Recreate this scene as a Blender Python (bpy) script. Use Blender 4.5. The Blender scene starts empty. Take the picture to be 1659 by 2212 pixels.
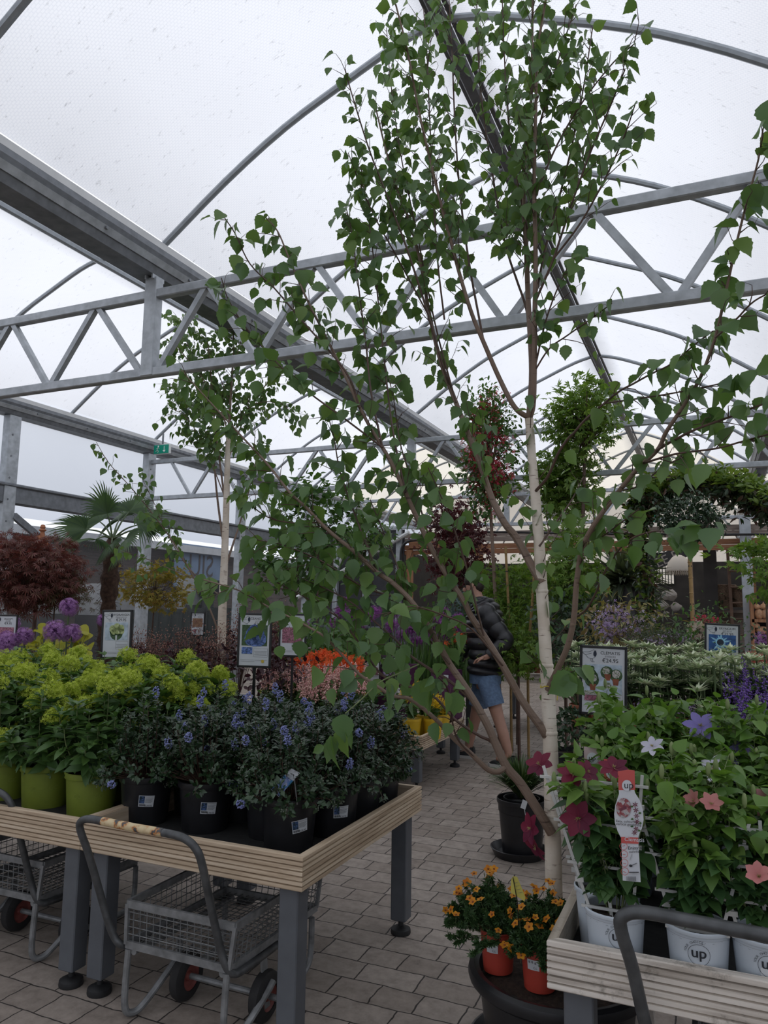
import bpy, math, random
import numpy as np
from mathutils import Vector, Matrix
PI = math.pi
SC = bpy.context.scene
COL = SC.collection
RND = random.Random(7)

# ------------------------------------------------------------------ camera, solved from the building's own lines
YAW, PITCH, ROLL, FPX, H = 0.413747, 0.126155, 0.0144317, 1607.27, 1.5
_cy, _sy, _cp, _sp = math.cos(YAW), math.sin(YAW), math.cos(PITCH), math.sin(PITCH)
FWD = np.array([-_sy * _cp, _cy * _cp, _sp])
_r = np.array([_cy, _sy, 0.0])
_u = np.cross(_r, FWD)
RIGHT = math.cos(ROLL) * _r + math.sin(ROLL) * _u
UP = -math.sin(ROLL) * _r + math.cos(ROLL) * _u
EYE = np.array([0, 0, H])

def ray(x, y):
    return RIGHT * (x - 829.5) / FPX - UP * (y - 1106) / FPX + FWD

def P(x, y, Y):
    "where the line of sight through the photo's pixel meets the upright plane at distance Y"
    d = ray(x, y)
    return EYE + d * (Y / d[1])

def PX(x, y, X):
    d = ray(x, y)
    return EYE + d * (X / d[0])

def PZ(x, y, z):
    d = ray(x, y)
    return EYE + d * ((z - H) / d[2])

# ------------------------------------------------------------------ mesh builder
class MB:
    def __init__(s):
        s.v = []; s.f = []; s.m = []; s.n = 0

    def add(s, v, f, m=0):
        v = np.asarray(v, float)
        if isinstance(f, np.ndarray):
            s.f.append(f + s.n)
            s.m.append(np.full(len(f), m, np.int32))
        else:
            by = {}
            for q in f:
                by.setdefault(len(q), []).append(q)
            for q in by.values():
                a = np.asarray(q, np.int64)
                s.f.append(a + s.n)
                s.m.append(np.full(len(a), m, np.int32))
        s.v.append(v); s.n += len(v)
        return s

    def box(s, c, d, m=0, R=None, bev=0.0):
        hx, hy, hz = d[0] / 2, d[1] / 2, d[2] / 2
        if bev > 0:
            b = min(bev, hx * .9, hy * .9, hz * .9)
            v = []; 
            for z, i in ((-hz, b), (-hz + b, 0), (hz - b, 0), (hz, b)):
                ax, ay = hx - i, hy - i
                v += [(-ax + b, -ay, z), (ax - b, -ay, z), (ax, -ay + b, z), (ax, ay - b, z), (ax - b, ay, z), (-ax + b, ay, z), (-ax, ay - b, z), (-ax, -ay + b, z)]
            f = [tuple(range(7, -1, -1)), tuple(range(24, 32))]
            for k in range(3):
                for i in range(8):
                    j = (i + 1) % 8
                    f.append((k * 8 + i, k * 8 + j, k * 8 + 8 + j, k * 8 + 8 + i))
        else:
            v = [(x, y, z) for z in (-hz, hz) for x, y in ((-hx, -hy), (hx, -hy), (hx, hy), (-hx, hy))]
            f = [(3, 2, 1, 0), (4, 5, 6, 7), (0, 1, 5, 4), (1, 2, 6, 5), (2, 3, 7, 6), (3, 0, 4, 7)]
        v = np.array(v)
        if R is not None:
            v = v @ np.asarray(R).T
        return s.add(v + np.asarray(c, float), f, m)

    def bar(s, a, b, w, h, m=0, up=(0, 0, 1)):
        "a bar of section w x h from a to b"
        a, b = np.asarray(a, float), np.asarray(b, float)
        d = b - a; L = np.linalg.norm(d); y = d / L
        up = np.asarray(up, float)
        if abs(y @ up) > .98: up = np.array([0, 1.0, 0])
        x = np.cross(y, up); x /= np.linalg.norm(x); z = np.cross(x, y)
        return s.box((a + b) / 2, (w, L, h), m, np.stack([x, y, z], 1))

    def tube(s, pts, r, n=8, m=0, caps=True, closed=False):
        pts = np.asarray(pts, float); k = len(pts)
        r = np.broadcast_to(np.asarray(r, float), (k,))
        if closed:
            t = np.roll(pts, -1, 0) - np.roll(pts, 1, 0)
        else:
            t = np.gradient(pts, axis=0)
        t /= np.linalg.norm(t, axis=1)[:, None] + 1e-12
        ref = np.array([0, 0, 1.0]) if abs(t[0][2]) < .9 else np.array([1.0, 0, 0])
        x = np.cross(t[0], ref); x /= np.linalg.norm(x)
        ang = np.arange(n) * 2 * PI / n
        V = []
        for i in range(k):
            x = x - t[i] * (x @ t[i]); x /= np.linalg.norm(x) + 1e-12
            y = np.cross(t[i], x)
            V.append(pts[i] + r[i] * (np.cos(ang)[:, None] * x + np.sin(ang)[:, None] * y))
        V = np.concatenate(V)
        a = np.arange(n); b = (a + 1) % n
        F = []
        for i in range(k if closed else k - 1):
            o, q = i * n, ((i + 1) % k) * n
            F.append(np.stack([o + a, o + b, q + b, q + a], 1))
        s.add(V, np.concatenate(F), m)
        if caps and not closed:
            s.v.append(np.zeros((0, 3)))
            base = s.n - len(V)
            s.f.append(np.array([list(range(n - 1, -1, -1))]) + base); s.m.append(np.array([m], np.int32))
            s.f.append(np.array([list(range(n))]) + base + (k - 1) * n); s.m.append(np.array([m], np.int32))
        return s

    def lathe(s, prof, c=(0, 0, 0), n=24, m=0, wob=None):
        "prof: (radius, z) pairs"
        prof = np.asarray(prof, float); k = len(prof)
        ang = np.arange(n) * 2 * PI / n
        V = np.zeros((k, n, 3))
        V[:, :, 0] = prof[:, :1] * np.cos(ang); V[:, :, 1] = prof[:, :1] * np.sin(ang); V[:, :, 2] = prof[:, 1:2]
        V = V.reshape(-1, 3) + np.asarray(c, float)
        a = np.arange(n); b = (a + 1) % n
        F = np.concatenate([np.stack([i * n + a, i * n + b, (i + 1) * n + b, (i + 1) * n + a], 1) for i in range(k - 1)])
        return s.add(V, F, m)

    def disc(s, c, r, n=20, m=0, M=None):
        ang = np.arange(n) * 2 * PI / n
        v = np.stack([np.cos(ang) * r, np.sin(ang) * r, 0 * ang], 1)
        if M is not None: v = v @ np.asarray(M).T
        return s.add(v + np.asarray(c, float), [tuple(range(n))], m)

    def ball(s, c, r, m=0, nu=10, nv=7, sc=(1, 1, 1)):
        prof = [(math.sin(PI * i / nv) * r + 1e-5, -math.cos(PI * i / nv) * r) for i in range(nv + 1)]
        n0 = len(s.v); s.lathe(prof, (0, 0, 0), nu, m)
        s.v[n0] = s.v[n0] * np.asarray(sc) + np.asarray(c, float)
        return s

    def scatter(s, base, T, M, m=0):
        "copies of base=(verts, faces) by rotations/scales M (k,3,3) to places T (k,3)"
        bv, bf = base
        T = np.asarray(T, float); k = len(T)
        if k == 0: return s
        V = (np.einsum('kij,nj->kni', np.asarray(M, float), bv) + T[:, None, :]).reshape(-1, 3)
        off = (np.arange(k) * len(bv))[:, None, None]
        by = {}
        for q in bf: by.setdefault(len(q), []).append(q)
        b0 = s.n; s.v.append(V); s.n += len(V)
        for L, q in by.items():
            a = (np.asarray(q)[None] + off).reshape(-1, L) + b0
            s.f.append(a); s.m.append(np.full(len(a), m, np.int32))
        return s

    def mesh(s, name, mats, smooth=True):
        me = bpy.data.meshes.new(name)
        V = np.concatenate(s.v) if s.v else np.zeros((0, 3))
        nf = sum(len(a) for a in s.f)
        L = np.concatenate([np.full(len(a), a.shape[1]) for a in s.f])
        idx = np.concatenate([a.reshape(-1) for a in s.f])
        mi = np.concatenate(s.m)
        me.vertices.add(len(V)); me.vertices.foreach_set('co', V.astype(np.float32).reshape(-1))
        me.loops.add(len(idx)); me.loops.foreach_set('vertex_index', idx.astype(np.int32))
        me.polygons.add(nf)
        st = np.concatenate([[0], np.cumsum(L)[:-1]])
        me.polygons.foreach_set('loop_start', st.astype(np.int32))
        me.polygons.foreach_set('material_index', mi.astype(np.int32))
        me.polygons.foreach_set('use_smooth', np.full(nf, bool(smooth)))
        me.update(calc_edges=True)
        for x in mats if isinstance(mats, (list, tuple)) else [mats]:
            me.materials.append(x)
        return me

def smooth_edges(me, deg=35):
    try:
        me.set_sharp_from_angle(angle=math.radians(deg))
    except Exception:
        pass

def obj(name, mb, mats, parent=None, smooth=True, sharp=35):
    me = mb if isinstance(mb, bpy.types.Mesh) else mb.mesh(name, mats, smooth)
    if smooth and sharp and not isinstance(mb, bpy.types.Mesh): smooth_edges(me, sharp)
    o = bpy.data.objects.new(name, me); COL.objects.link(o)
    if parent is not None: o.parent = parent
    return o

def tag(o, label, cat, group=None, kind=None):
    o['label'] = label; o['category'] = cat
    if group: o['group'] = group
    if kind: o['kind'] = kind
    return o

def thing(name, label, cat, loc=(0, 0, 0), rz=0.0, group=None, kind=None):
    o = bpy.data.objects.new(name, None); COL.objects.link(o)
    o.empty_display_size = .1
    o.location = loc; o.rotation_euler = (0, 0, rz)
    return tag(o, label, cat, group, kind)

def dup(root, loc, rz=0.0, label=None, sc=None, group=None):
    r = root.copy(); COL.objects.link(r)
    r.location = loc; r.rotation_euler = (0, 0, rz)
    if sc: r.scale = (sc, sc, sc) if not isinstance(sc, tuple) else sc
    if label: r['label'] = label
    if group: r['group'] = group
    for ch in list(root.children):
        c = ch.copy(); COL.objects.link(c); c.parent = r
        for g in list(ch.children):
            d = g.copy(); COL.objects.link(d); d.parent = c
    return r

def struct(name, mb, mats, label=None, cat=None, smooth=True):
    o = obj(name, mb, mats, None, smooth)
    o['kind'] = 'structure'
    if label: o['label'] = label; o['category'] = cat
    return o

def spline(pts, n=6):
    "Catmull-Rom through pts"
    p = np.asarray(pts, float)
    if len(p) < 3:
        t = np.linspace(0, 1, n + 1)[:, None]
        return p[0] * (1 - t) + p[-1] * t
    q = np.concatenate([[2 * p[0] - p[1]], p, [2 * p[-1] - p[-2]]])
    out = []
    for i in range(1, len(q) - 2):
        for t in np.arange(n) / n:
            a, b, c, d = q[i - 1], q[i], q[i + 1], q[i + 2]
            out.append(.5 * ((2 * b) + (c - a) * t + (2 * a - 5 * b + 4 * c - d) * t * t + (3 * b - a - 3 * c + d) * t ** 3))
    out.append(q[-2])
    return np.array(out)

def unit(a):
    a = np.asarray(a, float)
    return a / (np.linalg.norm(a, axis=-1, keepdims=True) + 1e-12)

def frames(d, up, sc=1.0, wx=1.0):
    "rotation matrices whose local +Y runs along d and local +Z towards up; columns scaled"
    y = unit(d); up = np.broadcast_to(np.asarray(up, float), y.shape)
    x = np.cross(y, up); bad = np.linalg.norm(x, axis=-1) < 1e-3
    if np.any(bad): x[bad] = np.cross(y[bad], np.array([.3, .9, .2]))
    x = unit(x); z = np.cross(x, y)
    sc = np.broadcast_to(np.asarray(sc, float), (len(y),))
    return np.stack([x * (sc * wx)[:, None] if np.ndim(wx) else x * (sc[:, None] * wx), y * sc[:, None], z * sc[:, None]], 2)

def rdir(g, n, zmin=-1.0, zmax=1.0):
    z = g.uniform(zmin, zmax, n); a = g.uniform(0, 2 * PI, n); r = np.sqrt(1 - z * z)
    return np.stack([r * np.cos(a), r * np.sin(a), z], 1)

# ------------------------------------------------------------------ leaf shapes: along +Y, unit length
def leaf(prof, fold=.12, droop=.1, zig=0.0):
    "prof: (t, half width); folded about the midrib; zig adds teeth"
    v = []; f = []
    for i, (t, w) in enumerate(prof):
        ww = w * (1 + (zig if i % 2 else -zig * .4)) if 0 < i < len(prof) - 1 else w
        z = -droop * t * t
        v += [(-ww, t, z + fold * ww * 2), (0, t, z), (ww, t, z + fold * ww * 2)]
    for i in range(len(prof) - 1):
        a = i * 3
        f += [(a, a + 1, a + 4, a + 3), (a + 1, a + 2, a + 5, a + 4)]
    return np.array(v, float), f

_bp = [(0, .02), (.04, .14), (.10, .25), (.17, .325), (.25, .365), (.34, .38), (.43, .37), (.52, .335), (.61, .28), (.70, .21), (.79, .13), (.89, .055), (1, 0.0)]
L_BIRCH = leaf(_bp, .16, .16, .09)
L_OVAL = leaf([(0, .03), (.2, .2), (.5, .27), (.8, .2), (1, .02)], .15, .1)
L_OVAL3 = leaf([(0, .04), (.45, .28), (1, .02)], .15, .1)
L_LONG = leaf([(0, .03), (.25, .16), (.5, .2), (.75, .13), (1, .0)], .2, .2)
L_BLADE = leaf([(0, .05), (.4, .06), (.75, .04), (1, 0)], .3, .5)
L_SPIKE = leaf([(0, .05), (.35, .09), (1, 0)], .3, .05)
L_HEART = leaf([(0, .12), (.06, .34), (.2, .46), (.4, .45), (.6, .33), (.8, .16), (1, 0)], .12, .2)
L_PETAL = leaf([(0, .06), (.3, .22), (.6, .27), (.85, .16), (1, 0)], .12, .12)
_q = np.array([(-.5, 0, 0), (0, -.5, 0), (.5, 0, 0), (0, .5, 0)], float)
L_FLORET = (np.array([(0, 0, 0), (-.2, .5, .1), (.2, .5, .1), (.5, .2, .1), (.5, -.2, .1), (.2, -.5, .1), (-.2, -.5, .1), (-.5, -.2, .1), (-.5, .2, .1)], float), [(0, 1, 2), (0, 3, 4), (0, 5, 6), (0, 7, 8)])
_o = np.array([(1, 0, 0), (-1, 0, 0), (0, 1, 0), (0, -1, 0), (0, 0, 1), (0, 0, -1)], float)
L_BEAD = (_o, [(0, 2, 4), (2, 1, 4), (1, 3, 4), (3, 0, 4), (2, 0, 5), (1, 2, 5), (3, 1, 5), (0, 3, 5)])
def palmate(n=7, spread=2.3, w=.1):
    v = []; f = []
    for i in range(n):
        a = (i / (n - 1) - .5) * spread
        L = 1 - .45 * abs(i / (n - 1) - .5) * 2
        d = np.array([math.sin(a), math.cos(a), 0]); x = np.array([d[1], -d[0], 0])
        k = len(v)
        v += [(0, 0, 0), tuple(d * L * .5 - x * w + np.array([0, 0, .02])), tuple(d * L + np.array([0, 0, -.12])), tuple(d * L * .5 + x * w + np.array([0, 0, .02]))]
        f.append((k, k + 1, k + 2, k + 3))
    return np.array(v, float), f
L_PALM5 = palmate(5, 2.6, .13)
L_PALM7 = palmate(7, 2.9, .06)

# ------------------------------------------------------------------ materials
MATS = {}
def _new(name):
    m = bpy.data.materials.new(name); m.use_nodes = True
    nt = m.node_tree; nt.nodes.clear()
    out = nt.nodes.new('ShaderNodeOutputMaterial')
    return m, nt, out

def N(nt, t, **kw):
    n = nt.nodes.new(t)
    for k, v in kw.items():
        if k.startswith('_'): setattr(n, k[1:], v)
        else:
            n.inputs[k.replace('__', ' ')].default_value = v
    return n

def ramp(nt, fac, stops):
    r = nt.nodes.new('ShaderNodeValToRGB')
    e = r.color_ramp.elements
    while len(e) < len(stops): e.new(.5)
    for i, (p, c) in enumerate(stops):
        e[i].position = p; e[i].color = (*c, 1)
    nt.links.new(fac, r.inputs[0])
    return r.outputs[0]

def plain(name, col, rough=.6, metal=0.0, var=.0, scale=30, bump=0.0, spec=.5, stretch=None):
    "one colour with a little procedural mottling"
    if name in MATS: return MATS[name]
    m, nt, out = _new(name)
    b = N(nt, 'ShaderNodeBsdfPrincipled'); b.inputs['Roughness'].default_value = rough; b.inputs['Metallic'].default_value = metal
    b.inputs['Specular IOR Level'].default_value = spec
    b.inputs['Base Color'].default_value = (*col, 1)
    if var or bump:
        tc = N(nt, 'ShaderNodeTexCoord'); no = N(nt, 'ShaderNodeTexNoise'); no.inputs['Scale'].default_value = scale; no.inputs['Detail'].default_value = 6
        if stretch:
            mp = N(nt, 'ShaderNodeMapping'); mp.inputs['Scale'].default_value = stretch
            nt.links.new(tc.outputs['Object'], mp.inputs[0]); nt.links.new(mp.outputs[0], no.inputs['Vector'])
        else: nt.links.new(tc.outputs['Object'], no.inputs['Vector'])
        c0 = tuple(max(0, x * (1 - var)) for x in col); c1 = tuple(min(1, x * (1 + var)) for x in col)
        nt.links.new(ramp(nt, no.outputs['Fac'], [(.3, c0), (.7, c1)]), b.inputs['Base Color'])
        if bump:
            bp = N(nt, 'ShaderNodeBump'); bp.inputs['Strength'].default_value = bump; bp.inputs['Distance'].default_value = .01
            nt.links.new(no.outputs['Fac'], bp.inputs['Height']); nt.links.new(bp.outputs[0], b.inputs['Normal'])
    nt.links.new(b.outputs[0], out.inputs[0])
    MATS[name] = m
    return m

def leafmat(name, stops, rough=.45, trans=.3, spec=.4, tcol=None):
    "leaves or petals: colour differs from one leaf to the next, light passes through"
    if name in MATS: return MATS[name]
    m, nt, out = _new(name)
    g = N(nt, 'ShaderNodeNewGeometry')
    k = len(stops)
    c = ramp(nt, g.outputs['Random Per Island'], [(i / max(1, k - 1), s) for i, s in enumerate(stops)])
    b = N(nt, 'ShaderNodeBsdfPrincipled'); b.inputs['Roughness'].default_value = rough; b.inputs['Specular IOR Level'].default_value = spec
    nt.links.new(c, b.inputs['Base Color'])
    t = N(nt, 'ShaderNodeBsdfTranslucent')
    mx = N(nt, 'ShaderNodeMixRGB', _blend_type='MULTIPLY'); mx.inputs[0].default_value = 1.0
    mx.inputs[2].default_value = (*(tcol or (1.25, 1.3, .6)), 1)
    nt.links.new(c, mx.inputs[1]); nt.links.new(mx.outputs[0], t.inputs[0])
    ms = N(nt, 'ShaderNodeMixShader'); ms.inputs[0].default_value = trans
    nt.links.new(b.outputs[0], ms.inputs[1]); nt.links.new(t.outputs[0], ms.inputs[2])
    nt.links.new(ms.outputs[0], out.inputs[0])
    MATS[name] = m
    return m

def woodmat(name, axis, dark, mid, light, grain=1.0, rough=.7, stain=None):
    m, nt, out = _new(name)
    tc = N(nt, 'ShaderNodeTexCoord'); mp = N(nt, 'ShaderNodeMapping')
    s = [40, 40, 40]; s[axis] = 2.2; mp.inputs['Scale'].default_value = s
    nt.links.new(tc.outputs['Object'], mp.inputs[0])
    no = N(nt, 'ShaderNodeTexNoise'); no.inputs['Scale'].default_value = grain; no.inputs['Detail'].default_value = 8; no.inputs['Distortion'].default_value = .6
    nt.links.new(mp.outputs[0], no.inputs['Vector'])
    c = ramp(nt, no.outputs['Fac'], [(.28, dark), (.5, mid), (.72, light)])
    b = N(nt, 'ShaderNodeBsdfPrincipled'); b.inputs['Roughness'].default_value = rough; b.inputs['Specular IOR Level'].default_value = .3
    if stain:
        n2 = N(nt, 'ShaderNodeTexNoise'); n2.inputs['Scale'].default_value = 7; n2.inputs['Detail'].default_value = 9; n2.inputs['Roughness'].default_value = .75
        nt.links.new(tc.outputs['Object'], n2.inputs['Vector'])
        fa = ramp(nt, n2.outputs['Fac'], [(.52, (0, 0, 0)), (.68, (1, 1, 1))])
        mx = N(nt, 'ShaderNodeMixRGB'); mx.inputs[2].default_value = (*stain, 1)
        nt.links.new(fa, mx.inputs[0]); nt.links.new(c, mx.inputs[1]); c = mx.outputs[0]
    nt.links.new(c, b.inputs['Base Color'])
    bp = N(nt, 'ShaderNodeBump'); bp.inputs['Strength'].default_value = .25; bp.inputs['Distance'].default_value = .004
    nt.links.new(no.outputs['Fac'], bp.inputs['Height']); nt.links.new(bp.outputs[0], b.inputs['Normal'])
    nt.links.new(b.outputs[0], out.inputs[0])
    return m

# text as mesh data, cached: (verts, faces) with the baseline at y=0, starting at x=0
_TX = {}
def text(s, size=1.0, align='LEFT'):
    k = (s, align)
    if k not in _TX:
        cu = bpy.data.curves.new('t', 'FONT'); cu.body = s; cu.size = 1; cu.align_x = align; cu.resolution_u = 3
        o = bpy.data.objects.new('t', cu); COL.objects.link(o)
        dg = bpy.context.evaluated_depsgraph_get(); dg.update()
        me = bpy.data.meshes.new_from_object(o.evaluated_get(dg))
        v = np.array([q.co[:] for q in me.vertices]) if len(me.vertices) else np.zeros((0, 3))
        f = [tuple(p.vertices) for p in me.polygons]
        bpy.data.objects.remove(o); bpy.data.curves.remove(cu); bpy.data.meshes.remove(me)
        _TX[k] = (v, f)
    v, f = _TX[k]
    return v * size, f
# ------------------------------------------------------------------ camera, sky, view
def setup():
    cam = bpy.data.cameras.new('camera'); co = bpy.data.objects.new('camera', cam); COL.objects.link(co)
    cam.sensor_fit = 'HORIZONTAL'; cam.sensor_width = 36.0; cam.lens = 36.0 * FPX / 1659.0
    cam.clip_start = .05; cam.clip_end = 200
    co.matrix_world = Matrix(((RIGHT[0], UP[0], -FWD[0], 0), (RIGHT[1], UP[1], -FWD[1], 0), (RIGHT[2], UP[2], -FWD[2], H), (0, 0, 0, 1)))
    SC.camera = co
    w = bpy.data.worlds.new('overcast_sky'); SC.world = w; w.use_nodes = True
    nt = w.node_tree; nt.nodes.clear()
    out = nt.nodes.new('ShaderNodeOutputWorld'); bg = nt.nodes.new('ShaderNodeBackground')
    tc = nt.nodes.new('ShaderNodeTexCoord'); sp = nt.nodes.new('ShaderNodeSeparateXYZ')
    nt.links.new(tc.outputs['Generated'], sp.inputs[0])
    mr = nt.nodes.new('ShaderNodeMapRange'); mr.inputs['From Min'].default_value = -.1; mr.inputs['From Max'].default_value = 1
    nt.links.new(sp.outputs['Z'], mr.inputs[0])
    c = ramp(nt, mr.outputs[0], [(0.0, (.16, .16, .17)), (.09, (.33, .36, .43)), (.5, (.80, .83, .90)), (1, (1.15, 1.18, 1.24))])
    nt.links.new(c, bg.inputs[0]); bg.inputs[1].default_value = SKY
    nt.links.new(bg.outputs[0], out.inputs[0])
    vs = SC.view_settings; vs.view_transform = 'Standard'; vs.look = 'None'; vs.gamma = 1; vs.use_curve_mapping = False
    vs.exposure = EXPOSURE
    SC.display_settings.display_device = 'sRGB'
    cy = SC.cycles
    cy.max_bounces = 10; cy.diffuse_bounces = 5; cy.transmission_bounces = 6; cy.transparent_max_bounces = 24; cy.glossy_bounces = 3
    cy.sample_clamp_indirect = 4; cy.use_denoising = True; cy.caustics_reflective = False; cy.caustics_refractive = False
SKY = 1.05
EXPOSURE = 0.44
setup()

STEEL = plain('galvanised_steel', (.42, .45, .48), .45, .3, .2, 14, .05)
STEELD = plain('dark_galvanised_steel', (.20, .215, .235), .5, .35, .2, 14, .05)
RAIL = plain('aluminium_film_rail', (.62, .63, .63), .45, .2, .06, 10)
BRACE = plain('steel_tube', (.34, .37, .40), .4, .35, .12, 20)

def filmmat(name, col, transp, weave=0.0, dirt_shade=0.0, ridge=None, gutters=()):
    m, nt, out = _new(name)
    tr = N(nt, 'ShaderNodeBsdfTranslucent'); di = N(nt, 'ShaderNodeBsdfDiffuse')
    c = None
    tc = N(nt, 'ShaderNodeTexCoord')
    no = N(nt, 'ShaderNodeTexNoise'); no.inputs['Scale'].default_value = .9; no.inputs['Detail'].default_value = 5
    nt.links.new(tc.outputs['Object'], no.inputs['Vector'])
    c = ramp(nt, no.outputs['Fac'], [(.3, tuple(x * .95 for x in col)), (.7, col)])
    if weave:
        mp = N(nt, 'ShaderNodeMapping'); mp.inputs['Scale'].default_value = (1, 1, 0)
        nt.links.new(tc.outputs['Object'], mp.inputs[0])
        br = N(nt, 'ShaderNodeTexBrick'); br.inputs['Scale'].default_value = 1; br.inputs['Brick Width'].default_value = .022; br.inputs['Row Height'].default_value = .016
        br.inputs['Mortar Size'].default_value = .0032; br.inputs['Mortar Smooth'].default_value = .6
        nt.links.new(mp.outputs[0], br.inputs['Vector'])
        inv = N(nt, 'ShaderNodeMath', _operation='MULTIPLY'); inv.inputs[1].default_value = weave; nt.links.new(br.outputs['Fac'], inv.inputs[0])
        mx = N(nt, 'ShaderNodeMixRGB'); mx.inputs[2].default_value = (.45, .48, .55, 1)
        nt.links.new(inv.outputs[0], mx.inputs[0]); nt.links.new(c, mx.inputs[1]); c = mx.outputs[0]
    if dirt_shade:
        # dirty streaks and specks, thicker by the gutters; ridge band also paints in shadow
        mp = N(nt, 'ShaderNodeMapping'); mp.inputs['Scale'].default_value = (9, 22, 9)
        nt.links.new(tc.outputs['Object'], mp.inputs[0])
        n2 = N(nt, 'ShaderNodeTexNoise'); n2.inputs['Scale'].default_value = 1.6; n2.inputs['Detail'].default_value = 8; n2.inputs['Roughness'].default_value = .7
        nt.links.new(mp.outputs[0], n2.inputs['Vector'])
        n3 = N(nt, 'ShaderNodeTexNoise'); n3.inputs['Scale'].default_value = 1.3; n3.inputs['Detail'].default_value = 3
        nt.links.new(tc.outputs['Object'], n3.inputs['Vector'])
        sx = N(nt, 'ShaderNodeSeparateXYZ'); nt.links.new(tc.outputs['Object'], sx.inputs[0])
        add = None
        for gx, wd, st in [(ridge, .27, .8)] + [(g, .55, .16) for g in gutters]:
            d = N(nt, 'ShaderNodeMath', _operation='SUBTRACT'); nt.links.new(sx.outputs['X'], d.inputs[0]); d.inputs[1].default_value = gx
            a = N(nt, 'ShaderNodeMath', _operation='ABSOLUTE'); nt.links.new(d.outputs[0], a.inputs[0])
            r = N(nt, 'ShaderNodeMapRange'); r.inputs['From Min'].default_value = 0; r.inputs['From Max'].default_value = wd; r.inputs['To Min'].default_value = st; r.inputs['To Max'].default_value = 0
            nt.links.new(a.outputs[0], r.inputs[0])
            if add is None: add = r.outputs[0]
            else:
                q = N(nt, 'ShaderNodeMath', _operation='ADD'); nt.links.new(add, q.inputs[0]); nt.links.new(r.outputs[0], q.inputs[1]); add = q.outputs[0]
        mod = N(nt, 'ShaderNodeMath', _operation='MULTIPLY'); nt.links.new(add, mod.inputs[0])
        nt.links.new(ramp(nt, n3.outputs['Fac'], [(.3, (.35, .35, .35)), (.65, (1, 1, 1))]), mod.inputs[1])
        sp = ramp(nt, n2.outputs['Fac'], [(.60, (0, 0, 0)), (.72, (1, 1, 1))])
        s2 = N(nt, 'ShaderNodeMath', _operation='MULTIPLY'); nt.links.new(sp, s2.inputs[0]); s2.inputs[1].default_value = dirt_shade
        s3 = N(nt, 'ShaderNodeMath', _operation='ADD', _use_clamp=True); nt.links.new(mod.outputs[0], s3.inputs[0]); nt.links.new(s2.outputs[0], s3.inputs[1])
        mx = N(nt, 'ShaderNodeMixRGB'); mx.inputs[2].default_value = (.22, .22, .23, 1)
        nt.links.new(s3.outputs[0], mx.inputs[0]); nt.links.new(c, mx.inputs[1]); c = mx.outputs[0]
    nt.links.new(c, tr.inputs[0]); nt.links.new(c, di.inputs[0])
    m1 = N(nt, 'ShaderNodeMixShader'); m1.inputs[0].default_value = .12
    nt.links.new(tr.outputs[0], m1.inputs[1]); nt.links.new(di.outputs[0], m1.inputs[2]); sh = m1.outputs[0]
    if transp:
        tp = N(nt, 'ShaderNodeBsdfTransparent'); m2 = N(nt, 'ShaderNodeMixShader'); m2.inputs[0].default_value = transp
        nt.links.new(sh, m2.inputs[1]); nt.links.new(tp.outputs[0], m2.inputs[2]); sh = m2.outputs[0]
    nt.links.new(sh, out.inputs[0])
    return m

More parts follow.
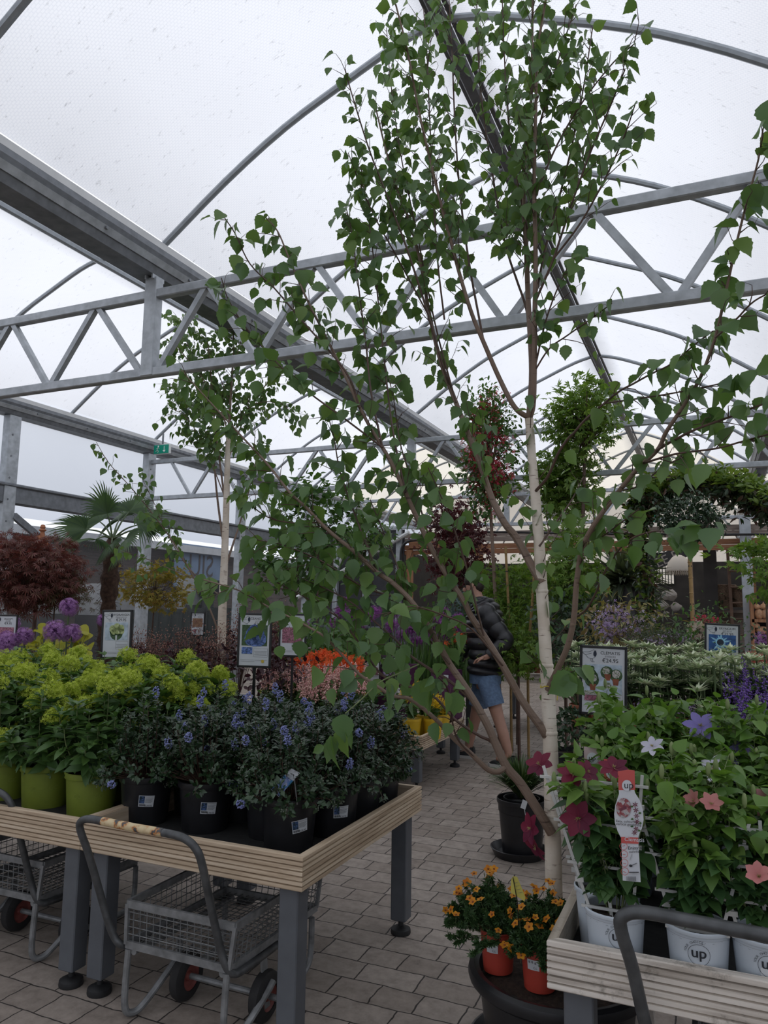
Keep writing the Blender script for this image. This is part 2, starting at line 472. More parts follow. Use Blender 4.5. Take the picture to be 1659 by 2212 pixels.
# ------------------------------------------------------------------ floor of clay-grey pavers
def floor():
    m, nt, out = _new('concrete_block_paving')
    tc = N(nt, 'ShaderNodeTexCoord')
    br = N(nt, 'ShaderNodeTexBrick'); br.offset = .5; br.squash = 1.4; br.squash_frequency = 2; br.offset_frequency = 2
    br.inputs['Scale'].default_value = 1; br.inputs['Brick Width'].default_value = .180; br.inputs['Row Height'].default_value = .146
    br.inputs['Mortar Size'].default_value = .0034; br.inputs['Mortar Smooth'].default_value = .25; br.inputs['Bias'].default_value = 0
    br.inputs['Color1'].default_value = (.262, .220, .187, 1); br.inputs['Color2'].default_value = (.345, .297, .258, 1); br.inputs['Mortar'].default_value = (.045, .038, .034, 1)
    nw = N(nt, 'ShaderNodeTexNoise'); nw.inputs['Scale'].default_value = 9; nw.inputs['Detail'].default_value = 3
    nt.links.new(tc.outputs['Object'], nw.inputs['Vector'])
    wv = N(nt, 'ShaderNodeMixRGB', _blend_type='LINEAR_LIGHT'); wv.inputs[0].default_value = .013
    nt.links.new(tc.outputs['Object'], wv.inputs[1]); nt.links.new(nw.outputs['Color'], wv.inputs[2])
    nt.links.new(wv.outputs[0], br.inputs['Vector'])
    no = N(nt, 'ShaderNodeTexNoise'); no.inputs['Scale'].default_value = 16; no.inputs['Detail'].default_value = 8; no.inputs['Roughness'].default_value = .7
    nt.links.new(tc.outputs['Object'], no.inputs['Vector'])
    mx = N(nt, 'ShaderNodeMixRGB', _blend_type='MULTIPLY'); mx.inputs[0].default_value = 1
    nt.links.new(br.outputs['Color'], mx.inputs[1]); nt.links.new(ramp(nt, no.outputs['Fac'], [(.25, (.62, .61, .60)), (.5, (.98, .98, .98)), (.75, (1.28, 1.27, 1.26))]), mx.inputs[2])
    b = N(nt, 'ShaderNodeBsdfPrincipled'); b.inputs['Roughness'].default_value = .75; b.inputs['Specular IOR Level'].default_value = .35
    nt.links.new(mx.outputs[0], b.inputs['Base Color'])
    ad = N(nt, 'ShaderNodeMath', _operation='MULTIPLY_ADD'); ad.inputs[1].default_value = -1.0
    nt.links.new(br.outputs['Fac'], ad.inputs[0]); 
    sc = N(nt, 'ShaderNodeMath', _operation='MULTIPLY'); sc.inputs[1].default_value = .35; nt.links.new(no.outputs['Fac'], sc.inputs[0]); nt.links.new(sc.outputs[0], ad.inputs[2])
    bp = N(nt, 'ShaderNodeBump'); bp.inputs['Strength'].default_value = .7; bp.inputs['Distance'].default_value = .006
    nt.links.new(ad.outputs[0], bp.inputs['Height']); nt.links.new(bp.outputs[0], b.inputs['Normal'])
    nt.links.new(b.outputs[0], out.inputs[0])
    mb = MB(); mb.add([(-32, -14, 0), (24, -14, 0), (24, 44, 0), (-32, 44, 0)], [(0, 1, 2, 3)])
    struct('floor', mb, m, 'grey brown rectangular paving blocks laid in staggered rows', 'floor')
floor()

# ------------------------------------------------------------------ greenhouse frame
BAYS = [-6.04, -1.04, 3.96, 8.96, 13.96, 18.96]
HOOPS = [2.293 + 1.667 * i for i in range(-5, 12)]
Y0, Y1 = -7.0, 20.8
GUT = [(-7.95, 'outer'), (-3.60, 'inner'), (.82, 'inner'), (5.1, 'outer')]
ZG = 4.02
def arc(xl, xr):
    "section of the pointed roof between two gutters"
    h = [(0, ZG), (.25, 4.40), (.47, 4.68), (.67, 4.87), (.86, 5.035), (1.0, 5.11)]
    mid = (xl + xr) / 2; w = (xr - xl) / 2
    L = [(xl + w * t, z) for t, z in h]
    R = [(2 * mid - x, z) for x, z in reversed(L[:-1])]
    L2 = spline([(x, 0, z) for x, z in L], 3); R2 = spline([(mid, 0, 5.11)] + [(x, 0, z) for x, z in R], 3)
    return np.concatenate([L2, R2[1:]])
NAVES = [(-7.85, -3.70), (-3.50, .72), (.92, 5.0)]
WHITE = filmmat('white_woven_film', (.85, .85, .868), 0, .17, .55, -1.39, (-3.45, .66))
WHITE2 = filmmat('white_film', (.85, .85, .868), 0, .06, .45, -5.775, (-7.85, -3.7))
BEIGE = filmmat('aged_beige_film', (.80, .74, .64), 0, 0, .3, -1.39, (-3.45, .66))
CLEAR = filmmat('clear_side_film', (.75, .78, .82), .62)
CLEARL = filmmat('clearer_lower_film', (.75, .78, .82), .95)
def roof():
    for k, (xl, xr) in enumerate(NAVES):
        a = arc(xl, xr)
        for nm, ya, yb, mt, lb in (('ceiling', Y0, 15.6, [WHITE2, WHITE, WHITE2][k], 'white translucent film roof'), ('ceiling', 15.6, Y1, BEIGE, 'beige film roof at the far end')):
            ys = np.linspace(ya, yb, 3)
            V = np.concatenate([a + np.array([0, y, .045]) for y in ys]); n = len(a); i = np.arange(n - 1)
            F = np.concatenate([np.stack([q * n + i, q * n + i + 1, (q + 1) * n + i + 1, (q + 1) * n + i], 1) for q in range(2)])
            mb = MB(); mb.add(V, F)
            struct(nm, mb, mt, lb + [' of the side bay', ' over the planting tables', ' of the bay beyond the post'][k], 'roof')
        mb = MB(); 
        for y in ((Y1,) if k else (Y1,)):
            v = np.concatenate([a, [[xr, 0, 0], [xl, 0, 0]]]) + np.array([0, y, 0])
            mb.add(v, [tuple(range(len(v)))])
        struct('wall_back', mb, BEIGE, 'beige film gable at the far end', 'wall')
        for y in HOOPS:
            mb = MB(); mb.tube(a + np.array([0, y, 0]), .024, 8)
            struct('roof_hoop', mb, BRACE, 'curved grey steel roof hoop', 'hoop')
        mid = (xl + xr) / 2
        mb = MB()
        if k == 1:
            mb.box((mid, (Y0 + Y1) / 2, 5.075), (.085, Y1 - Y0, .045), bev=.01); mb.box((mid - .062, (Y0 + Y1) / 2, 5.10), (.03, Y1 - Y0, .02)); mb.box((mid + .062, (Y0 + Y1) / 2, 5.10), (.03, Y1 - Y0, .02))
            struct('roof_ridge', mb, plain('ridge_profile', (.13, .13, .14), .5, .2, .15, 10), 'dark ridge profile running along the roof peak', 'ridge')
        else:
            mb.tube([(mid, Y0, 5.07), (mid, Y1, 5.07)], .04, 8)
            struct('roof_ridge', mb, BRACE, 'ridge tube of the side bay roof', 'ridge')
    for gx, kind in GUT:
        t = thing('roof_gutter', {-7.95: 'galvanised gutter along the side wall columns', -3.60: 'galvanised gutter between the two roof bays', .82: 'galvanised gutter past the far post', 5.1: 'galvanised gutter of the far bay'}[gx], 'gutter', kind='structure')
        L = Y1 - Y0; c = (Y0 + Y1) / 2
        g = MB()
        prof = [(-.15, 3.97), (-.15, 3.93), (-.085, 3.80), (.085, 3.80), (.15, 3.93), (.15, 3.97), (.135, 3.97), (.135, 3.935), (.075, 3.815), (-.075, 3.815), (-.135, 3.935), (-.135, 3.97)]
        v = [(gx + x, y, z) for y in (Y0, Y1) for x, z in prof]; n = len(prof)
        g.add(v, [(i, (i + 1) % n, n + (i + 1) % n, n + i) for i in range(n)])
        obj('channel', g, STEELD, t, False)
        r = MB()
        for s in (-1, 1): r.box((gx + s * .125, c, 3.995), (.05, L, .06), bev=.006)
        obj('film_rail', r, RAIL, t)
        b = MB()
        for s in (-1, 1): b.bar((gx + s * .128, Y0, 3.875), (gx + s * .128, Y1, 3.875), .012, .05, up=(s * .5, 0, .87))
        obj('lip', b, STEEL, t)
        bo = MB()
        for y in np.arange(Y0 + .4, Y1, .833):
            bo.lathe([(.0, .012), (.011, .012), (.013, 0)], (0, 0, 0), 8)
            k = bo.v[-1]; bo.v[-1] = np.stack([gx + .136 + k[:, 2] * 1.0, y + k[:, 0], 3.88 + k[:, 1]], 1)
        obj('bolt', bo, STEELD, t)
roof()

TOPN = [-7.52, -6.68, -5.83, -4.95, -4.07, -3.08, -2.24, -1.38, -.525, .302, 1.35, 2.2, 3.05, 3.9, 4.7]
BOTN = [-7.1, -6.25, -5.4, -4.5, None, -2.66, -1.82, -1.0, -.11, None, 1.78, 2.62, 3.48, 4.3]
def trusses():
    for i, Y in enumerate(BAYS):
        t = thing('roof_truss', ['galvanised lattice truss behind the viewer', 'galvanised lattice truss overhead', 'nearest galvanised lattice truss crossing behind the birch crown', 'second galvanised lattice truss, behind the red hawthorn', 'third galvanised lattice truss above the shop fascia', 'farthest galvanised lattice truss under the beige roof'][i], 'truss', (0, Y, 0), kind='structure')
        mb = MB(); mb.box((-1.4, 0, 3.668), (13.0, .062, .064), bev=.006); obj('top_chord', mb, STEEL, t)
        mb = MB(); mb.box((-1.4, 0, 3.098), (13.0, .062, .064), bev=.006); obj('bottom_chord', mb, STEEL, t)
        mb = MB()
        def dg(a, b): mb.bar((a, 0, 3.645), (b, 0, 3.12), .04, .04, up=(0, 1, 0))
        for k in range(len(TOPN) - 1):
            b = BOTN[k]
            if b is None:
                px = -3.55 if k == 4 else .77
                dg(TOPN[k] + .02, px - .085); dg(TOPN[k + 1] - .02, px + .085)
            else: dg(TOPN[k] + .025, b - .025); dg(TOPN[k + 1] - .025, b + .025)
        obj('web_bar', mb, STEEL, t)
        for px in (-3.55, .80):
            mb = MB(); mb.box((px, 0, 3.43), (.105, .075, .72), bev=.005)
            mb.box((px - .03, 0, 3.80), (.012, .12, .06)); mb.box((px + .03, 0, 3.80), (.012, .12, .06)); 
            obj('gutter_post', mb, STEEL, t)
trusses()

def sidewall():
    for i, Y in enumerate([-3.54, -1.04, 1.46, 3.96, 6.46, 8.96, 11.46, 13.96, 16.46]):
        for X in (-7.93, 5.1):
            t = thing('column', 'galvanised steel column of the side wall' if X < 0 else 'galvanised column of the far side wall', 'column', (X, Y, 0), group='side wall columns', kind='structure')
            mb = MB(); mb.box((0, 0, 1.9), (.12, .17, 3.8), bev=.006); obj('shaft', mb, STEEL, t)
            mb = MB()
            for z in np.arange(2.2, 3.75, .27): mb.lathe([(0, .006), (.011, .006), (.012, 0)], n=8); k = mb.v[-1]; mb.v[-1] = np.stack([.06 + k[:, 2], k[:, 0] - .03, z + k[:, 1]], 1)
            obj('bolt', mb, STEELD, t)
    for X, s in ((-7.93, 1), (5.1, -1)):
        mb = MB(); mb.box((X, 6.9, 2.82), (.09, 27.8, .26), bev=.02); mb.box((X + s * .045, 6.9, 2.925), (.06, 27.8, .04), bev=.01)
        struct('trim_1', mb, STEELD, 'steel side rail between the wall columns', 'rail')
        for z0, z1, mt, lb in ((2.8, 3.95, CLEAR, 'upper clear film of the '), (0, 2.8, CLEARL, 'lower clear film of the ')):
            mb = MB(); mb.add([(X - s * .08, Y0, z0), (X - s * .08, Y1, z0), (X - s * .08, Y1, z1), (X - s * .08, Y0, z1)], [(0, 1, 2, 3)])
            struct('wall_left' if X < 0 else 'wall_right', mb, mt, lb + ('side wall under the rail' if z0 == 0 else 'side wall, grey sky behind') if X < 0 else lb + 'far side', 'wall')
    for X in (-7.93,):   # knee braces below the side rail
        for Y in (6.46, 11.46):
            mb = MB(); mb.bar((X + .05, Y + .08, 2.55), (X + .05, Y + .95, 2.05), .05, .08)
            struct('column_brace', mb, STEELD, 'slanting steel brace at the foot of a side wall column', 'brace')
sidewall()

def exit_sign():
    c = P(351, 971, 8.86)
    t = thing('exit_sign', 'green emergency exit sign hung below the side gutter', 'sign', tuple(c))
    g = plain('exit_green', (.0, .30, .20), .4); w = plain('exit_white', (.85, .88, .86), .5)
    mb = MB(); mb.box((0, 0, 0), (.30, .05, .15), bev=.008); obj('case', mb, plain('case_white', (.7, .72, .7), .5), t)
    mb = MB(); mb.box((0, -.027, 0), (.28, .006, .135)); obj('face', mb, g, t)
    mb = MB(); q = -.032
    mb.ball((-.055, q, .042), .014, sc=(1, .3, 1))
    for a, b in (((-.06, .025), (-.07, -.012)), ((-.07, -.012), (-.048, -.028)), ((-.048, -.028), (-.06, -.052)), ((-.07, -.012), (-.1, -.035)), ((-.06, .022), (-.032, .012)), ((-.06, .022), (-.09, .004))):
        mb.bar((a[0], q, a[1]), (b[0], q, b[1]), .004, .013, up=(0, -1, 0))
    mb.bar((.06, q, .045), (.06, q, -.03), .004, .016, up=(0, -1, 0))
    mb.add([(.03, q - .002, -.018), (.09, q - .002, -.018), (.06, q - .002, -.052)], [(0, 1, 2)])
    obj('pictogram', mb, w, t)
    mb = MB(); mb.bar((0, 0, .07), (0, 0, .25), .02, .02); obj('bracket', mb, STEELD, t)
exit_sign()
# ------------------------------------------------------------------ display benches
WX = woodmat('ribbed_deck_timber', 0, (.31, .225, .15), (.50, .39, .275), (.63, .52, .39))
WY = woodmat('ribbed_deck_timber_side', 1, (.31, .225, .15), (.50, .39, .275), (.63, .52, .39))
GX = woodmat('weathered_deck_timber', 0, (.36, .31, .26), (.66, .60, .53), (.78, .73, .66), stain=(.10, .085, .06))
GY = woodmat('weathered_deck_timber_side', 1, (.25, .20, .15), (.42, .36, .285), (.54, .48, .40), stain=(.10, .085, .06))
LEGM = plain('slate_blue_painted_steel', (.098, .106, .118), .5, .1, .12, 12)
FOOTM = plain('black_rubber', (.014, .014, .015), .6, 0, .2, 20)
TRAY = plain('black_capillary_mat', (.012, .012, .012), .9, 0, .3, 40, .2)

def ribbed(mb, a, b, n, ztop, h, th=.026, mitre=True, ribs=7, groove=.010):
    "a ribbed board from a to b (outer top edge), outward normal n"
    a, b, n = np.array(a, float), np.array(b, float), np.array(n, float)
    d = (b - a) / np.linalg.norm(b - a)
    prof = [(-th, 0.0), (-.003, 0.0), (0, -.003)]
    p = h / ribs
    for i in range(ribs):
        z0 = -i * p
        if i > 0: prof += [(0, z0 - p * -.82 * 0 - p * .18)]
        if i < ribs - 1: prof += [(0, z0 - p * .82), (-groove, z0 - p * .90), (-groove, z0 - p * 1.10)]
    prof += [(0, -h + .003), (-.003, -h), (-th, -h)]
    V = []
    for e, s in ((a, 1), (b, -1)):
        for x, z in prof:
            q = e + n * x + d * s * ((-x) if mitre else 0)
            V.append((q[0], q[1], ztop + z))
    k = len(prof)
    F = [(i, (i + 1) % k, k + (i + 1) % k, k + i) for i in range(k)]
    F += [tuple(range(k - 1, -1, -1)), tuple(range(k, 2 * k))]
    mb.add(V, F); return mb

def bench(label, x0, x1, y0, y1, zt, h=.114, mats=None, legs=True, ribs=7, group='timber edged display benches'):
    mx, my = mats or (WX, WY)
    c = ((x0 + x1) / 2, (y0 + y1) / 2)
    t = thing('display_bench', label, 'display table', (c[0], c[1], 0), group=group)
    X, Y = (x1 - x0) / 2, (y1 - y0) / 2
    for a, b, n, m in (((-X, -Y), (X, -Y), (0, -1), mx), ((X, -Y), (X, Y), (1, 0), my), ((X, Y), (-X, Y), (0, 1), mx), ((-X, Y), (-X, -Y), (-1, 0), my)):
        mb = MB(); ribbed(mb, a, b, n, zt, h, ribs=ribs); obj('edge_board', mb, m, t, False)
    mb = MB(); mb.box((0, 0, zt - h + .025), (2 * X - .056, 2 * Y - .056, .02)); obj('tray', mb, TRAY, t, False)
    zb = zt - h
    for sx in (-1, 1):
        for sy in (-1, 1):
            px, py = sx * (X - .072), sy * (Y - .072)
            mb = MB(); mb.box((px, py, (zb + .06) / 2 + .005), (.075, .075, zb - .055), bev=.004); l = obj('leg', mb, LEGM, t)
            mb = MB(); mb.lathe([(0.001, .0), (.045, 0), (.047, .006), (.045, .022), (.03, .03), (.012, .034), (.012, .066), (0, .066)], (px, py, 0), 18); obj('levelling_foot', mb, FOOTM, l)
    return t
ZT = .65; ZTRAY = .571
bench('ribbed timber bench holding the black pots of dark blue-flowered shrubs', -2.30, -1.305, 2.328, 3.470, ZT)
bench('ribbed timber bench holding the lime green pots, butted to the bench of black pots', -3.30, -2.303, 2.328, 3.470, ZT)
bench('ribbed timber bench beyond the lime green pots, at the photo edge', -4.30, -3.303, 2.328, 3.470, ZT)
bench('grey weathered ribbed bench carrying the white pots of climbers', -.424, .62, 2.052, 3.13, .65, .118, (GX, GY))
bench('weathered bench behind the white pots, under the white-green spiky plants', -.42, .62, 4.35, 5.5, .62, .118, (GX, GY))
bench('low ribbed bench of yellow flowered pots beside the walking person', -3.95, -2.22, 5.90, 7.05, .445, .115)
bench('timber bench under the orange and pink flowers', -3.50, -2.45, 4.65, 5.75, .62)
bench('timber bench under the brown speckled plants', -4.75, -3.95, 4.65, 5.75, .62)
bench('timber bench under the purple flower globes beyond the lime plants', -6.30, -4.80, 4.30, 5.40, .62)
bench('timber bench under the far purple flower globes', -4.45, -2.55, 7.45, 8.6, .62)

# ------------------------------------------------------------------ shopping trolleys
GALV = plain('worn_galvanised_tube', (.205, .21, .212), .5, .35, .3, 25, .05)
GALVD = plain('dull_grey_handle_tube', (.075, .078, .08), .42, .35, .35, 25)
WIRE = plain('galvanised_wire', (.15, .155, .155), .5, .3, .3, 30)
TYRE = plain('tyre_rubber', (.016, .015, .015), .75, 0, .3, 30, .1)
HUB = plain('faded_red_wheel_hub', (.21, .055, .045), .55, 0, .25, 20)
def tapemat():
    m, nt, out = _new('peeling_cream_tape')
    tc = N(nt, 'ShaderNodeTexCoord'); no = N(nt, 'ShaderNodeTexNoise'); no.inputs['Scale'].default_value = 34; no.inputs['Detail'].default_value = 6
    nt.links.new(tc.outputs['Object'], no.inputs['Vector'])
    c = ramp(nt, no.outputs['Fac'], [(.40, (.62, .50, .30)), (.52, (.55, .42, .24)), (.57, (.50, .20, .05)), (.62, (.07, .07, .07))])
    b = N(nt, 'ShaderNodeBsdfPrincipled'); b.inputs['Roughness'].default_value = .6
    nt.links.new(c, b.inputs['Base Color']); nt.links.new(b.outputs[0], out.inputs[0]); return m
TAPE = tapemat()
def grid(mb, a, u, v, nu, nv, r=.0019):
    "a wire grid over the parallelogram a, a+u, a+v"
    a, u, v = (np.array(q, float) for q in (a, u, v))
    for i in range(nu + 1): mb.tube([a + u * i / nu, a + u * i / nu + v], r, 4, caps=False)
    for j in range(nv + 1): mb.tube([a + v * j / nv, a + v * j / nv + u], r, 4, caps=False)
def trolley():
    O = np.array([-2.02, 2.30, 0.0])
    t = thing('garden_trolley', 'grey wire basket trolley parked under the black potted shrubs, taped handle', 'trolley', tuple(O))
    xl, xr, yf, yb, zb, zt = .0, .455, .0, .62, .255, .395
    fl = .018
    b = [np.array(q) for q in ((xl, yf, zb), (xr, yf, zb), (xr, yb, zb - .01), (xl, yb, zb - .01))]
    T = [np.array(q) for q in ((xl - fl * .2, yf, zt), (xr + fl, yf, zt), (xr + fl, yb, zt), (xl - fl * .2, yb, zt))]
    for i, nm in enumerate(['front', 'side', 'back', 'side']):
        j = (i + 1) % 4
        mb = MB(); mb.bar(T[i], T[j], .012, .026); obj('rim_bar', mb, GALV, t, False)
        mb = MB(); mb.bar(b[i], b[j], .012, .026); obj('base_bar', mb, GALV, t, False)
        mb = MB(); L = np.linalg.norm(T[j] - T[i]); nu = int(round(L / .031))
        grid(mb, b[i] + (T[i] - b[i]) * .08, (b[j] - b[i]), (T[i] - b[i]) * .9, nu, 5); obj('wire_panel', mb, WIRE, t)
    for i in range(4): mb = MB(); mb.bar(b[i], T[i], .014, .014); obj('corner_bar', mb, GALV, t, False)
    mb = MB(); grid(mb, b[0] + (0, 0, -.004), b[1] - b[0], b[3] - b[0], 15, 20); obj('wire_floor', mb, WIRE, t)
    # handle hoop, traced where it stands in front of the bench
    L = [(330, 2008, 2.52), (290, 2040, 2.36), (262, 2040, 2.30), (246, 2022, 2.285), (232, 1985, 2.27), (212, 1915, 2.24), (190, 1840, 2.20), (174, 1795, 2.175), (174, 1776, 2.17), (192, 1769, 2.17), (235, 1777, 2.17), (300, 1790, 2.17), (370, 1802, 2.17), (400, 1812, 2.17), (422, 1832, 2.18), (436, 1865, 2.195), (456, 1960, 2.245), (475, 2045, 2.285), (490, 2090, 2.30), (505, 2103, 2.32), (528, 2093, 2.37), (600, 2040, 2.62)]
    pts = np.array([P(x, y, Y) for x, y, Y in L]) - O
    mb = MB(); mb.tube(spline(pts, 5), .0138, 12); obj('handle', mb, GALVD, t)
    mb = MB(); mb.tube([P(x, y, 2.17) - O for x, y in ((222, 1774), (285, 1787), (352, 1798.5))], .0146, 12); obj('handle_tape', mb, TAPE, t)
    for x in (.035, xr - .03):   # undercarriage rails to the back
        mb = MB(); mb.tube([(x, -.0, .235), (x, .3, .222), (x, yb, .215)], .013, 10); obj('side_rail', mb, GALV, t)
    for x in (.012, xr - .01):
        mb = MB(); mb.tube(spline([(x, .0, .24), (x - .002, -.005, .12), (x, -.003, .04), (x + .012, .018, .016), (x + .03, .06, .03), (x + .06, .16, .115), (x + .065, .2, .145)], 5), .0125, 10); obj('leg', mb, GALV, t)
        mb = MB(); mb.tube(spline([(x, yb - .02, .21), (x, yb - .02, .10), (x, yb - .035, .045), (x + .0, yb - .08, .02), (x, yb - .19, .03), (x, yb - .28, .1)], 5), .0125, 10); obj('leg', mb, GALV, t)
    mb = MB(); mb.tube([(.05, .2, .09), (.55, .2, .09)], .011, 10); obj('axle', mb, GALV, t)
    for x in (.125, .475):
        w = MB(); w.lathe([(.048, -.026), (.068, -.026), (.083, -.016), (.087, 0), (.083, .016), (.068, .026), (.048, .026), (.048, -.026)], (0, 0, 0), 28)
        def spin(m):
            for q in range(len(m.v)): k = m.v[q]; m.v[q] = np.stack([x + k[:, 2], .2 + k[:, 0], .088 + k[:, 1]], 1)
            return m
        w = obj('wheel', spin(w), TYRE, t)
        h = MB(); h.lathe([(.001, -.02), (.014, -.02), (.018, -.01), (.04, -.012), (.049, -.022), (.049, .022), (.04, .012), (.018, .01), (.014, .02), (.001, .02)], (0, 0, 0), 24); obj('hub', spin(h), HUB, w)
    for a, e in (((xr + .01, .2, .22), (xr + .03, .2, .05)), ((.085, .2, .22), (.085, .2, .06))): mb = MB(); mb.bar(a, e, .008, .035, up=(0, 1, 0)); obj('axle_bracket', mb, GALV, t, False)
    return t
TR = trolley()
dup(TR, (-3.10, 2.46, 0), 0, 'grey wire basket trolley under the bench of lime green pots')
dup(TR, (-.075, 2.075, 0), 0, 'grey trolley under the weathered bench, plain dark handle before the white pots', 1.12)
for c in list(bpy.data.objects):   # the plain handled trolley has no tape
    if c.name.startswith('handle_tape') and c.parent and c.parent.scale[0] > 1.05: bpy.data.objects.remove(c)
mb = MB(); c = P(1358, 2212, 2.75); mb.box((c[0], 2.75, .22), (.16, .09, .44), bev=.006)
tag(obj('timber_post', mb, GX, None), 'pale timber block standing under the weathered bench', 'post')
# ------------------------------------------------------------------ bark
def barkmat(name, base, dark, band, scale=1.0):
    m, nt, out = _new(name)
    tc = N(nt, 'ShaderNodeTexCoord'); mp = N(nt, 'ShaderNodeMapping'); mp.inputs['Scale'].default_value = (14 * scale, 14 * scale, 90 * scale)
    nt.links.new(tc.outputs['Object'], mp.inputs[0])
    no = N(nt, 'ShaderNodeTexNoise'); no.inputs['Scale'].default_value = 1; no.inputs['Detail'].default_value = 6
    nt.links.new(mp.outputs[0], no.inputs['Vector'])
    n2 = N(nt, 'ShaderNodeTexNoise'); n2.inputs['Scale'].default_value = 5 * scale; n2.inputs['Detail'].default_value = 5
    nt.links.new(tc.outputs['Object'], n2.inputs['Vector'])
    c1 = ramp(nt, no.outputs['Fac'], [(.30, dark), (.38, base), (.66, base), (.74, band)])
    c2 = ramp(nt, n2.outputs['Fac'], [(.35, (.78, .72, .66)), (.6, (1.05, 1.05, 1.05))])
    mx = N(nt, 'ShaderNodeMixRGB', _blend_type='MULTIPLY'); mx.inputs[0].default_value = 1
    nt.links.new(c1, mx.inputs[1]); nt.links.new(c2, mx.inputs[2])
    b = N(nt, 'ShaderNodeBsdfPrincipled'); b.inputs['Roughness'].default_value = .6
    nt.links.new(mx.outputs[0], b.inputs['Base Color'])
    bp = N(nt, 'ShaderNodeBump'); bp.inputs['Strength'].default_value = .4; bp.inputs['Distance'].default_value = .004
    nt.links.new(no.outputs['Fac'], bp.inputs['Height']); nt.links.new(bp.outputs[0], b.inputs['Normal'])
    nt.links.new(b.outputs[0], out.inputs[0]); return m
BARKW = barkmat('white_birch_bark', (.70, .63, .54), (.17, .10, .07), (.46, .36, .28))
BARKR = barkmat('russet_birch_bark', (.20, .14, .105), (.085, .052, .038), (.31, .235, .18))
TWIG = plain('birch_twig', (.085, .048, .034), .55, 0, .3, 40)
GREENTWIG = plain('green_shoot', (.16, .20, .08), .55, 0, .2, 40)
BIRCHLEAF = leafmat('birch_leaf', [(.092, .175, .066), (.118, .215, .066), (.11, .19, .10), (.16, .26, .07), (.10, .19, .078)], .42, .36, .45)

def hang_leaves(g, T, D, size, petiole, fol, shape, tw=None, down=.9, jit=.5, wx=1.0):
    "leaves on short stalks at points T, twig directions D"
    n = len(T)
    if n == 0: return
    out = unit(np.cross(D, rdir(g, n)))
    pd = unit(out * .9 + D * .5 + g.normal(0, .25, (n, 3)) + np.array([0, 0, .15]))
    pl = petiole * g.uniform(.6, 1.2, n)[:, None]
    B = T + pd * pl
    ld = unit(pd * .55 + np.array([0, 0, -down]) + g.normal(0, jit * .55, (n, 3)))
    nrm = unit(rdir(g, n, 0.0, 1.0) + pd * .6)
    s = size * g.uniform(.62, 1.18, n)
    fol.scatter(shape, B, frames(ld, nrm, s, wx))
    if tw is not None:
        # a stalk is a slim three sided spike
        st = (np.array([(-.5, 0, 0), (.5, 0, 0), (0, 0, .8), (-.35, 1, 0), (.35, 1, 0), (0, 1, .55)], float), [(0, 1, 4, 3), (1, 2, 5, 4), (2, 0, 3, 5)])
        M = frames(pd, nrm, 1.0)
        M[:, :, 0] *= .0016; M[:, :, 2] *= .0016; M[:, :, 1] *= pl
        tw.scatter(st, T, M)

def twigs(g, pts, f0, step, length, fol, stem, size, petiole, shape, r=.0022, up=.45, leafstep=.04, tipleaf=True, lean=None, f1=1.0):
    "leafy side twigs along a branch polyline"
    seg = np.linalg.norm(np.diff(pts, axis=0), axis=1); cum = np.concatenate([[0], np.cumsum(seg)]); L = cum[-1]
    s = f0 * L
    while s < L * f1:
        i = min(len(seg) - 1, int(np.searchsorted(cum, s) - 1)); i = max(i, 0)
        t = (s - cum[i]) / max(seg[i], 1e-6); p = pts[i] * (1 - t) + pts[i + 1] * t
        d = unit(pts[i + 1] - pts[i])
        side = unit(np.cross(d, rdir(g, 1)[0]))
        dr = unit(d * .75 + side * .75 + np.array([0, 0, up]) + (0 if lean is None else np.array(lean)))
        frac = s / L
        ln = length * g.uniform(.45, 1.15) * (1.15 - .6 * frac)
        k = max(3, int(ln / .05))
        tt = np.linspace(0, 1, k)[:, None]
        q = p + dr * ln * tt + np.array([0, 0, -.16 * ln]) * tt ** 2 + g.normal(0, .006, (k, 3)) * tt
        stem.tube(q, np.linspace(r, r * .5, k), 4, caps=False)
        nl = max(2, int(ln / leafstep)); u = np.linspace(.12, 1, nl) * (k - 1)
        j = np.minimum(u.astype(int), k - 2); w = (u - j)[:, None]
        T = q[j] * (1 - w) + q[j + 1] * w
        hang_leaves(g, T, np.repeat(dr[None], nl, 0), size, petiole, fol, shape, stem)
        s += step * g.uniform(.6, 1.4)

def branch(px, Ya, Yb, n=5):
    k = len(px)
    c = np.array([P(x, y, Ya + (Yb - Ya) * (i / (k - 1))) for i, (x, y) in enumerate(px)])
    return spline(c, n)

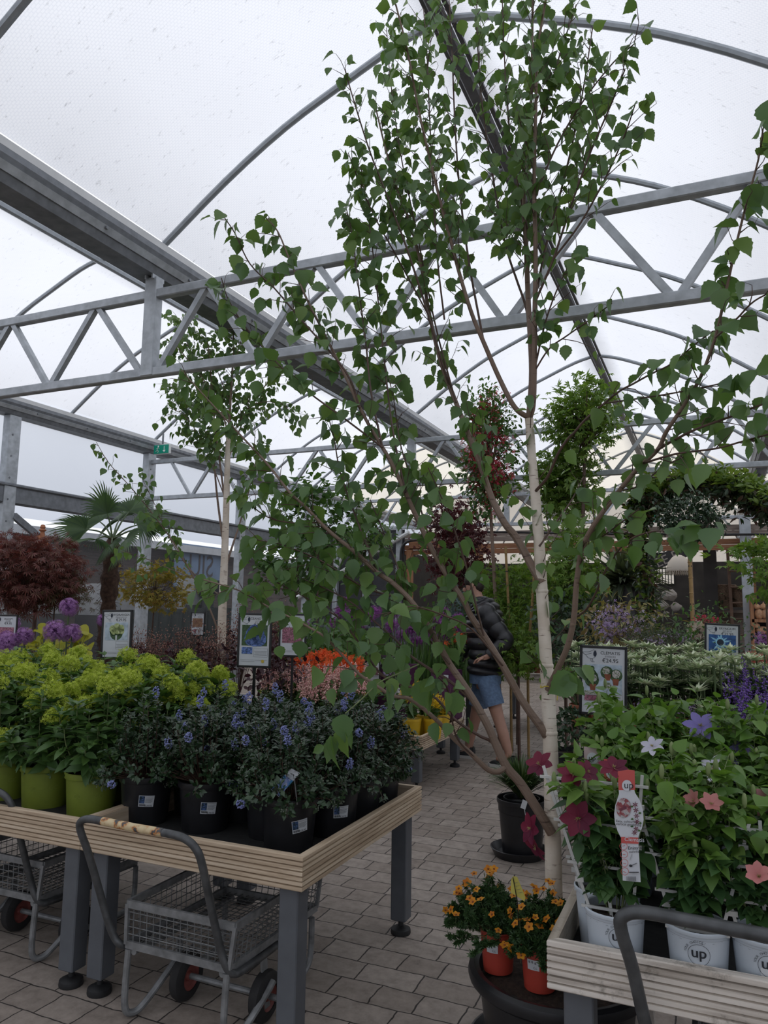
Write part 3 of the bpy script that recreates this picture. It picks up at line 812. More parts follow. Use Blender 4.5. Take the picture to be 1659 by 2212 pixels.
BX = {  # pixel course, depth at foot and tip, radius foot/tip, leafing start, twig step, twig length
 'trunk': ([(1199, 1990), (1196, 1900), (1193, 1760), (1190, 1640), (1184, 1500), (1178, 1400), (1172, 1300), (1165, 1180), (1158, 1090), (1150, 1000), (1143, 905)], 2.75, 2.78, .031, .016),
 'a': ([(1143, 905), (1149, 800), (1141, 650), (1136, 520), (1131, 440), (1140, 330), (1148, 200), (1150, 60), (1152, -60)], 2.78, 2.85, .0125, .004, .30, .075, .26),
 'b': ([(1143, 905), (1152, 860), (1155, 700), (1157, 560), (1154, 400), (1157, 250), (1163, 100), (1190, -60)], 2.78, 2.65, .0125, .004, .32, .075, .26),
 'c': ([(1172, 1260), (1150, 1225), (1118, 1165), (1090, 1130), (1062, 1075), (1040, 1010), (1005, 920), (985, 870), (950, 775), (925, 665), (910, 575), (885, 480), (855, 400), (830, 310), (812, 235)], 2.76, 3.0, .0165, .0035, .20, .085, .22),
 'd': ([(1143, 903), (1112, 880), (1080, 820), (1045, 740), (1020, 680), (995, 600), (975, 525), (955, 450), (930, 350), (905, 240), (880, 110), (855, 10)], 2.78, 2.55, .0105, .0035, .28, .075, .24),
 'e': ([(1152, 740), (1135, 660), (1118, 610), (1095, 540), (1076, 450), (1060, 350), (1042, 230), (1032, 100), (1030, 10)], 2.80, 3.05, .006, .003, .25, .075, .22),
 'f': ([(1157, 650), (1195, 560), (1235, 440), (1275, 330), (1318, 230), (1350, 150)], 2.74, 2.55, .005, .0025, .28, .075, .17),
 'f2': ([(1157, 420), (1205, 310), (1262, 215), (1325, 135), (1370, 95)], 2.72, 2.6, .004, .002, .2, .075, .2),
 'f3': ([(1195, 560), (1255, 480), (1310, 380), (1350, 290), (1372, 225)], 2.7, 2.5, .004, .002, .3, .075, .17),
 'f4': ([(1150, 820), (1180, 690), (1215, 600), (1255, 530)], 2.76, 2.7, .004, .002, .2, .075, .18),
 'i2': ([(925, 680), (860, 560), (810, 470), (775, 390), (752, 330)], 2.85, 2.75, .004, .002, .2, .075, .17),
 'j2': ([(985, 870), (940, 700), (900, 500), (865, 330), (842, 160), (835, 60)], 2.85, 3.1, .004, .002, .4, .075, .2),
 'g': ([(1157, 640), (1180, 530), (1215, 400), (1243, 280), (1262, 180), (1280, 60)], 2.75, 2.95, .005, .0025, .22, .07, .2),
 'h': ([(1150, 810), (1185, 755), (1225, 725), (1275, 690), (1322, 655)], 2.76, 2.6, .0035, .002, .3, .09, .1),
 'i': ([(985, 870), (960, 800), (925, 680), (880, 540), (835, 420), (800, 330), (768, 230), (745, 150)], 2.9, 2.7, .006, .0025, .5, .075, .16),
 'j': ([(960, 690), (945, 560), (935, 400), (928, 250), (922, 110), (915, 20)], 2.8, 3.0, .004, .0025, .15, .075, .2),
 'k': ([(1045, 740), (1012, 560), (992, 400), (982, 250), (976, 100), (970, 0)], 2.75, 2.8, .005, .0025, .3, .075, .2),
 'l': ([(1141, 500), (1115, 380), (1098, 260), (1090, 130), (1085, 0)], 2.8, 2.9, .004, .0025, .15, .075, .2),
 'l2': ([(1157, 300), (1185, 200), (1215, 100), (1245, 10)], 2.8, 2.9, .004, .0025, .1, .07, .2),
 # left side
 'm': ([(1180, 1590), (1168, 1570), (1127, 1512), (1086, 1438), (1045, 1373), (1018, 1332), (1002, 1299), (970, 1250), (935, 1190), (900, 1118), (876, 1064), (847, 1003), (826, 966), (802, 927), (777, 880), (740, 800), (700, 720), (660, 640), (625, 560), (600, 500), (572, 468)], 2.75, 2.55, .015, .0025, .22, .09, .18),
 'n': ([(1192, 1800), (1165, 1755), (1125, 1693), (1094, 1656), (1070, 1605), (1055, 1570), (1024, 1514), (996, 1471), (971, 1434), (953, 1402), (922, 1348), (887, 1297), (847, 1258), (815, 1237), (771, 1196), (720, 1155), (691, 1128), (658, 1093), (626, 1064), (580, 1005), (528, 949), (457, 872), (392, 800)], 2.72, 2.45, .018, .0025, .30, .09, .18),
 'o': ([(1094, 1656), (1076, 1667), (1055, 1663), (1035, 1645), (1014, 1625), (983, 1598), (963, 1576), (938, 1551), (910, 1527), (881, 1508), (847, 1502), (804, 1475), (775, 1455), (738, 1414), (703, 1377), (671, 1357), (636, 1338), (580, 1311), (520, 1277), (440, 1252)], 2.68, 2.2, .0105, .0022, .48, .10, .14),
 'p': ([(1024, 1514), (1014, 1508), (971, 1471), (932, 1447), (891, 1420), (871, 1398), (840, 1369), (800, 1335), (757, 1300), (700, 1270), (640, 1245)], 2.66, 2.5, .0065, .0022, .35, .09, .16),
 'q': ([(1125, 1693), (1069, 1610), (1037, 1590), (1004, 1570), (975, 1547), (930, 1500), (832, 1463), (785, 1402), (757, 1363), (740, 1340), (691, 1309), (632, 1275), (570, 1245)], 2.7, 2.4, .0065, .0022, .35, .095, .15),
 'r': ([(777, 880), (745, 800), (650, 690), (592, 622), (540, 570), (508, 505), (482, 466)], 2.6, 2.4, .0045, .002, .3, .085, .11),
 's': ([(826, 966), (802, 850), (790, 740), (772, 600), (760, 500), (745, 440)], 2.62, 2.75, .0045, .002, .3, .08, .14),
 't': ([(876, 1064), (852, 950), (838, 850), (822, 700), (806, 550), (793, 450), (780, 360)], 2.64, 2.9, .0045, .002, .28, .08, .16),
 'u': ([(826, 966), (745, 905), (640, 825), (542, 721), (495, 650), (478, 600)], 2.62, 2.4, .0045, .002, .35, .085, .13),
 'v': ([(935, 1190), (900, 1070), (865, 960), (850, 860), (830, 780)], 2.7, 3.0, .004, .002, .2, .08, .16),
 'w': ([(691, 1128), (640, 1130), (585, 1120), (540, 1090), (510, 1060)], 2.55, 2.6, .0035, .002, .1, .085, .15),
 'x': ([(815, 1237), (770, 1120), (735, 1020), (720, 940), (700, 870)], 2.6, 2.75, .004, .002, .25, .085, .16),
 'y': ([(887, 1297), (790, 1270), (700, 1215), (620, 1180), (550, 1165)], 2.6, 2.4, .0045, .002, .2, .085, .17),
 'z': ([(971, 1434), (900, 1340), (850, 1200), (820, 1130), (800, 1080)], 2.6, 2.75, .0045, .002, .3, .085, .17),
 'za': ([(1045, 1373), (1000, 1200), (960, 1090), (925, 1010)], 2.7, 2.5, .004, .002, .3, .10, .12),
 'zb': ([(1086, 1438), (1020, 1360), (960, 1330), (890, 1310), (830, 1330)], 2.66, 2.3, .004, .002, .3, .10, .12),
 'zc': ([(1035, 1645), (985, 1590), (970, 1500), (955, 1470), (930, 1450)], 2.6, 2.3, .0035, .002, .3, .085, .1),
 # right side
 'R1': ([(1183, 1490), (1205, 1445), (1228, 1390), (1240, 1330), (1246, 1255), (1258, 1185), (1286, 1129), (1338, 1060), (1377, 1013), (1421, 971), (1438, 935), (1463, 897), (1493, 850), (1515, 811), (1545, 730), (1568, 630), (1590, 530), (1615, 430), (1638, 345), (1648, 280)], 2.74, 2.15, .0115, .0022, .22, .085, .14),
 'R1b': ([(1421, 971), (1454, 952), (1504, 927), (1573, 902), (1620, 883), (1690, 860)], 2.45, 2.2, .0045, .0025, .15, .10, .07),
 'R1c': ([(1390, 1000), (1405, 996), (1463, 980), (1546, 969), (1609, 952), (1690, 930)], 2.48, 2.2, .004, .0022, .2, .10, .08),
 'R1d': ([(1338, 1060), (1380, 1050), (1430, 1010), (1480, 985)], 2.55, 2.5, .003, .002, .2, .085, .1),
 'R1e': ([(1545, 730), (1590, 690), (1630, 650), (1690, 620)], 2.25, 2.15, .003, .002, .1, .08, .1),
 'R2': ([(1158, 1060), (1167, 1050), (1182, 1032), (1195, 1004), (1207, 977), (1226, 949), (1241, 934), (1264, 907), (1308, 869), (1340, 844), (1368, 829), (1406, 808), (1450, 786), (1500, 745), (1540, 715)], 2.76, 2.4, .0062, .002, .42, .10, .09),
 'R2c': ([(1308, 871), (1378, 861), (1450, 850), (1560, 828), (1650, 805)], 2.6, 2.3, .003, .002, .1, .095, .08),
 'R3': ([(1240, 1335), (1266, 1317), (1287, 1281), (1305, 1238), (1334, 1191), (1367, 1162), (1421, 1147), (1475, 1156), (1540, 1149)], 2.73, 2.35, .0042, .002, .35, .095, .08),
 'R4': ([(1258, 1185), (1300, 1160), (1340, 1130), (1380, 1100)], 2.65, 2.6, .003, .002, .1, .08, .11),
 'R5': ([(1165, 1180), (1200, 1130), (1235, 1080), (1260, 1030)], 2.75, 2.9, .004, .002, .2, .08, .14),
 'R6': ([(1184, 1500), (1205, 1460), (1240, 1450)], 2.72, 2.6, .003, .002, .5, .06, .05),
}
def birch():
    g = np.random.default_rng(11)
    t = thing('birch_tree', 'tall white-trunked birch in a large black pot, russet branches across the middle of the view', 'tree', tuple(P(1199, 1990, 2.75)))
    o = np.array(t.location)
    fol, tw, bt, bb, bs = MB(), MB(), MB(), MB(), MB()
    for k, d in BX.items():
        px, ya, yb, r0, r1 = d[:5]
        pts = branch(px, ya, yb, 5)
        rr = np.linspace(r0, r1, len(pts))
        if k == 'trunk':
            bt.tube(pts - o, rr * (1 + .03 * g.normal(size=len(pts))), 16)
            twigs(g, pts - o, .42, .09, .26, fol, tw, .066, .02, L_BIRCH, .0019, .25, .045)
            for q in (.62, .47, .335, .20):   # swollen branch collars
                i = int(q * len(pts)); bt.ball(pts[i] - o, rr[i] * 1.12, sc=(1, 1, .7))
            continue
        (bb if r0 > .009 else bs).tube(pts - o, rr, 10 if r0 > .009 else 6)
        f0, step, ln = d[5:]
        up = .5 if k[0] in 'abcdefgijkl' else .12
        size = .060 if k[0] in 'abcdefghijkl' else .072
        if k[0] == 'R': size = .070
        twigs(g, pts - o, f0, step * (.58 if k[0] == 'R' else .5), ln * 1.05, fol, tw, size, .02, L_BIRCH, .0019, up, .036)
        # leaves straight on the last stretch
        m = pts[int(len(pts) * .8):] - o
        hang_leaves(g, m[::2], unit(np.gradient(m, axis=0))[::2], size, .02, fol, L_BIRCH, tw)
    # the long green shoot that hangs towards the viewer, its big leaves
    sh = branch([(905, 1435), (861, 1455), (822, 1473), (775, 1516), (746, 1541)], 2.45, 2.2, 5) - o
    gs = MB(); gs.tube(sh, np.linspace(.0026, .0018, len(sh)), 5); obj('green_shoot', gs, GREENTWIG, t)
    def one(x, y, Y, tx, ty, L, nx=.2, wx=1.0):
        a = P(x, y, Y) - o; b = P(tx, ty, Y) - o
        fol.scatter(L_BIRCH, a[None], frames(unit(b - a)[None], np.array([[nx, -1, .25]]), np.linalg.norm(b - a), wx))
    for q in [(742, 1543, 2.2, 742, 1607, 0, .15, 1.05), (736, 1572, 2.22, 748, 1642, 0, -.3, .75), (722, 1590, 2.22, 704, 1655, 0, .5, .6), (716, 1588, 2.2, 724, 1668, 0, -1, .5), (745, 1570, 2.24, 762, 1620, 0, .9, .5), (700, 1612, 2.2, 672, 1628, 0, .3, .7),
              (846, 1465, 2.3, 850, 1505, 0, .3, 1), (810, 1470, 2.3, 800, 1520, 0, -.4, .9), (838, 1470, 2.3, 845, 1550, 0, .9, .3), (870, 1450, 2.35, 880, 1490, 0, .2, 1), (908, 1470, 2.4, 925, 1540, 0, -.2, 1), (985, 1495, 2.4, 980, 1550, 0, .3, 1), (872, 1400, 2.4, 862, 1460, 0, -.5, .8),
              (1245, 1463, 2.55, 1180, 1500, 0, .3, 1.0), (1222, 1455, 2.55, 1245, 1502, 0, -.4, 1.0), (652, 1385, 2.3, 645, 1425, 0, .2, 1.2), (603, 1395, 2.3, 607, 1425, 0, .3, 1.1), (440, 1240, 2.25, 425, 1285, 0, .3, .8), (540, 1262, 2.3, 545, 1300, 0, .1, 1.2)]:
        one(*q)
    tr = obj('trunk', bt, BARKW, t)
    obj('main_branch', bb, BARKR, t); obj('branch', bs, TWIG, t); obj('twig', tw, TWIG, t, sharp=None)
    obj('foliage', fol, BIRCHLEAF, t, sharp=None)
    mb = MB(); p = P(1184, 1483, 2.75) - o
    mb.tube([p + np.array([.027 * math.cos(a), .027 * math.sin(a), .004 * math.sin(3 * a)]) for a in np.arange(14) * 2 * PI / 14], .0022, 6, closed=True)
    mb.tube([p + np.array([.027, -.005, 0]), p + np.array([.036, -.012, -.02]), p + np.array([.034, -.015, -.045])], .0018, 5)
    obj('yellow_tie', mb, plain('yellow_string', (.55, .42, .03), .6), t)['label'] = 'yellow string tied round the trunk'
    return t
birch()

def small_birch():
    g = np.random.default_rng(5)
    t = thing('birch_tree', 'slimmer white birch farther back, rising between the lime flowers and the blue shrub sign', 'tree', (P(478, 1395, 5.0)[0], 5.0, 0))
    o = np.array(t.location); fol, tw, bt, bs = MB(), MB(), MB(), MB()
    base = P(478, 1395, 5.0); foot = np.array([base[0], 5.0, .0])
    tr = np.concatenate([[foot], branch([(478, 1395), (481, 1300), (484, 1230), (487, 1150), (490, 1050), (492, 980), (494, 940)], 5.0, 5.0, 3)])
    bt.tube(tr - o, np.linspace(.037, .019, len(tr)), 12); obj('trunk', bt, BARKW, t)
    B = [([(494, 940), (497, 880), (502, 800), (505, 740), (498, 690)], 5, 5.1, .013, .004, .1), ([(488, 1100), (475, 1000), (462, 900), (455, 800), (448, 730)], 5, 4.9, .009, .003, .25), ([(486, 1200), (470, 1080), (463, 1000), (461, 920), (430, 800), (395, 720)], 5, 5.2, .01, .003, .35),
         ([(484, 1235), (505, 1170), (518, 1130), (540, 1050), (560, 960)], 5, 5.2, .01, .003, .45), ([(494, 940), (475, 880), (440, 820), (400, 770), (372, 735)], 5, 4.8, .006, .003, .2), ([(502, 800), (520, 740), (540, 700)], 5.05, 5.2, .005, .002, .1), ([(490, 1000), (530, 900), (575, 830), (600, 790)], 5, 5.3, .007, .003, .25),
         ([(488, 1080), (440, 960), (400, 900), (365, 880)], 5, 4.9, .005, .002, .4), ([(497, 870), (450, 760), (400, 700), (375, 685)], 5.05, 5.1, .004, .002, .3), ([(492, 960), (540, 880), (600, 870), (640, 900)], 5, 5.2, .004, .002, .3), ([(461, 920), (420, 880), (390, 840), (370, 830)], 5.1, 5.3, .004, .002, .1),
         ([(478, 1385), (455, 1320), (420, 1250), (380, 1180), (330, 1110), (280, 1050), (235, 1000), (208, 955)], 5, 4.6, .008, .002, .35), ([(482, 1290), (440, 1260), (395, 1210), (360, 1150), (330, 1080), (300, 1020)], 5, 4.8, .005, .002, .3), ([(420, 1250), (370, 1230), (310, 1205), (260, 1190)], 4.9, 4.7, .004, .002, .3)]
    for i, (px, a, b, r0, r1, f0) in enumerate(B):
        pts = branch(px, a, b, 5); bs.tube(pts - o, np.linspace(r0, r1, len(pts)), 6)
        twigs(g, pts - o, f0, .05 if i > 10 else .028, .22 if i > 10 else .32, fol, tw, .07 if i > 10 else .062, .02, L_BIRCH, .002, .1, .05 if i > 10 else .04)
    obj('branch', bs, BARKR, t); obj('twig', tw, TWIG, t, sharp=None); obj('foliage', fol, BIRCHLEAF, t, sharp=None)
small_birch()
# ------------------------------------------------------------------ pots, soil, labels
BLACKP = plain('black_plastic_pot', (.013, .013, .015), .38, 0, .25, 18, .03)
LIMEP = plain('lime_plastic_pot', (.185, .235, .028), .5, 0, .12, 10, .03)
WHITEP = plain('white_plastic_pot', (.52, .57, .62), .4, 0, .05, 10)
REDP = plain('orange_red_plastic_pot', (.44, .055, .035), .45, 0, .1, 12)
TERRAP = plain('terracotta_plastic_pot', (.33, .11, .06), .55, 0, .15, 14)
YELP = plain('yellow_plastic_pot', (.62, .40, .02), .45, 0, .1, 12)
SOIL = plain('dark_compost', (.035, .022, .015), .95, 0, .6, 60, .8)
BARKM = plain('bark_mulch', (.075, .042, .028), .9, 0, .6, 55, .9)
PAPER = plain('white_label_paper', (.58, .60, .62), .5, 0, .03, 10)
INK = plain('black_print', (.02, .02, .022), .6)
INKG = plain('grey_print', (.20, .20, .21), .6)
CARD = plain('white_card', (.56, .58, .61), .45, 0, .03, 10)
BLACKF = plain('black_frame', (.012, .012, .013), .4, 0, .2, 20)
def pixmat(name, cols, scale=60):
    "a small printed picture: blotches of the printed colours"
    if name in MATS: return MATS[name]
    m, nt, out = _new(name)
    tc = N(nt, 'ShaderNodeTexCoord'); vo = N(nt, 'ShaderNodeTexVoronoi'); vo.inputs['Scale'].default_value = scale
    no = N(nt, 'ShaderNodeTexNoise'); no.inputs['Scale'].default_value = scale * .35; no.inputs['Detail'].default_value = 4
    nt.links.new(tc.outputs['Object'], vo.inputs['Vector']); nt.links.new(tc.outputs['Object'], no.inputs['Vector'])
    sp = N(nt, 'ShaderNodeSeparateColor'); nt.links.new(vo.outputs['Color'], sp.inputs[0])
    ad = N(nt, 'ShaderNodeMath', _operation='MULTIPLY_ADD'); ad.inputs[1].default_value = .45; nt.links.new(sp.outputs[0], ad.inputs[0])
    mu = N(nt, 'ShaderNodeMath', _operation='MULTIPLY'); mu.inputs[1].default_value = .6; nt.links.new(no.outputs['Fac'], mu.inputs[0]); nt.links.new(mu.outputs[0], ad.inputs[2])
    c = ramp(nt, ad.outputs[0], [(.2 + .6 * i / max(1, len(cols) - 1), k) for i, k in enumerate(cols)])
    b = N(nt, 'ShaderNodeBsdfPrincipled'); b.inputs['Roughness'].default_value = .45
    nt.links.new(c, b.inputs['Base Color']); nt.links.new(b.outputs[0], out.inputs[0]); MATS[name] = m
    return m
PICSIGN = pixmat('print_blue_shrub', [(.02, .05, .06), (.05, .10, .25), (.10, .18, .45), (.22, .30, .65)], 150)
PICBLUE = pixmat('print_blue_blossom', [(.01, .02, .02), (.02, .04, .06), (.04, .08, .18), (.10, .16, .36)], 220)

def pot(t, r1, r0, h, mat, lip=.012, n=28, fill=.85, soil=SOIL, rim=.028):
    mb = MB()
    mb.lathe([(.001, 0), (r0, 0), (r0 + (r1 - lip * .5 - r0) * (h - rim) / h, h - rim), (r1 - .001, h - rim + .002), (r1, h - rim + .005), (r1, h - .003), (r1 - .003, h), (r1 - .006, h - .002), (r1 - .009, h * fill - .01), (.001, h * fill - .015)], n=n)
    p = obj('pot', mb, mat, t)
    mb = MB(); g = np.random.default_rng(3)
    pr = [(.001, h * fill + .012)] + [(r1 * q, h * fill + .012 * (1 - q)) for q in (.3, .55, .75, .93)]
    mb.lathe(pr[::-1], n=18); 
    mb.v[-1][:, 2] += g.normal(0, .003, len(mb.v[-1]))
    obj('soil', mb, soil, t)
    return p

def on_pot(v, r0, r1, h, ang, z0):
    "bend flat label coordinates (u across, w up) onto a tapering pot wall"
    v = np.asarray(v, float); z = z0 + v[:, 1]; r = r0 + (r1 - r0) * z / h + .0012 + v[:, 2]
    a = ang + v[:, 0] / (r0 + (r1 - r0) * z0 / h)
    return np.stack([r * np.cos(a), r * np.sin(a), z], 1)

def pot_label(t, r0, r1, h, ang, z0, w=.062, hh=.046, price='€39.95', name='CEANOTHUS VICTORIA', pic=PICBLUE, tilt=0.0):
    R = np.array([[math.cos(tilt), -math.sin(tilt), 0], [math.sin(tilt), math.cos(tilt), 0], [0, 0, 1]])
    def put(mb, v, f): mb.add(on_pot(np.asarray(v, float) @ R.T, r0, r1, h, ang, z0), f)
    def patch(x0, x1, y0, y1, lift=0.0, n=6, bev=.003):
        xs = np.linspace(x0, x1, n + 1)
        v = [(x, y, lift) for x in xs for y in (y0, y1)]
        return v, [(2 * i, 2 * i + 2, 2 * i + 3, 2 * i + 1) for i in range(n)]
    mb = MB(); put(mb, *patch(-w / 2, w / 2, -hh / 2, hh / 2)); l = obj('label', mb, PAPER, t)
    mb = MB(); put(mb, *patch(-w / 2 + .002, -w / 2 + .024, -hh / 2 + .014, hh / 2 - .002, .0006)); obj('label_picture', mb, pic, l)
    mb = MB()
    v, f = text(name, .0052); put(mb, v + np.array([-w / 2 + .0255, hh / 2 - .0065, .0006]), f)
    v, f = text(price, .0105); put(mb, v + np.array([w / 2 - .036, -hh / 2 + .001, .0006]), f)
    for i in range(6):
        put(mb, *patch(-w / 2 + .026, w / 2 - .003 - .004 * (i % 3), hh / 2 - .0125 - i * .0032, hh / 2 - .0115 - i * .0032, .0006))
    x = -w / 2 + .003
    for i in range(11):
        ww = .0007 + .0008 * ((i * 7) % 3); put(mb, *patch(x, x + ww, -hh / 2 + .003, -hh / 2 + .0115, .0006, 1)); x += ww + .0009
    obj('label_print', mb, INK, l)
    return l

def potspot(x, y, r, z=ZTRAY):
    p = PZ(x, y, z); d = p[:2] - EYE[:2]; d = d / np.linalg.norm(d)
    return (p[0] + d[0] * r, p[1] + d[1] * r, z)

def stems_dome(g, n, h0, r, h, spread=1.0, flat=.35):
    "stem tips over a rounded plant: returns list of curves from the soil to the outline"
    out = []
    for i in range(n):
        a = g.uniform(0, 2 * PI); q = math.sqrt(g.uniform(0, 1)) * spread
        tip = np.array([r * q * math.cos(a), r * q * math.sin(a), h0 + h * (1 - flat * q * q) * g.uniform(.72, 1.05)])
        b = np.array([.025 * math.cos(a), .025 * math.sin(a), h0])
        t = np.linspace(0, 1, 7)[:, None]
        out.append(b * (1 - t) + tip * t + np.array([math.cos(a), math.sin(a), 0]) * r * .22 * q * np.sin(PI * t) )
    return out

# ------------------------------------------------------------------ dark blue-flowered shrubs in black pots
CEALEAF = leafmat('small_dark_glossy_leaf', [(.014, .036, .015), (.022, .052, .020), (.030, .066, .026), (.050, .092, .042), (.020, .046, .020)], .33, .12, .55)
CEABLUE = leafmat('powder_blue_blossom', [(.20, .23, .50), (.27, .30, .58), (.34, .37, .64), (.22, .25, .52)], .6, .15, .2, (1, 1, 1.1))
CEABUD = leafmat('grey_green_bud', [(.12, .15, .11), (.17, .19, .15), (.09, .12, .08)], .6, .1, .2)
def ceanothus_meshes(seed, nfl):
    g = np.random.default_rng(seed); fol, st, bl, bd = MB(), MB(), MB(), MB()
    h0 = .18
    for c in stems_dome(g, 100, h0, .222, .36, 1.05, .74):
        c = c + np.array([0, 0, -.03]) * np.linspace(0, 1, len(c))[:, None] ** 3 * g.uniform(0, 3)
        st.tube(c, np.linspace(.0022, .001, len(c)), 4, caps=False)
        L = np.linalg.norm(c[-1] - c[0]); n = int(L / .0088)
        u = np.sqrt(g.uniform(.12, 1, n)) * (len(c) - 1); j = np.minimum(u.astype(int), len(c) - 2); w = (u - j)[:, None]
        T = c[j] * (1 - w) + c[j + 1] * w; D = unit(c[j + 1] - c[j])
        sd = unit(np.cross(D, rdir(g, n))); T = T + sd * g.uniform(0, .028, n)[:, None]
        fol.scatter(L_OVAL3, T, frames(unit(sd + D * .6 + g.normal(0, .35, (n, 3))), unit(D + g.normal(0, .4, (n, 3)) + np.array([0, 0, .6])), .025 * g.uniform(.6, 1.2, n), 1.15))
        if g.uniform() < .45:
            k = 9; bd.scatter(L_BEAD, c[-1] + g.normal(0, .006, (k, 3)), np.repeat(np.eye(3)[None] * .0036, k, 0))
    tips = stems_dome(g, nfl, h0, .235, .345, 1.05, 1.0)
    for c in tips:
        tip = c[-1]; d = unit(c[-1] - c[-3]); k = 60; L = g.uniform(.003, .014)
        s = g.normal(size=(k, 3)); s = s / np.linalg.norm(s, axis=1)[:, None] * g.uniform(.75, 1, k)[:, None]
        bl.scatter(L_BEAD, tip + s * .0155 + d * (s @ d)[:, None] * L, np.repeat(np.eye(3)[None], k, 0) * g.uniform(.0028, .0046, k)[:, None, None])
    return fol.mesh('ceanothus_foliage', CEALEAF), st.mesh('ceanothus_stem', TWIG), bl.mesh('ceanothus_blossom', CEABLUE), bd.mesh('ceanothus_bud', CEABUD)
CEA = [ceanothus_meshes(31 + i, n) for i, n in enumerate((6, 8, 4))]
def ceanothus(label, loc, var, rz, lab=None, group=None, sc=1.0, tilt=0.0):
    t = thing('ceanothus', label, 'potted shrub', loc, 0, group)
    t.scale = (sc, sc, sc)
    p = pot(t, .116, .092, .20, BLACKP, soil=BARKM)
    for nm, me in zip(('foliage', 'stem', 'blossom', 'bud_foliage'), CEA[var]):
        o = obj(nm, me, None, t); o.rotation_euler = (0, 0, rz)
    if lab is not None: pot_label(t, .092, .113, .20, lab, .105, tilt=tilt)
    return t
def facing(loc): return math.atan2(-loc[1], -loc[0])
c1 = potspot(312, 1786, .092); c2 = potspot(441, 1803, .092); c3 = potspot(622, 1848, .092)
ceanothus('black pot of blue-flowered shrub, price label low, next to the lime green pots', c1, 0, .3, facing(c1) + .02, tilt=-.08)
ceanothus('black pot of blue-flowered shrub with a price label, behind the taped trolley handle', c2, 1, 1.9, facing(c2) + .12, tilt=-.08)
ceanothus('black pot of blue-flowered shrub wearing a tilted label and a plant tag', c3, 2, 4.0, facing(c3) + .42, tilt=.13)
c4 = (-1.455, 2.895, ZTRAY); c5 = (-1.46, 3.145, ZTRAY); c6 = (-1.455, 3.385 - .05, ZTRAY)
c4 = (-1.475, 2.87, ZTRAY); c5 = (-1.475, 3.105, ZTRAY); c6 = (-1.475, 3.325, ZTRAY)
ceanothus('black pot of blue-flowered shrub behind the tagged one, along the bench edge', c4, 1, 5.0, facing(c4) + .35)
ceanothus('black pot of blue-flowered shrub, third along the bench edge from the near corner', c5, 0, 2.4)
ceanothus('black pot of blue-flowered shrub at the far corner of the bench', c6, 1, .7)
k = 0
for ix, X in enumerate((-2.165, -1.94, -1.71)):
    for iy, Y in enumerate((2.60, 2.84, 3.075, 3.31)):
        if iy == 0 and ix < 2: continue
        if iy == 0: Y = 2.70
        ceanothus('black pot of blue-flowered shrub standing inside the block of black pots', (X + (.03 if iy == 0 else 0), Y + .015 * ix + (.03 if ix < 2 and iy == 1 else 0), ZTRAY), (k * 2 + 1) % 3, k * 1.3, None, 'black potted shrubs inside the block'); k += 1
def plant_tag():
    t = thing('plant_tag', 'blue and white plant tag leaning on a grey stick before the dark shrubs', 'tag', (0, 0, 0))
    Y = 2.50
    a, b, c, d = [P(x, y, Y) for x, y in ((583, 1703), (630, 1660), (648, 1670), (603, 1722))]
    n = unit(np.cross(b - a, d - a)); th = n * .001
    def card(f0, f1, off, mat, nm, par):
        q = [a + (b - a) * f0, a + (b - a) * f1, d + (c - d) * f1, d + (c - d) * f0]
        mb = MB(); mb.add([x + off for x in q] + [x + off - th for x in q], [(0, 1, 2, 3), (7, 6, 5, 4), (0, 4, 5, 1), (1, 5, 6, 2), (2, 6, 7, 3), (3, 7, 4, 0)])
        return obj(nm, mb, mat, par, False)
    s = -1 if n @ FWD > 0 else 1
    base = card(0, 1, n * 0, CARD, 'card', t)
    card(.02, .68, n * s * .0012, pixmat('tag_blue_flower', [(.02, .10, .25), (.05, .25, .5), (.25, .35, .75), (.55, .6, .8)], 90), 'picture', t)
    mb = MB(); q0 = a + (b - a) * .72 + (d - a) * .2 + n * s * .002
    ux = unit(d - a); 
    for i in range(4): mb.bar(q0 + unit(b - a) * i * .004, q0 + unit(b - a) * i * .004 + ux * .013, .0008, .0004, up=n)
    obj('print', mb, INKG, t)
    mb = MB(); mb.tube([P(634, 1672, Y), P(638, 1700, Y + .005), P(642, 1738, Y + .02)], .0028, 6); obj('stick', mb, GALV, t)
plant_tag()

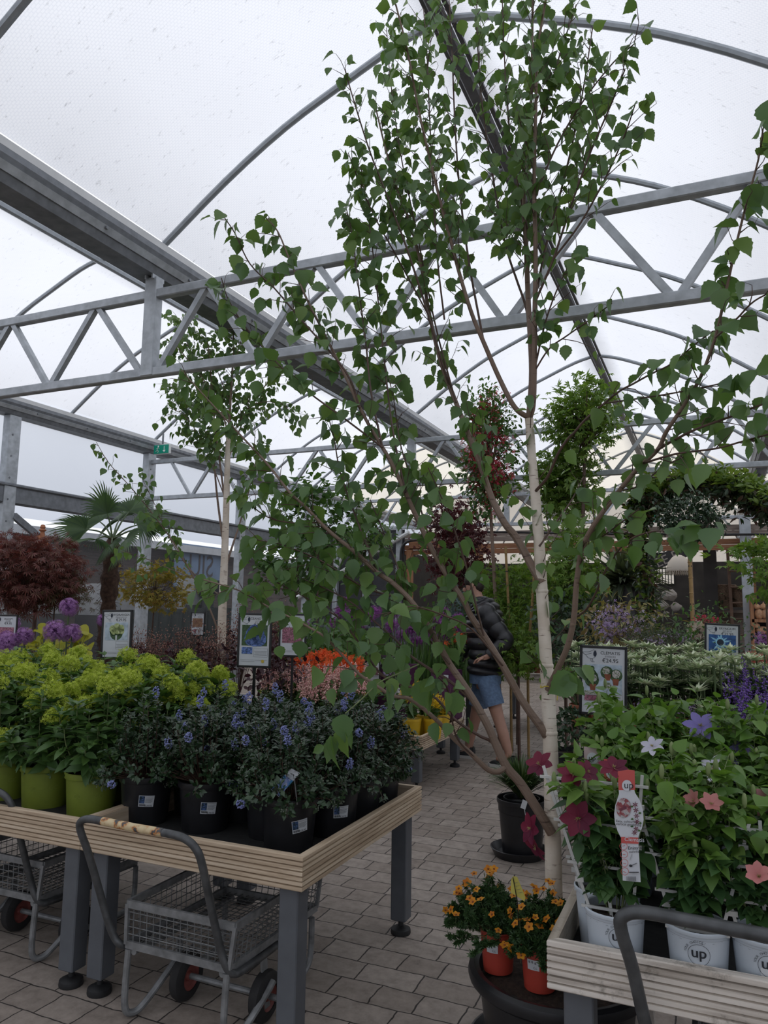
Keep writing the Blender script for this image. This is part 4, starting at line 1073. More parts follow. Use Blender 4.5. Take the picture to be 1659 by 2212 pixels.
# ------------------------------------------------------------------ lime-headed hydrangeas in green pots
HYDLEAF = leafmat('hydrangea_leaf', [(.050, .110, .032), (.070, .145, .038), (.095, .18, .045), (.06, .13, .04)], .42, .25, .45)
HYDFL = leafmat('lime_hydrangea_floret', [(.42, .52, .06), (.54, .63, .09), (.35, .45, .045), (.60, .67, .15)], .6, .3, .2, (1.05, 1.05, .8))
def hyd_meshes(seed, nf):
    g = np.random.default_rng(seed); fol, st, bl = MB(), MB(), MB()
    h0 = .17
    cs = stems_dome(g, 34, h0, .20, .41, 1.05, .62)
    cs.sort(key=lambda c: g.uniform())
    for i, c in enumerate(cs):
        st.tube(c, np.linspace(.0035, .002, len(c)), 5, caps=False)
        L = np.linalg.norm(c[-1] - c[0]); n = int(L / .026)
        for s in range(n):
            u = (.18 + .82 * s / n) * (len(c) - 1); j = min(int(u), len(c) - 2); w = u - j
            T = c[j] * (1 - w) + c[j + 1] * w; D = unit(c[j + 1] - c[j]); x = unit(np.cross(D, rdir(g, 1)[0]))
            dd = np.stack([x, -x]) + D * .45 + g.normal(0, .2, (2, 3)) + np.array([0, 0, -.1])
            fol.scatter(L_LONG, np.repeat(T[None], 2, 0), frames(unit(dd), D + g.normal(0, .3, 3), .088 * g.uniform(.6, 1.1, 2), 1.15))
        if i < nf:
            tip = c[-1]; k = 420; R = g.uniform(.042, .064)
            s = rdir(g, k, -.35, 1.0) * (g.uniform(.55, 1, k) ** .5)[:, None]; s[:, 2] *= 1.25
            # small tufts make the head lumpy
            cl = rdir(g, 16, -.2, 1); s = s * .55 + cl[g.integers(0, 16, k)] * .5
            s[:, 2] = np.maximum(s[:, 2], -.3)
            bl.scatter(L_FLORET, tip + s * R + np.array([0, 0, .01]), frames(rdir(g, k), unit(s + g.normal(0, .4, (k, 3))), g.uniform(.009, .017, k)))
        else:
            k = 5; d = rdir(g, k, .25, .9); fol.scatter(L_LONG, np.repeat(c[-1][None], k, 0), frames(d, np.array([0, 0, 1.0]), .05 * g.uniform(.6, 1.2, k)))
    return fol.mesh('hydrangea_foliage', HYDLEAF), st.mesh('hydrangea_stem', GREENTWIG), bl.mesh('hydrangea_flower_head', HYDFL)
HYD = [hyd_meshes(51, 8), hyd_meshes(52, 9), hyd_meshes(53, 3)]
def hydrangea(label, loc, var, rz, group=None, sc=1.0):
    t = thing('hydrangea', label, 'potted plant', loc, 0, group); t.scale = (sc,) * 3
    pot(t, .118, .098, .185, LIMEP)
    for nm, me in zip(('foliage', 'stem', 'flower_head'), HYD[var]):
        o = obj(nm, me, None, t); o.rotation_euler = (0, 0, rz)
    mb = MB(); f = facing(loc) 
    for off in (-.55, .3):
        v, q = text('GC', .026); mb.add(on_pot(v + np.array([-.02, 0, .0003]), .098, .116, .185, f + off, .085), q)
    obj('moulded_letters', mb, plain('lime_pot_relief', (.225, .28, .045), .5), t)
    return t
h1 = potspot(194, 1768, .098); h2 = potspot(96, 1748, .098); h3 = potspot(8, 1730, .098)
hydrangea('lime green pot of leafy hydrangea touching the first black pot', h1, 2, .4)
hydrangea('lime green pot of lime-flowered hydrangea between two other green pots at the bench front', h2, 0, 2.2)
hydrangea('lime green pot of hydrangea at the photo edge, front of the bench', h3, 1, 4.0)
k = 0
for iy, Y in enumerate((2.86, 3.10, 3.33)):
    for ix, X in enumerate((-2.46, -2.70, -2.94, -3.18, -3.47, -3.71, -3.95)):
        if iy == 0 and X < -3.5: continue
        hydrangea('lime-flowered hydrangea in a green pot, inside the block behind the front green pots', (X - .01 * iy, Y, ZTRAY), (1, 1, 0)[(k + iy) % 3], k * 1.7, 'lime hydrangeas inside the block', 1.0 + .05 * iy); k += 1
# ------------------------------------------------------------------ climbers on white trellis
CLEAF = leafmat('clematis_leaf', [(.034, .082, .030), (.048, .112, .034), (.070, .15, .04), (.040, .095, .036)], .45, .28, .4)
CLEAFN = leafmat('clematis_new_leaf', [(.11, .22, .04), (.15, .27, .05), (.085, .18, .04), (.18, .29, .07)], .45, .35, .4)
PT = {'wine': leafmat('wine_red_petal', [(.115, .008, .026), (.16, .012, .036), (.095, .008, .03)], .5, .2, .3, (1.2, .9, .9)), 'pink': leafmat('salmon_pink_petal', [(.55, .20, .20), (.62, .27, .25)], .5, .3, .3, (1.1, 1, 1)),
      'violet': leafmat('violet_petal', [(.19, .16, .42), (.24, .20, .48)], .5, .25, .3, (1, 1, 1.1)), 'white': leafmat('pale_lilac_petal', [(.68, .66, .74), (.60, .58, .70)], .5, .3, .3, (1, 1, 1))}
BUD = leafmat('clematis_bud', [(.20, .26, .10), (.26, .32, .14)], .5, .2, .3)
TREL = plain('white_trellis_plastic', (.52, .52, .50), .45, 0, .05, 14)
EYEY = plain('flower_centre', (.42, .36, .16), .7)
def flower(name, t, c, n, R, mat, petals=6, label=None, wx=1.0, cup=.25):
    "an open flower with pointed petals, facing n"
    n = unit(np.asarray(n, float)); a = unit(np.cross(n, [.3, .2, .9])); b = np.cross(n, a)
    ang = np.arange(petals) * 2 * PI / petals + c[0] * 9
    d = np.cos(ang)[:, None] * a + np.sin(ang)[:, None] * b + n * cup
    mb = MB(); mb.scatter(L_PETAL, np.repeat(np.asarray(c)[None], petals, 0), frames(d, n, R, wx)); f = obj(name, mb, mat, t)
    mb = MB(); g = np.random.default_rng(int(abs(c[0]) * 1e4)); k = 16; mb.scatter(L_SPIKE, np.repeat((np.asarray(c) + n * R * .06)[None], k, 0), frames(unit(n + g.normal(0, .45, (k, 3))), rdir(g, k), R * .25)); obj('stamen', mb, EYEY, f)
    if label: f['label'] = label
    return f
def trellis(t, h0=.10, top=.44, fan=.075, lean=0.0):
    mb = MB(); X = [-.055, 0, .055]; q = []
    for x in X:
        a = np.array([x * .8, -.03, h0]); b = np.array([x * (1 + fan / .055) + lean, -.02, top]); mb.bar(a, b, .008, .005, up=(0, 1, 0)); q.append((a, b))
    for f in (.14, .40, .66, .93):
        e0 = q[0][0] * (1 - f) + q[0][1] * f; e1 = q[2][0] * (1 - f) + q[2][1] * f; d = unit(e1 - e0) * .018
        mb.bar(e0 - d + (0, -.005, 0), e1 + d + (0, -.005, 0), .005, .007, up=(0, 0, 1))
    for f in (.3, .55, .8):
        p = q[int(f * 10) % 3][0] * (1 - f) + q[int(f * 10) % 3][1] * f; mb.box(p + (0, -.006, 0), (.022, .008, .012))
    return obj('trellis', mb, TREL, t)
def clem_mesh(seed, n=34, hmax=.52, R=.12, new=.3):
    g = np.random.default_rng(seed); fo, fn, st, bu = MB(), MB(), MB(), MB()
    for i in range(n):
        a = g.uniform(0, 2 * PI); zt = .2 + (hmax - .14) * g.uniform(.25, 1.05); r = R * g.uniform(.3, 1.15) * (.55 + .75 * zt / hmax)
        tip = np.array([r * math.cos(a) * 1.15, r * math.sin(a) * .8, zt + .03])
        b = np.array([.02 * math.cos(a), .02 * math.sin(a), .14]); t = np.linspace(0, 1, 9)[:, None]
        c = b * (1 - t) + tip * t + g.normal(0, .008, (9, 3)) * t; c[:, 2] += .03 * np.sin(PI * t[:, 0]); c[-1, 2] -= .02
        st.tube(c, np.linspace(.0018, .001, 9), 4, caps=False)
        L = np.linalg.norm(c[-1] - c[0]); k = max(4, int(L / .027))
        for s in range(k):
            u = (.15 + .85 * s / k) * 8; j = min(int(u), 7); w = u - j; T = c[j] * (1 - w) + c[j + 1] * w; D = unit(c[j + 1] - c[j]); x = unit(np.cross(D, rdir(g, 1)[0]))
            for sgn in (1, -1):
                pd = unit(x * sgn + D * .4 + np.array([0, 0, .25])); B = T + pd * .022
                isn = T[2] > hmax * (1 - new) * g.uniform(.85, 1.15)
                m = fn if isn else fo
                k3 = 3 if g.uniform() < .5 else 1
                dd = unit(np.repeat(pd[None], k3, 0) * .6 + np.cross(pd, [0, 0, 1.0]) * np.array([[0], [.9], [-.9]])[:k3] + np.array([0, 0, -.35]) + g.normal(0, .25, (k3, 3)))
                m.scatter(L_HEART, np.repeat(B[None], k3, 0), frames(dd, unit(np.array([0, 0, 1.0]) + pd * .5 + g.normal(0, .3, 3)), (.040 if k3 == 3 else .056) * g.uniform(.7, 1.15, k3), .8))
                st.tube([T, B], .0008, 3, caps=False)
        if g.uniform() < .6:
            e = c[-1] + np.array([0, 0, .016]); fn.ball(e, .0095, sc=(.75, .75, 2.0), nu=6, nv=5, m=1)
    return fo.mesh('clematis_foliage', CLEAF), fn.mesh('clematis_new_growth', [CLEAFN, BUD]), st.mesh('clematis_vine', GREENTWIG)
CL = [clem_mesh(71, 22, .42, .095, .10), clem_mesh(72, 26, .47, .10, .35), clem_mesh(73, 38, .55, .12, .5)]
def up_logo(t, r0, r1, h, ang, z0):
    mb = MB(); W = lambda v: on_pot(np.asarray(v, float), r0, r1, h, ang, z0)
    v, f = text('up', .036); 
    for dx in (-.0006, 0, .0006): mb.add(W(v * np.array([1.0, 1, 1]) + np.array([-.0185 + dx, -.006, dx * .05])), f)
    n = 36; a = np.arange(n) * 2 * PI / n
    ring = [(.0255 * math.cos(q), .0255 * math.sin(q), 0) for q in a] + [(.0245 * math.cos(q), .0245 * math.sin(q), 0) for q in a]
    mb.add(W(ring), [(i, (i + 1) % n, n + (i + 1) % n, n + i) for i in range(n)])
    v, f = text('Easy, colourful, vertical gardening', .0088); v = v - np.array([v[:, 0].mean(), 0, 0]); mb.add(W(v + np.array([0, -.046 , 0]) + np.stack([0 * v[:, 0], .05 * (v[:, 0] * 6) ** 2 * .1, 0 * v[:, 0]], 1)), f)
    s = 'YOUR CHOICE!'
    for i, ch in enumerate(s):
        if ch == ' ': continue
        v, f = text(ch, .0078); q = math.radians(170 - i * 9.5); v = v - np.array([v[:, 0].mean(), 0, 0]); c, d = math.cos(q - PI / 2), math.sin(q - PI / 2)
        mb.add(W(np.stack([v[:, 0] * c - v[:, 1] * d + .029 * math.cos(q), v[:, 0] * d + v[:, 1] * c + .029 * math.sin(q), v[:, 2]], 1)), f)
    v = np.array([(-.068, -.044, 0), (-.064, -.041, 0), (-.060, -.044, 0), (-.064, -.050, 0)]); mb.add(W(v), [(0, 3, 2, 1)])
    o = obj('printed_logo', mb, plain('navy_print', (.018, .022, .03), .5), t)
    mb = MB(); mb.add(on_pot([(x, .034 , 0) for x in np.linspace(-.1, .1, 20)] + [(x, .0346, 0) for x in np.linspace(-.1, .1, 20)], r0, r1, h, ang, z0), [(i, i + 1, 21 + i, 20 + i) for i in range(19)])
    obj('mould_line', mb, INKG, t)
def rimspot(x, y, z): p = PZ(x, y, z); return np.array([p[0], p[1], 0])
DT = .568
def clematis(label, loc, var, rz=0.0, pr=.080, ang=None, group=None, lean=0.0, sc=1.0):
    t = thing('clematis', label, 'climbing plant', loc, 0, group); t.scale = (sc,) * 3
    pot(t, pr, .063, .155, WHITEP, .008, rim=.012)
    trellis(t, lean=lean, top=.50 if lean else .42)
    for nm, me in zip(('foliage', 'new_foliage', 'vine'), CL[var]):
        o = obj(nm, me, None, t); o.rotation_euler = (0, 0, rz)
    if ang is not None: up_logo(t, .063, pr - .001, .155, ang, .104)
    return t
U = [rimspot(1328, 1957, DT + .155), rimspot(1506, 1990, DT + .155), rimspot(1652, 2012, DT + .155), rimspot(1302, 1912, DT + .155)]
for u in U: u[2] = DT
def local(t, x, y, Y): return P(x, y, Y) - np.array(t.location)
q1 = clematis('wine-red clematis in the white corner pot, tall plant tag on its trellis', tuple(U[0]), 0, .5, ang=facing(U[0]) + .12, lean=-.05)
for i, (x, y, Y, n, R) in enumerate([(1166, 1652, 2.2, (-.3, -.7, .7), .046), (1238, 1674, 2.08, (.1, -.6, .8), .044), (1268, 1668, 2.1, (.6, -.5, .6), .036), (1326, 1660, 2.06, (.0, -.5, .85), .042), (1250, 1768, 2.04, (-.1, -1, .15), .050), (1148, 1790, 2.14, (-.7, -.7, .2), .046), (1158, 1828, 2.22, (-.5, -.6, -.5), .044)]):
    flower('flower', q1, local(q1, x, y, Y), n, R, PT['wine'], 6, wx=1.15)
q2 = clematis('clematis with pink flowers in the second white logo pot along the front', tuple(U[1]), 1, 2.2, ang=facing(U[1]) + .02)
for x, y, Y, n, R, k in [(1536, 1738, 2.08, (.1, -.6, .7), .032, 'pink'), (1500, 1730, 2.1, (-.6, -.6, .4), .03, 'pink')]: flower('flower', q2, local(q2, x, y, Y), n, R, PT[k], 6, wx=1.2, cup=.6)
q3 = clematis('clematis in the third white front pot, cut by the photo edge, pink flower low down', tuple(U[2]), 0, 3.6, ang=facing(U[2]) + .1)
flower('flower', q3, local(q3, 1640, 1895, 2.0), (-.2, -.7, .7), .036, PT['pink'], 6, wx=1.3, cup=1.0)
mb = MB(); W = lambda v: on_pot(v, .063, .079, .155, facing(U[2]) + .05, .085); mb.add(W([(x, y, .0) for x in (-.016, 0, .016) for y in (-.014, .014)]), [(0, 2, 3, 1), (2, 4, 5, 3)]); obj('blank_label', mb, PAPER, q3)
q4 = clematis('clematis in the white pot tucked behind the corner pot against the side board', tuple(U[3]), 0, 5.1, ang=facing(U[3]) + .9)
k = 0
for iy, Y in enumerate((2.52, 2.74, 2.96)):
    for X in (-.30, -.10, .10, .30):
        cl = clematis('leafy clematis on white trellis in the rows behind the front white pots', (X + .02 * iy, Y, DT), (1, 2, 2)[iy], k * 1.1, group='clematis behind the front pots', sc=(.97, .98, .98)[iy]); k += 1
        sel = {(0, -.10): [(1545, 1652, 2.42, (-.3, -.6, .7), .05, 'white'), (1580, 1660, 2.45, (.2, -.6, .6), .036, 'violet')], (1, -.10): [(1514, 1562, 2.62, (.0, -.7, .7), .058, 'violet')], (1, .10): [(1600, 1610, 2.62, (.2, -.6, .7), .04, 'violet'), (1575, 1640, 2.6, (-.5, -.6, .5), .042, 'violet')], (0, -.30): [(1412, 1602, 2.42, (-.2, -.6, .7), .04, 'white')]}.get((iy, X), [])
        for x, y, Yf, n, R, c in sel: flower('flower', cl, local(cl, x, y, Yf), n, R, PT[c], 6, wx=1.0)
        if sel: cl['label'] = 'leafy clematis behind the front white pots, bearing ' + {(0, -.10): 'a pale lilac flower', (1, -.10): 'one big violet star flower at the top', (1, .10): 'two small violet flowers', (0, -.30): 'a whitish flower at its top'}[(iy, X)]; cl.pop('group', None) if False else None

def hang_tag():
    Y = 2.03
    t = thing('plant_tag', 'tall white plant tag with a red top and rounded picture, on the corner clematis', 'tag', tuple(P(1358, 1790, Y)))
    o = np.array(t.location); n = unit(np.cross(P(1400, 1790, Y) - P(1358, 1790, Y), P(1358, 1700, Y) - P(1358, 1790, Y)))
    S = 3.197
    def q(x, y, off=0.0): return P(1140 + x / S, 1640 + y / S, Y) - o + np.array([0, -off, 0])
    def poly(pts, mat, off, nm, par=t, thick=True):
        v = [q(x, y, off) for x, y in pts]; k = len(v); mb = MB()
        if thick: mb.add(v + [a + np.array([0, .0012, 0]) for a in v], [tuple(range(k - 1, -1, -1)), tuple(range(k, 2 * k))] + [(i, (i + 1) % k, k + (i + 1) % k, k + i) for i in range(k)])
        else: mb.add(v, [tuple(range(k - 1, -1, -1))])
        return obj(nm, mb, mat, par, False)
    circ = lambda cx, cy, rx, ry, n=24: [(cx + rx * math.cos(a), cy + ry * math.sin(a)) for a in np.arange(n) * 2 * PI / n]
    red = plain('tag_red', (.50, .085, .075), .45); 
    ol = [(628, 210), (735, 210), (742, 235), (775, 285), (795, 350), (800, 420), (790, 475), (768, 520), (762, 545), (780, 850), (656, 838), (645, 545), (622, 500), (602, 440), (597, 380), (604, 320), (622, 265), (630, 240)]
    poly(ol, CARD, 0, 'card')
    poly([(622, 85), (690, 72), (738, 78), (742, 212), (628, 214)], red, .0004, 'red_top')
    poly(circ(685, 180, 34, 38), CARD, .0022, 'logo_disc', thick=False)
    poly([(644, 535), (764, 540), (766, 583), (646, 578)], red, .0022, 'red_band', thick=False)
    poly(circ(662, 335, 52, 68), pixmat('tag_pot_photo', [(.2, .2, .2), (.45, .45, .45), (.25, .05, .06), (.12, .03, .05)], 130), .0022, 'pot_picture', thick=False)
    mb = MB(); g = np.random.default_rng(4)
    for cx, cy in ((742, 312), (748, 350), (752, 390), (756, 430), (750, 478), (738, 505)):
        for a in np.arange(6) * PI / 3 + cx: mb.add([q(cx, cy, .003), q(cx + 10 * math.cos(a - .35), cy + 10 * math.sin(a - .35), .003), q(cx + 24 * math.cos(a), cy + 24 * math.sin(a), .003), q(cx + 10 * math.cos(a + .35), cy + 10 * math.sin(a + .35), .003)], [(3, 2, 1, 0)])
    obj('printed_flower', mb, PT['wine'], t)
    mb = MB()
    for cx, cy in ((720, 325), (775, 370), (722, 412), (778, 440), (720, 462), (770, 492)): mb.add([q(cx - 12, cy, .0026), q(cx, cy + 8, .0026), q(cx + 12, cy, .0026), q(cx, cy - 8, .0026)], [(0, 1, 2, 3)])
    obj('printed_leaf', mb, CLEAF, t)
    mb = MB()
    for i, cy in enumerate((598, 655, 715, 773)):
        c = circ(662 + i * 3, cy, 27, 27, 20); c2 = circ(662 + i * 3, cy, 24, 24, 20); mb.add([q(x, y, .0025) for x, y in c] + [q(x, y, .0025) for x, y in c2], [(i2, 20 + i2, 20 + (i2 + 1) % 20, (i2 + 1) % 20) for i2 in range(20)])
        mb.bar(q(652 + i * 3, cy, .0025), q(672 + i * 3, cy + 4 * (i - 1), .0025), .0006, .002, up=(0, -1, 0))
    obj('care_icon', mb, red, t)
    mb = MB()
    def tx(s, x, y, size, tilt=-.05, m=mb):
        v, f = text(s, size); c, d = math.cos(tilt), math.sin(tilt); p = q(x, y, .0028)
        ax = unit(q(x + 10, y + 10 * math.tan(-tilt), .0028) - p); az = unit(q(x, y - 10, .0028) - p)
        m.add(p + v[:, :1] * ax + v[:, 1:2] * az, f)
    tx('Easy, colourful,', 610, 432, .0085); tx('vertical gardening', 610, 452, .0085)
    tx('up', 664, 198, .024); tx('Enjoy all', 692, 622, .0115, .03); tx('summer', 700, 645, .0085, .03)
    for x in np.arange(684, 752, 7): mb.bar(q(x, 808, .0026), q(x + 1, 842, .0026), .0004, .0009 + .0006 * (x % 3), up=(0, -1, 0))
    mb.bar(q(700, 778, .0026), q(768, 778, .0026), .0004, .009, up=(0, -1, 0))
    mb.bar(q(720, 655, .0026), q(706, 695, .0026), .0004, .002, up=(0, -1, 0)); mb.bar(q(712, 732, .0026), q(755, 716, .0026), .0004, .003, up=(0, -1, 0)); mb.ball(q(712, 734, .0026), .004, sc=(1, .2, .8))
    obj('print', mb, INK, t)
    mb = MB(); tx('Clematis', 668, 562, .0135, -.06, mb); obj('band_print', mb, CARD, t)
hang_tag()
def pink_card(label, x, y, Y, col, logo=True, w=.05, h=.06):
    t = thing('plant_tag', label, 'tag', tuple(P(x, y, Y)))
    mb = MB(); mb.box((0, 0, 0), (w, .0012, h), bev=.0005); obj('card', mb, plain('card_' + col[0], col[1], .45), t)
    if logo:
        mb = MB(); n = 28; a = np.arange(n) * 2 * PI / n; mb.add([(.017 * math.cos(b), -.001, .017 * math.sin(b) - .008) for b in a], [tuple(range(n))]); obj('logo_disc', mb, CARD, t)
        mb = MB(); v, f = text('up', .022); mb.add(np.stack([v[:, 0] - .012, v[:, 0] * 0 - .0018, v[:, 1] - .014], 1), f); obj('print', mb, INK, t)
    mb = MB(); mb.tube([(0, .002, -h / 2), (0, .01, -h / 2 - .12)], .0022, 5); obj('stick', mb, TREL, t)
pink_card('pale pink plant tag with round logo above the white trellis tops', 1280, 1632, 2.45, ('pink', (.50, .38, .38)), w=.052, h=.05)
pink_card('red plant tag half hidden by a wine-red flower', 1322, 1664, 2.30, ('red', (.50, .085, .075)), w=.045, h=.06)
pink_card('pink plant tag at the photo edge among the climbers', 1653, 1735, 2.28, ('rose', (.62, .28, .30)), False, .04, .07)

# ------------------------------------------------------------------ the big tree pot with two red pots of orange flowers, and the grass pot
def big_pot():
    c = (-.53, 2.725, 0)
    t = thing('tree_pot', 'large black tree pot at the birch foot, two red pots standing on its soil', 'plant pot', c)
    mb = MB(); mb.lathe([(.001, .012), (.225, .012), (.235, .03), (.262, .235), (.282, .24), (.296, .252), (.30, .268), (.296, .284), (.28, .292), (.262, .288), (.256, .27), (.25, .225), (.001, .22)], n=48); obj('pot', mb, BLACKP, t)
    mb = MB(); g = np.random.default_rng(8); mb.lathe([(.254, .243)] + [(.254 * q, .262) for q in (.85, .65, .45, .25)] + [(.001, .265)], n=40); mb.v[-1][:, 2] += g.normal(0, .004, len(mb.v[-1])); obj('soil', mb, SOIL, t)
    s = thing('saucer', 'black saucer under the large tree pot', 'saucer', c)
    mb = MB(); mb.lathe([(.001, 0), (.27, 0), (.30, .035), (.305, .04), (.297, .042), (.268, .010), (.001, .008)], n=48); obj('dish', mb, BLACKP, s)
big_pot()
BIDLEAF = leafmat('fine_dark_leaf', [(.028, .064, .022), (.042, .09, .03), (.06, .115, .036)], .5, .2, .3)
BIDFL = leafmat('orange_ray_petal', [(.58, .20, .012), (.66, .27, .015), (.50, .15, .012), (.70, .36, .03)], .55, .25, .3, (1.1, 1, .8))
RUST = plain('rusty_disc', (.20, .055, .015), .8)
def bidens(label, loc, seed, R, hh, lean):
    g = np.random.default_rng(seed); t = thing('bidens', label, 'flowering plant', loc)
    pot(t, .064, .05, .135, REDP, .005, rim=.008)
    fol, st = MB(), MB(); fl, ce = MB(), MB()
    for c in stems_dome(g, 130, .115, R, hh, 1.08, .85):
        tt = np.linspace(0, 1, len(c))[:, None]; c = c + np.array(lean) * tt ** 1.5 + np.array([0, 0, -.05]) * tt ** 3 * g.uniform(0, 1)
        st.tube(c, np.linspace(.0012, .0006, len(c)), 3, caps=False)
        n = 30; u = np.sqrt(g.uniform(.1, 1, n)) * (len(c) - 1); j = np.minimum(u.astype(int), len(c) - 2); w = (u - j)[:, None]; T = c[j] * (1 - w) + c[j + 1] * w
        fol.scatter(L_PALM5, T, frames(rdir(g, n, -.4, .9), rdir(g, n, 0, 1), .022 * g.uniform(.6, 1.2, n)))
    for c in stems_dome(g, 36, .115, R * 1.08, hh * 1.05, 1.0, .95):
        e = c[-1] + np.array(lean) + np.array([0, 0, .006]); nrm = unit(np.array([-.1, -.45, .8]) + g.normal(0, .35, 3)); a = unit(np.cross(nrm, [.3, .2, .9])); b = np.cross(nrm, a); k = 5
        an = np.arange(k) * 2 * PI / k + g.uniform(0, 6); d = np.cos(an)[:, None] * a + np.sin(an)[:, None] * b + nrm * g.uniform(.05, .6)
        fl.scatter(L_PETAL, np.repeat(e[None], k, 0), frames(d, nrm, .0155 * g.uniform(.8, 1.15), 1.4)); fl.ball(e + nrm * .001, .0038, nu=6, nv=4, m=1)
        st.tube([e - nrm * .03, e], .0006, 3, caps=False)
    obj('foliage', fol, BIDLEAF, t, sharp=None); obj('stem', st, GREENTWIG, t, sharp=None); obj('blossom', fl, [BIDFL, RUST], t, sharp=None)
    mb = MB(); W = lambda v: on_pot(v, .05, .063, .135, facing(loc) - .35, .088); mb.add(W([(x, y, 0) for x in (-.02, -.007, .007, .02) for y in (-.016, .016)]), [(0, 2, 3, 1), (2, 4, 5, 3), (4, 6, 7, 5)]); l = obj('label', mb, PAPER, t)
    mb = MB()
    for x, y in ((-.012, .008), (-.002, .009), (.008, .007)): mb.add(W([(x - .003, y - .003, .0004), (x + .003, y - .004, .0004), (x + .002, y + .004, .0004), (x - .003, y + .003, .0004)]), [(0, 1, 2, 3)])
    v, f = text('€6', .011); mb.add(W(v + np.array([0, -.012, .0004])), f); obj('label_print', mb, INKG, l)
    return t
b1 = potspot(1076, 2108, .05, .268); b2 = potspot(1166, 2148, .05, .268)
bidens('orange-flowered plant in the red pot nearer the walkway, on the soil of the tree pot', b1, 5, .145, .20, (-.045, -.0, .0))
t2 = bidens('orange-flowered plant in the red pot against the weathered bench corner', b2, 6, .12, .215, (.01, .0, .0))
def yellow_tag():
    t = thing('plant_tag', 'yellow plant tag stuck between the orange-flowered plants', 'tag', tuple(P(1118, 1910, 2.5))); o = np.array(t.location)
    pts = [(1104, 1900), (1108, 1893), (1117, 1894), (1135, 1938), (1133, 1948), (1126, 1942), (1103, 1928)]; v = [P(x, y, 2.5) - o for x, y in pts]; k = len(v); mb = MB()
    mb.add(v + [a + np.array([0, .001, 0]) for a in v], [tuple(range(k)), tuple(range(2 * k - 1, k - 1, -1))] + [(i, k + i, k + (i + 1) % k, (i + 1) % k) for i in range(k)]); obj('card', mb, plain('yellow_card', (.50, .44, .09), .5), t, False)
    mb = MB(); 
    for i in range(4): a = P(1109 + 3 * i, 1908 + 7 * i, 2.498) - o; mb.bar(a, a + (P(1119 + 3 * i, 1906 + 7 * i, 2.498) - o - a), .0005, .0012, up=(0, -1, 0))
    obj('print', mb, INKG, t)
    mb = MB(); mb.tube([P(1108, 1895, 2.495) - o, P(1118, 1950, 2.497) - o, P(1120, 2000, 2.53) - o], .0015, 4); obj('stick', mb, BLACKF, t)
yellow_tag()
GRASS = leafmat('dark_strap_leaf', [(.035, .075, .026), (.055, .105, .036), (.075, .13, .045), (.14, .17, .07)], .42, .2, .4)
def grass_pot(label, loc, R, hh, seed, potd, nb=230, saucer=True):
    g = np.random.default_rng(seed); t = thing('grass_plant', label, 'potted grass', loc)
    r1, r0, h = potd; z = .012 if saucer else 0
    p = pot(t, r1, r0, h, BLACKP, .014, rim=.03, fill=.8); p.location.z = z
    s = 1.0; mb = MB(); mb.lathe([(.001, h * .75), (r1 * .66, h * .75), (r1 * .74, h * .98 + .02), (r1 * .7, h * .98 + .02), (r1 * .68, h * .95), (.001, h * .95)], n=24); obj('inner_pot', mb, BLACKP, t)
    fo = MB(); n = nb; a = g.uniform(0, 2 * PI, n); q = g.uniform(.15, 1, n) ** .6; L = g.uniform(.6, 1.05, n)
    for i in range(n):
        tt = np.linspace(0, 1, 6); r = R * q[i] * tt * 1.0; zz = h + hh * L[i] * (tt - .55 * q[i] * tt ** 2.4)
        c = np.stack([r * math.cos(a[i]), r * math.sin(a[i]), zz], 1); wd = .0062 * (1 - tt ** 2) + .0006; sx = np.array([-math.sin(a[i]), math.cos(a[i]), .0])
        v = np.concatenate([c - sx * wd[:, None], c + sx * wd[:, None]]); fo.add(v, [(k, k + 1, 7 + k, 6 + k) for k in range(5)])
    obj('foliage', fo, GRASS, t, sharp=None)
    if saucer:
        u = thing('saucer', 'black saucer under the pot of strappy grass', 'saucer', (loc[0] - .02, loc[1], 0)); mb = MB(); mb.lathe([(.001, 0), (r0 * 1.25, 0), (r0 * 1.45, .045), (r0 * 1.48, .05), (r0 * 1.42, .052), (r0 * 1.2, .01), (.001, .008)], n=36); obj('dish', mb, BLACKP, u)
    return t
lp = potspot(1128, 1862, .115, 0)
grass_pot('black pot of strappy grass on a saucer beside the walkway, behind the orange flowers', (lp[0], lp[1], 0), .25, .33, 3, (.152, .118, .33), 480)
mb = MB(); p = P(1132, 1738, 4.50); mb.box(p, (.03, .002, .05), R=Matrix.Rotation(.3, 3, 'Y')); mb.tube([p + np.array([0, .003, -.02]), p + np.array([.01, .02, -.1])], .002, 5); o = obj('plant_tag', mb, PAPER, None); o.location = (0, 0, 0); tag(o, 'small white ticket in the pot of strappy grass', 'tag')
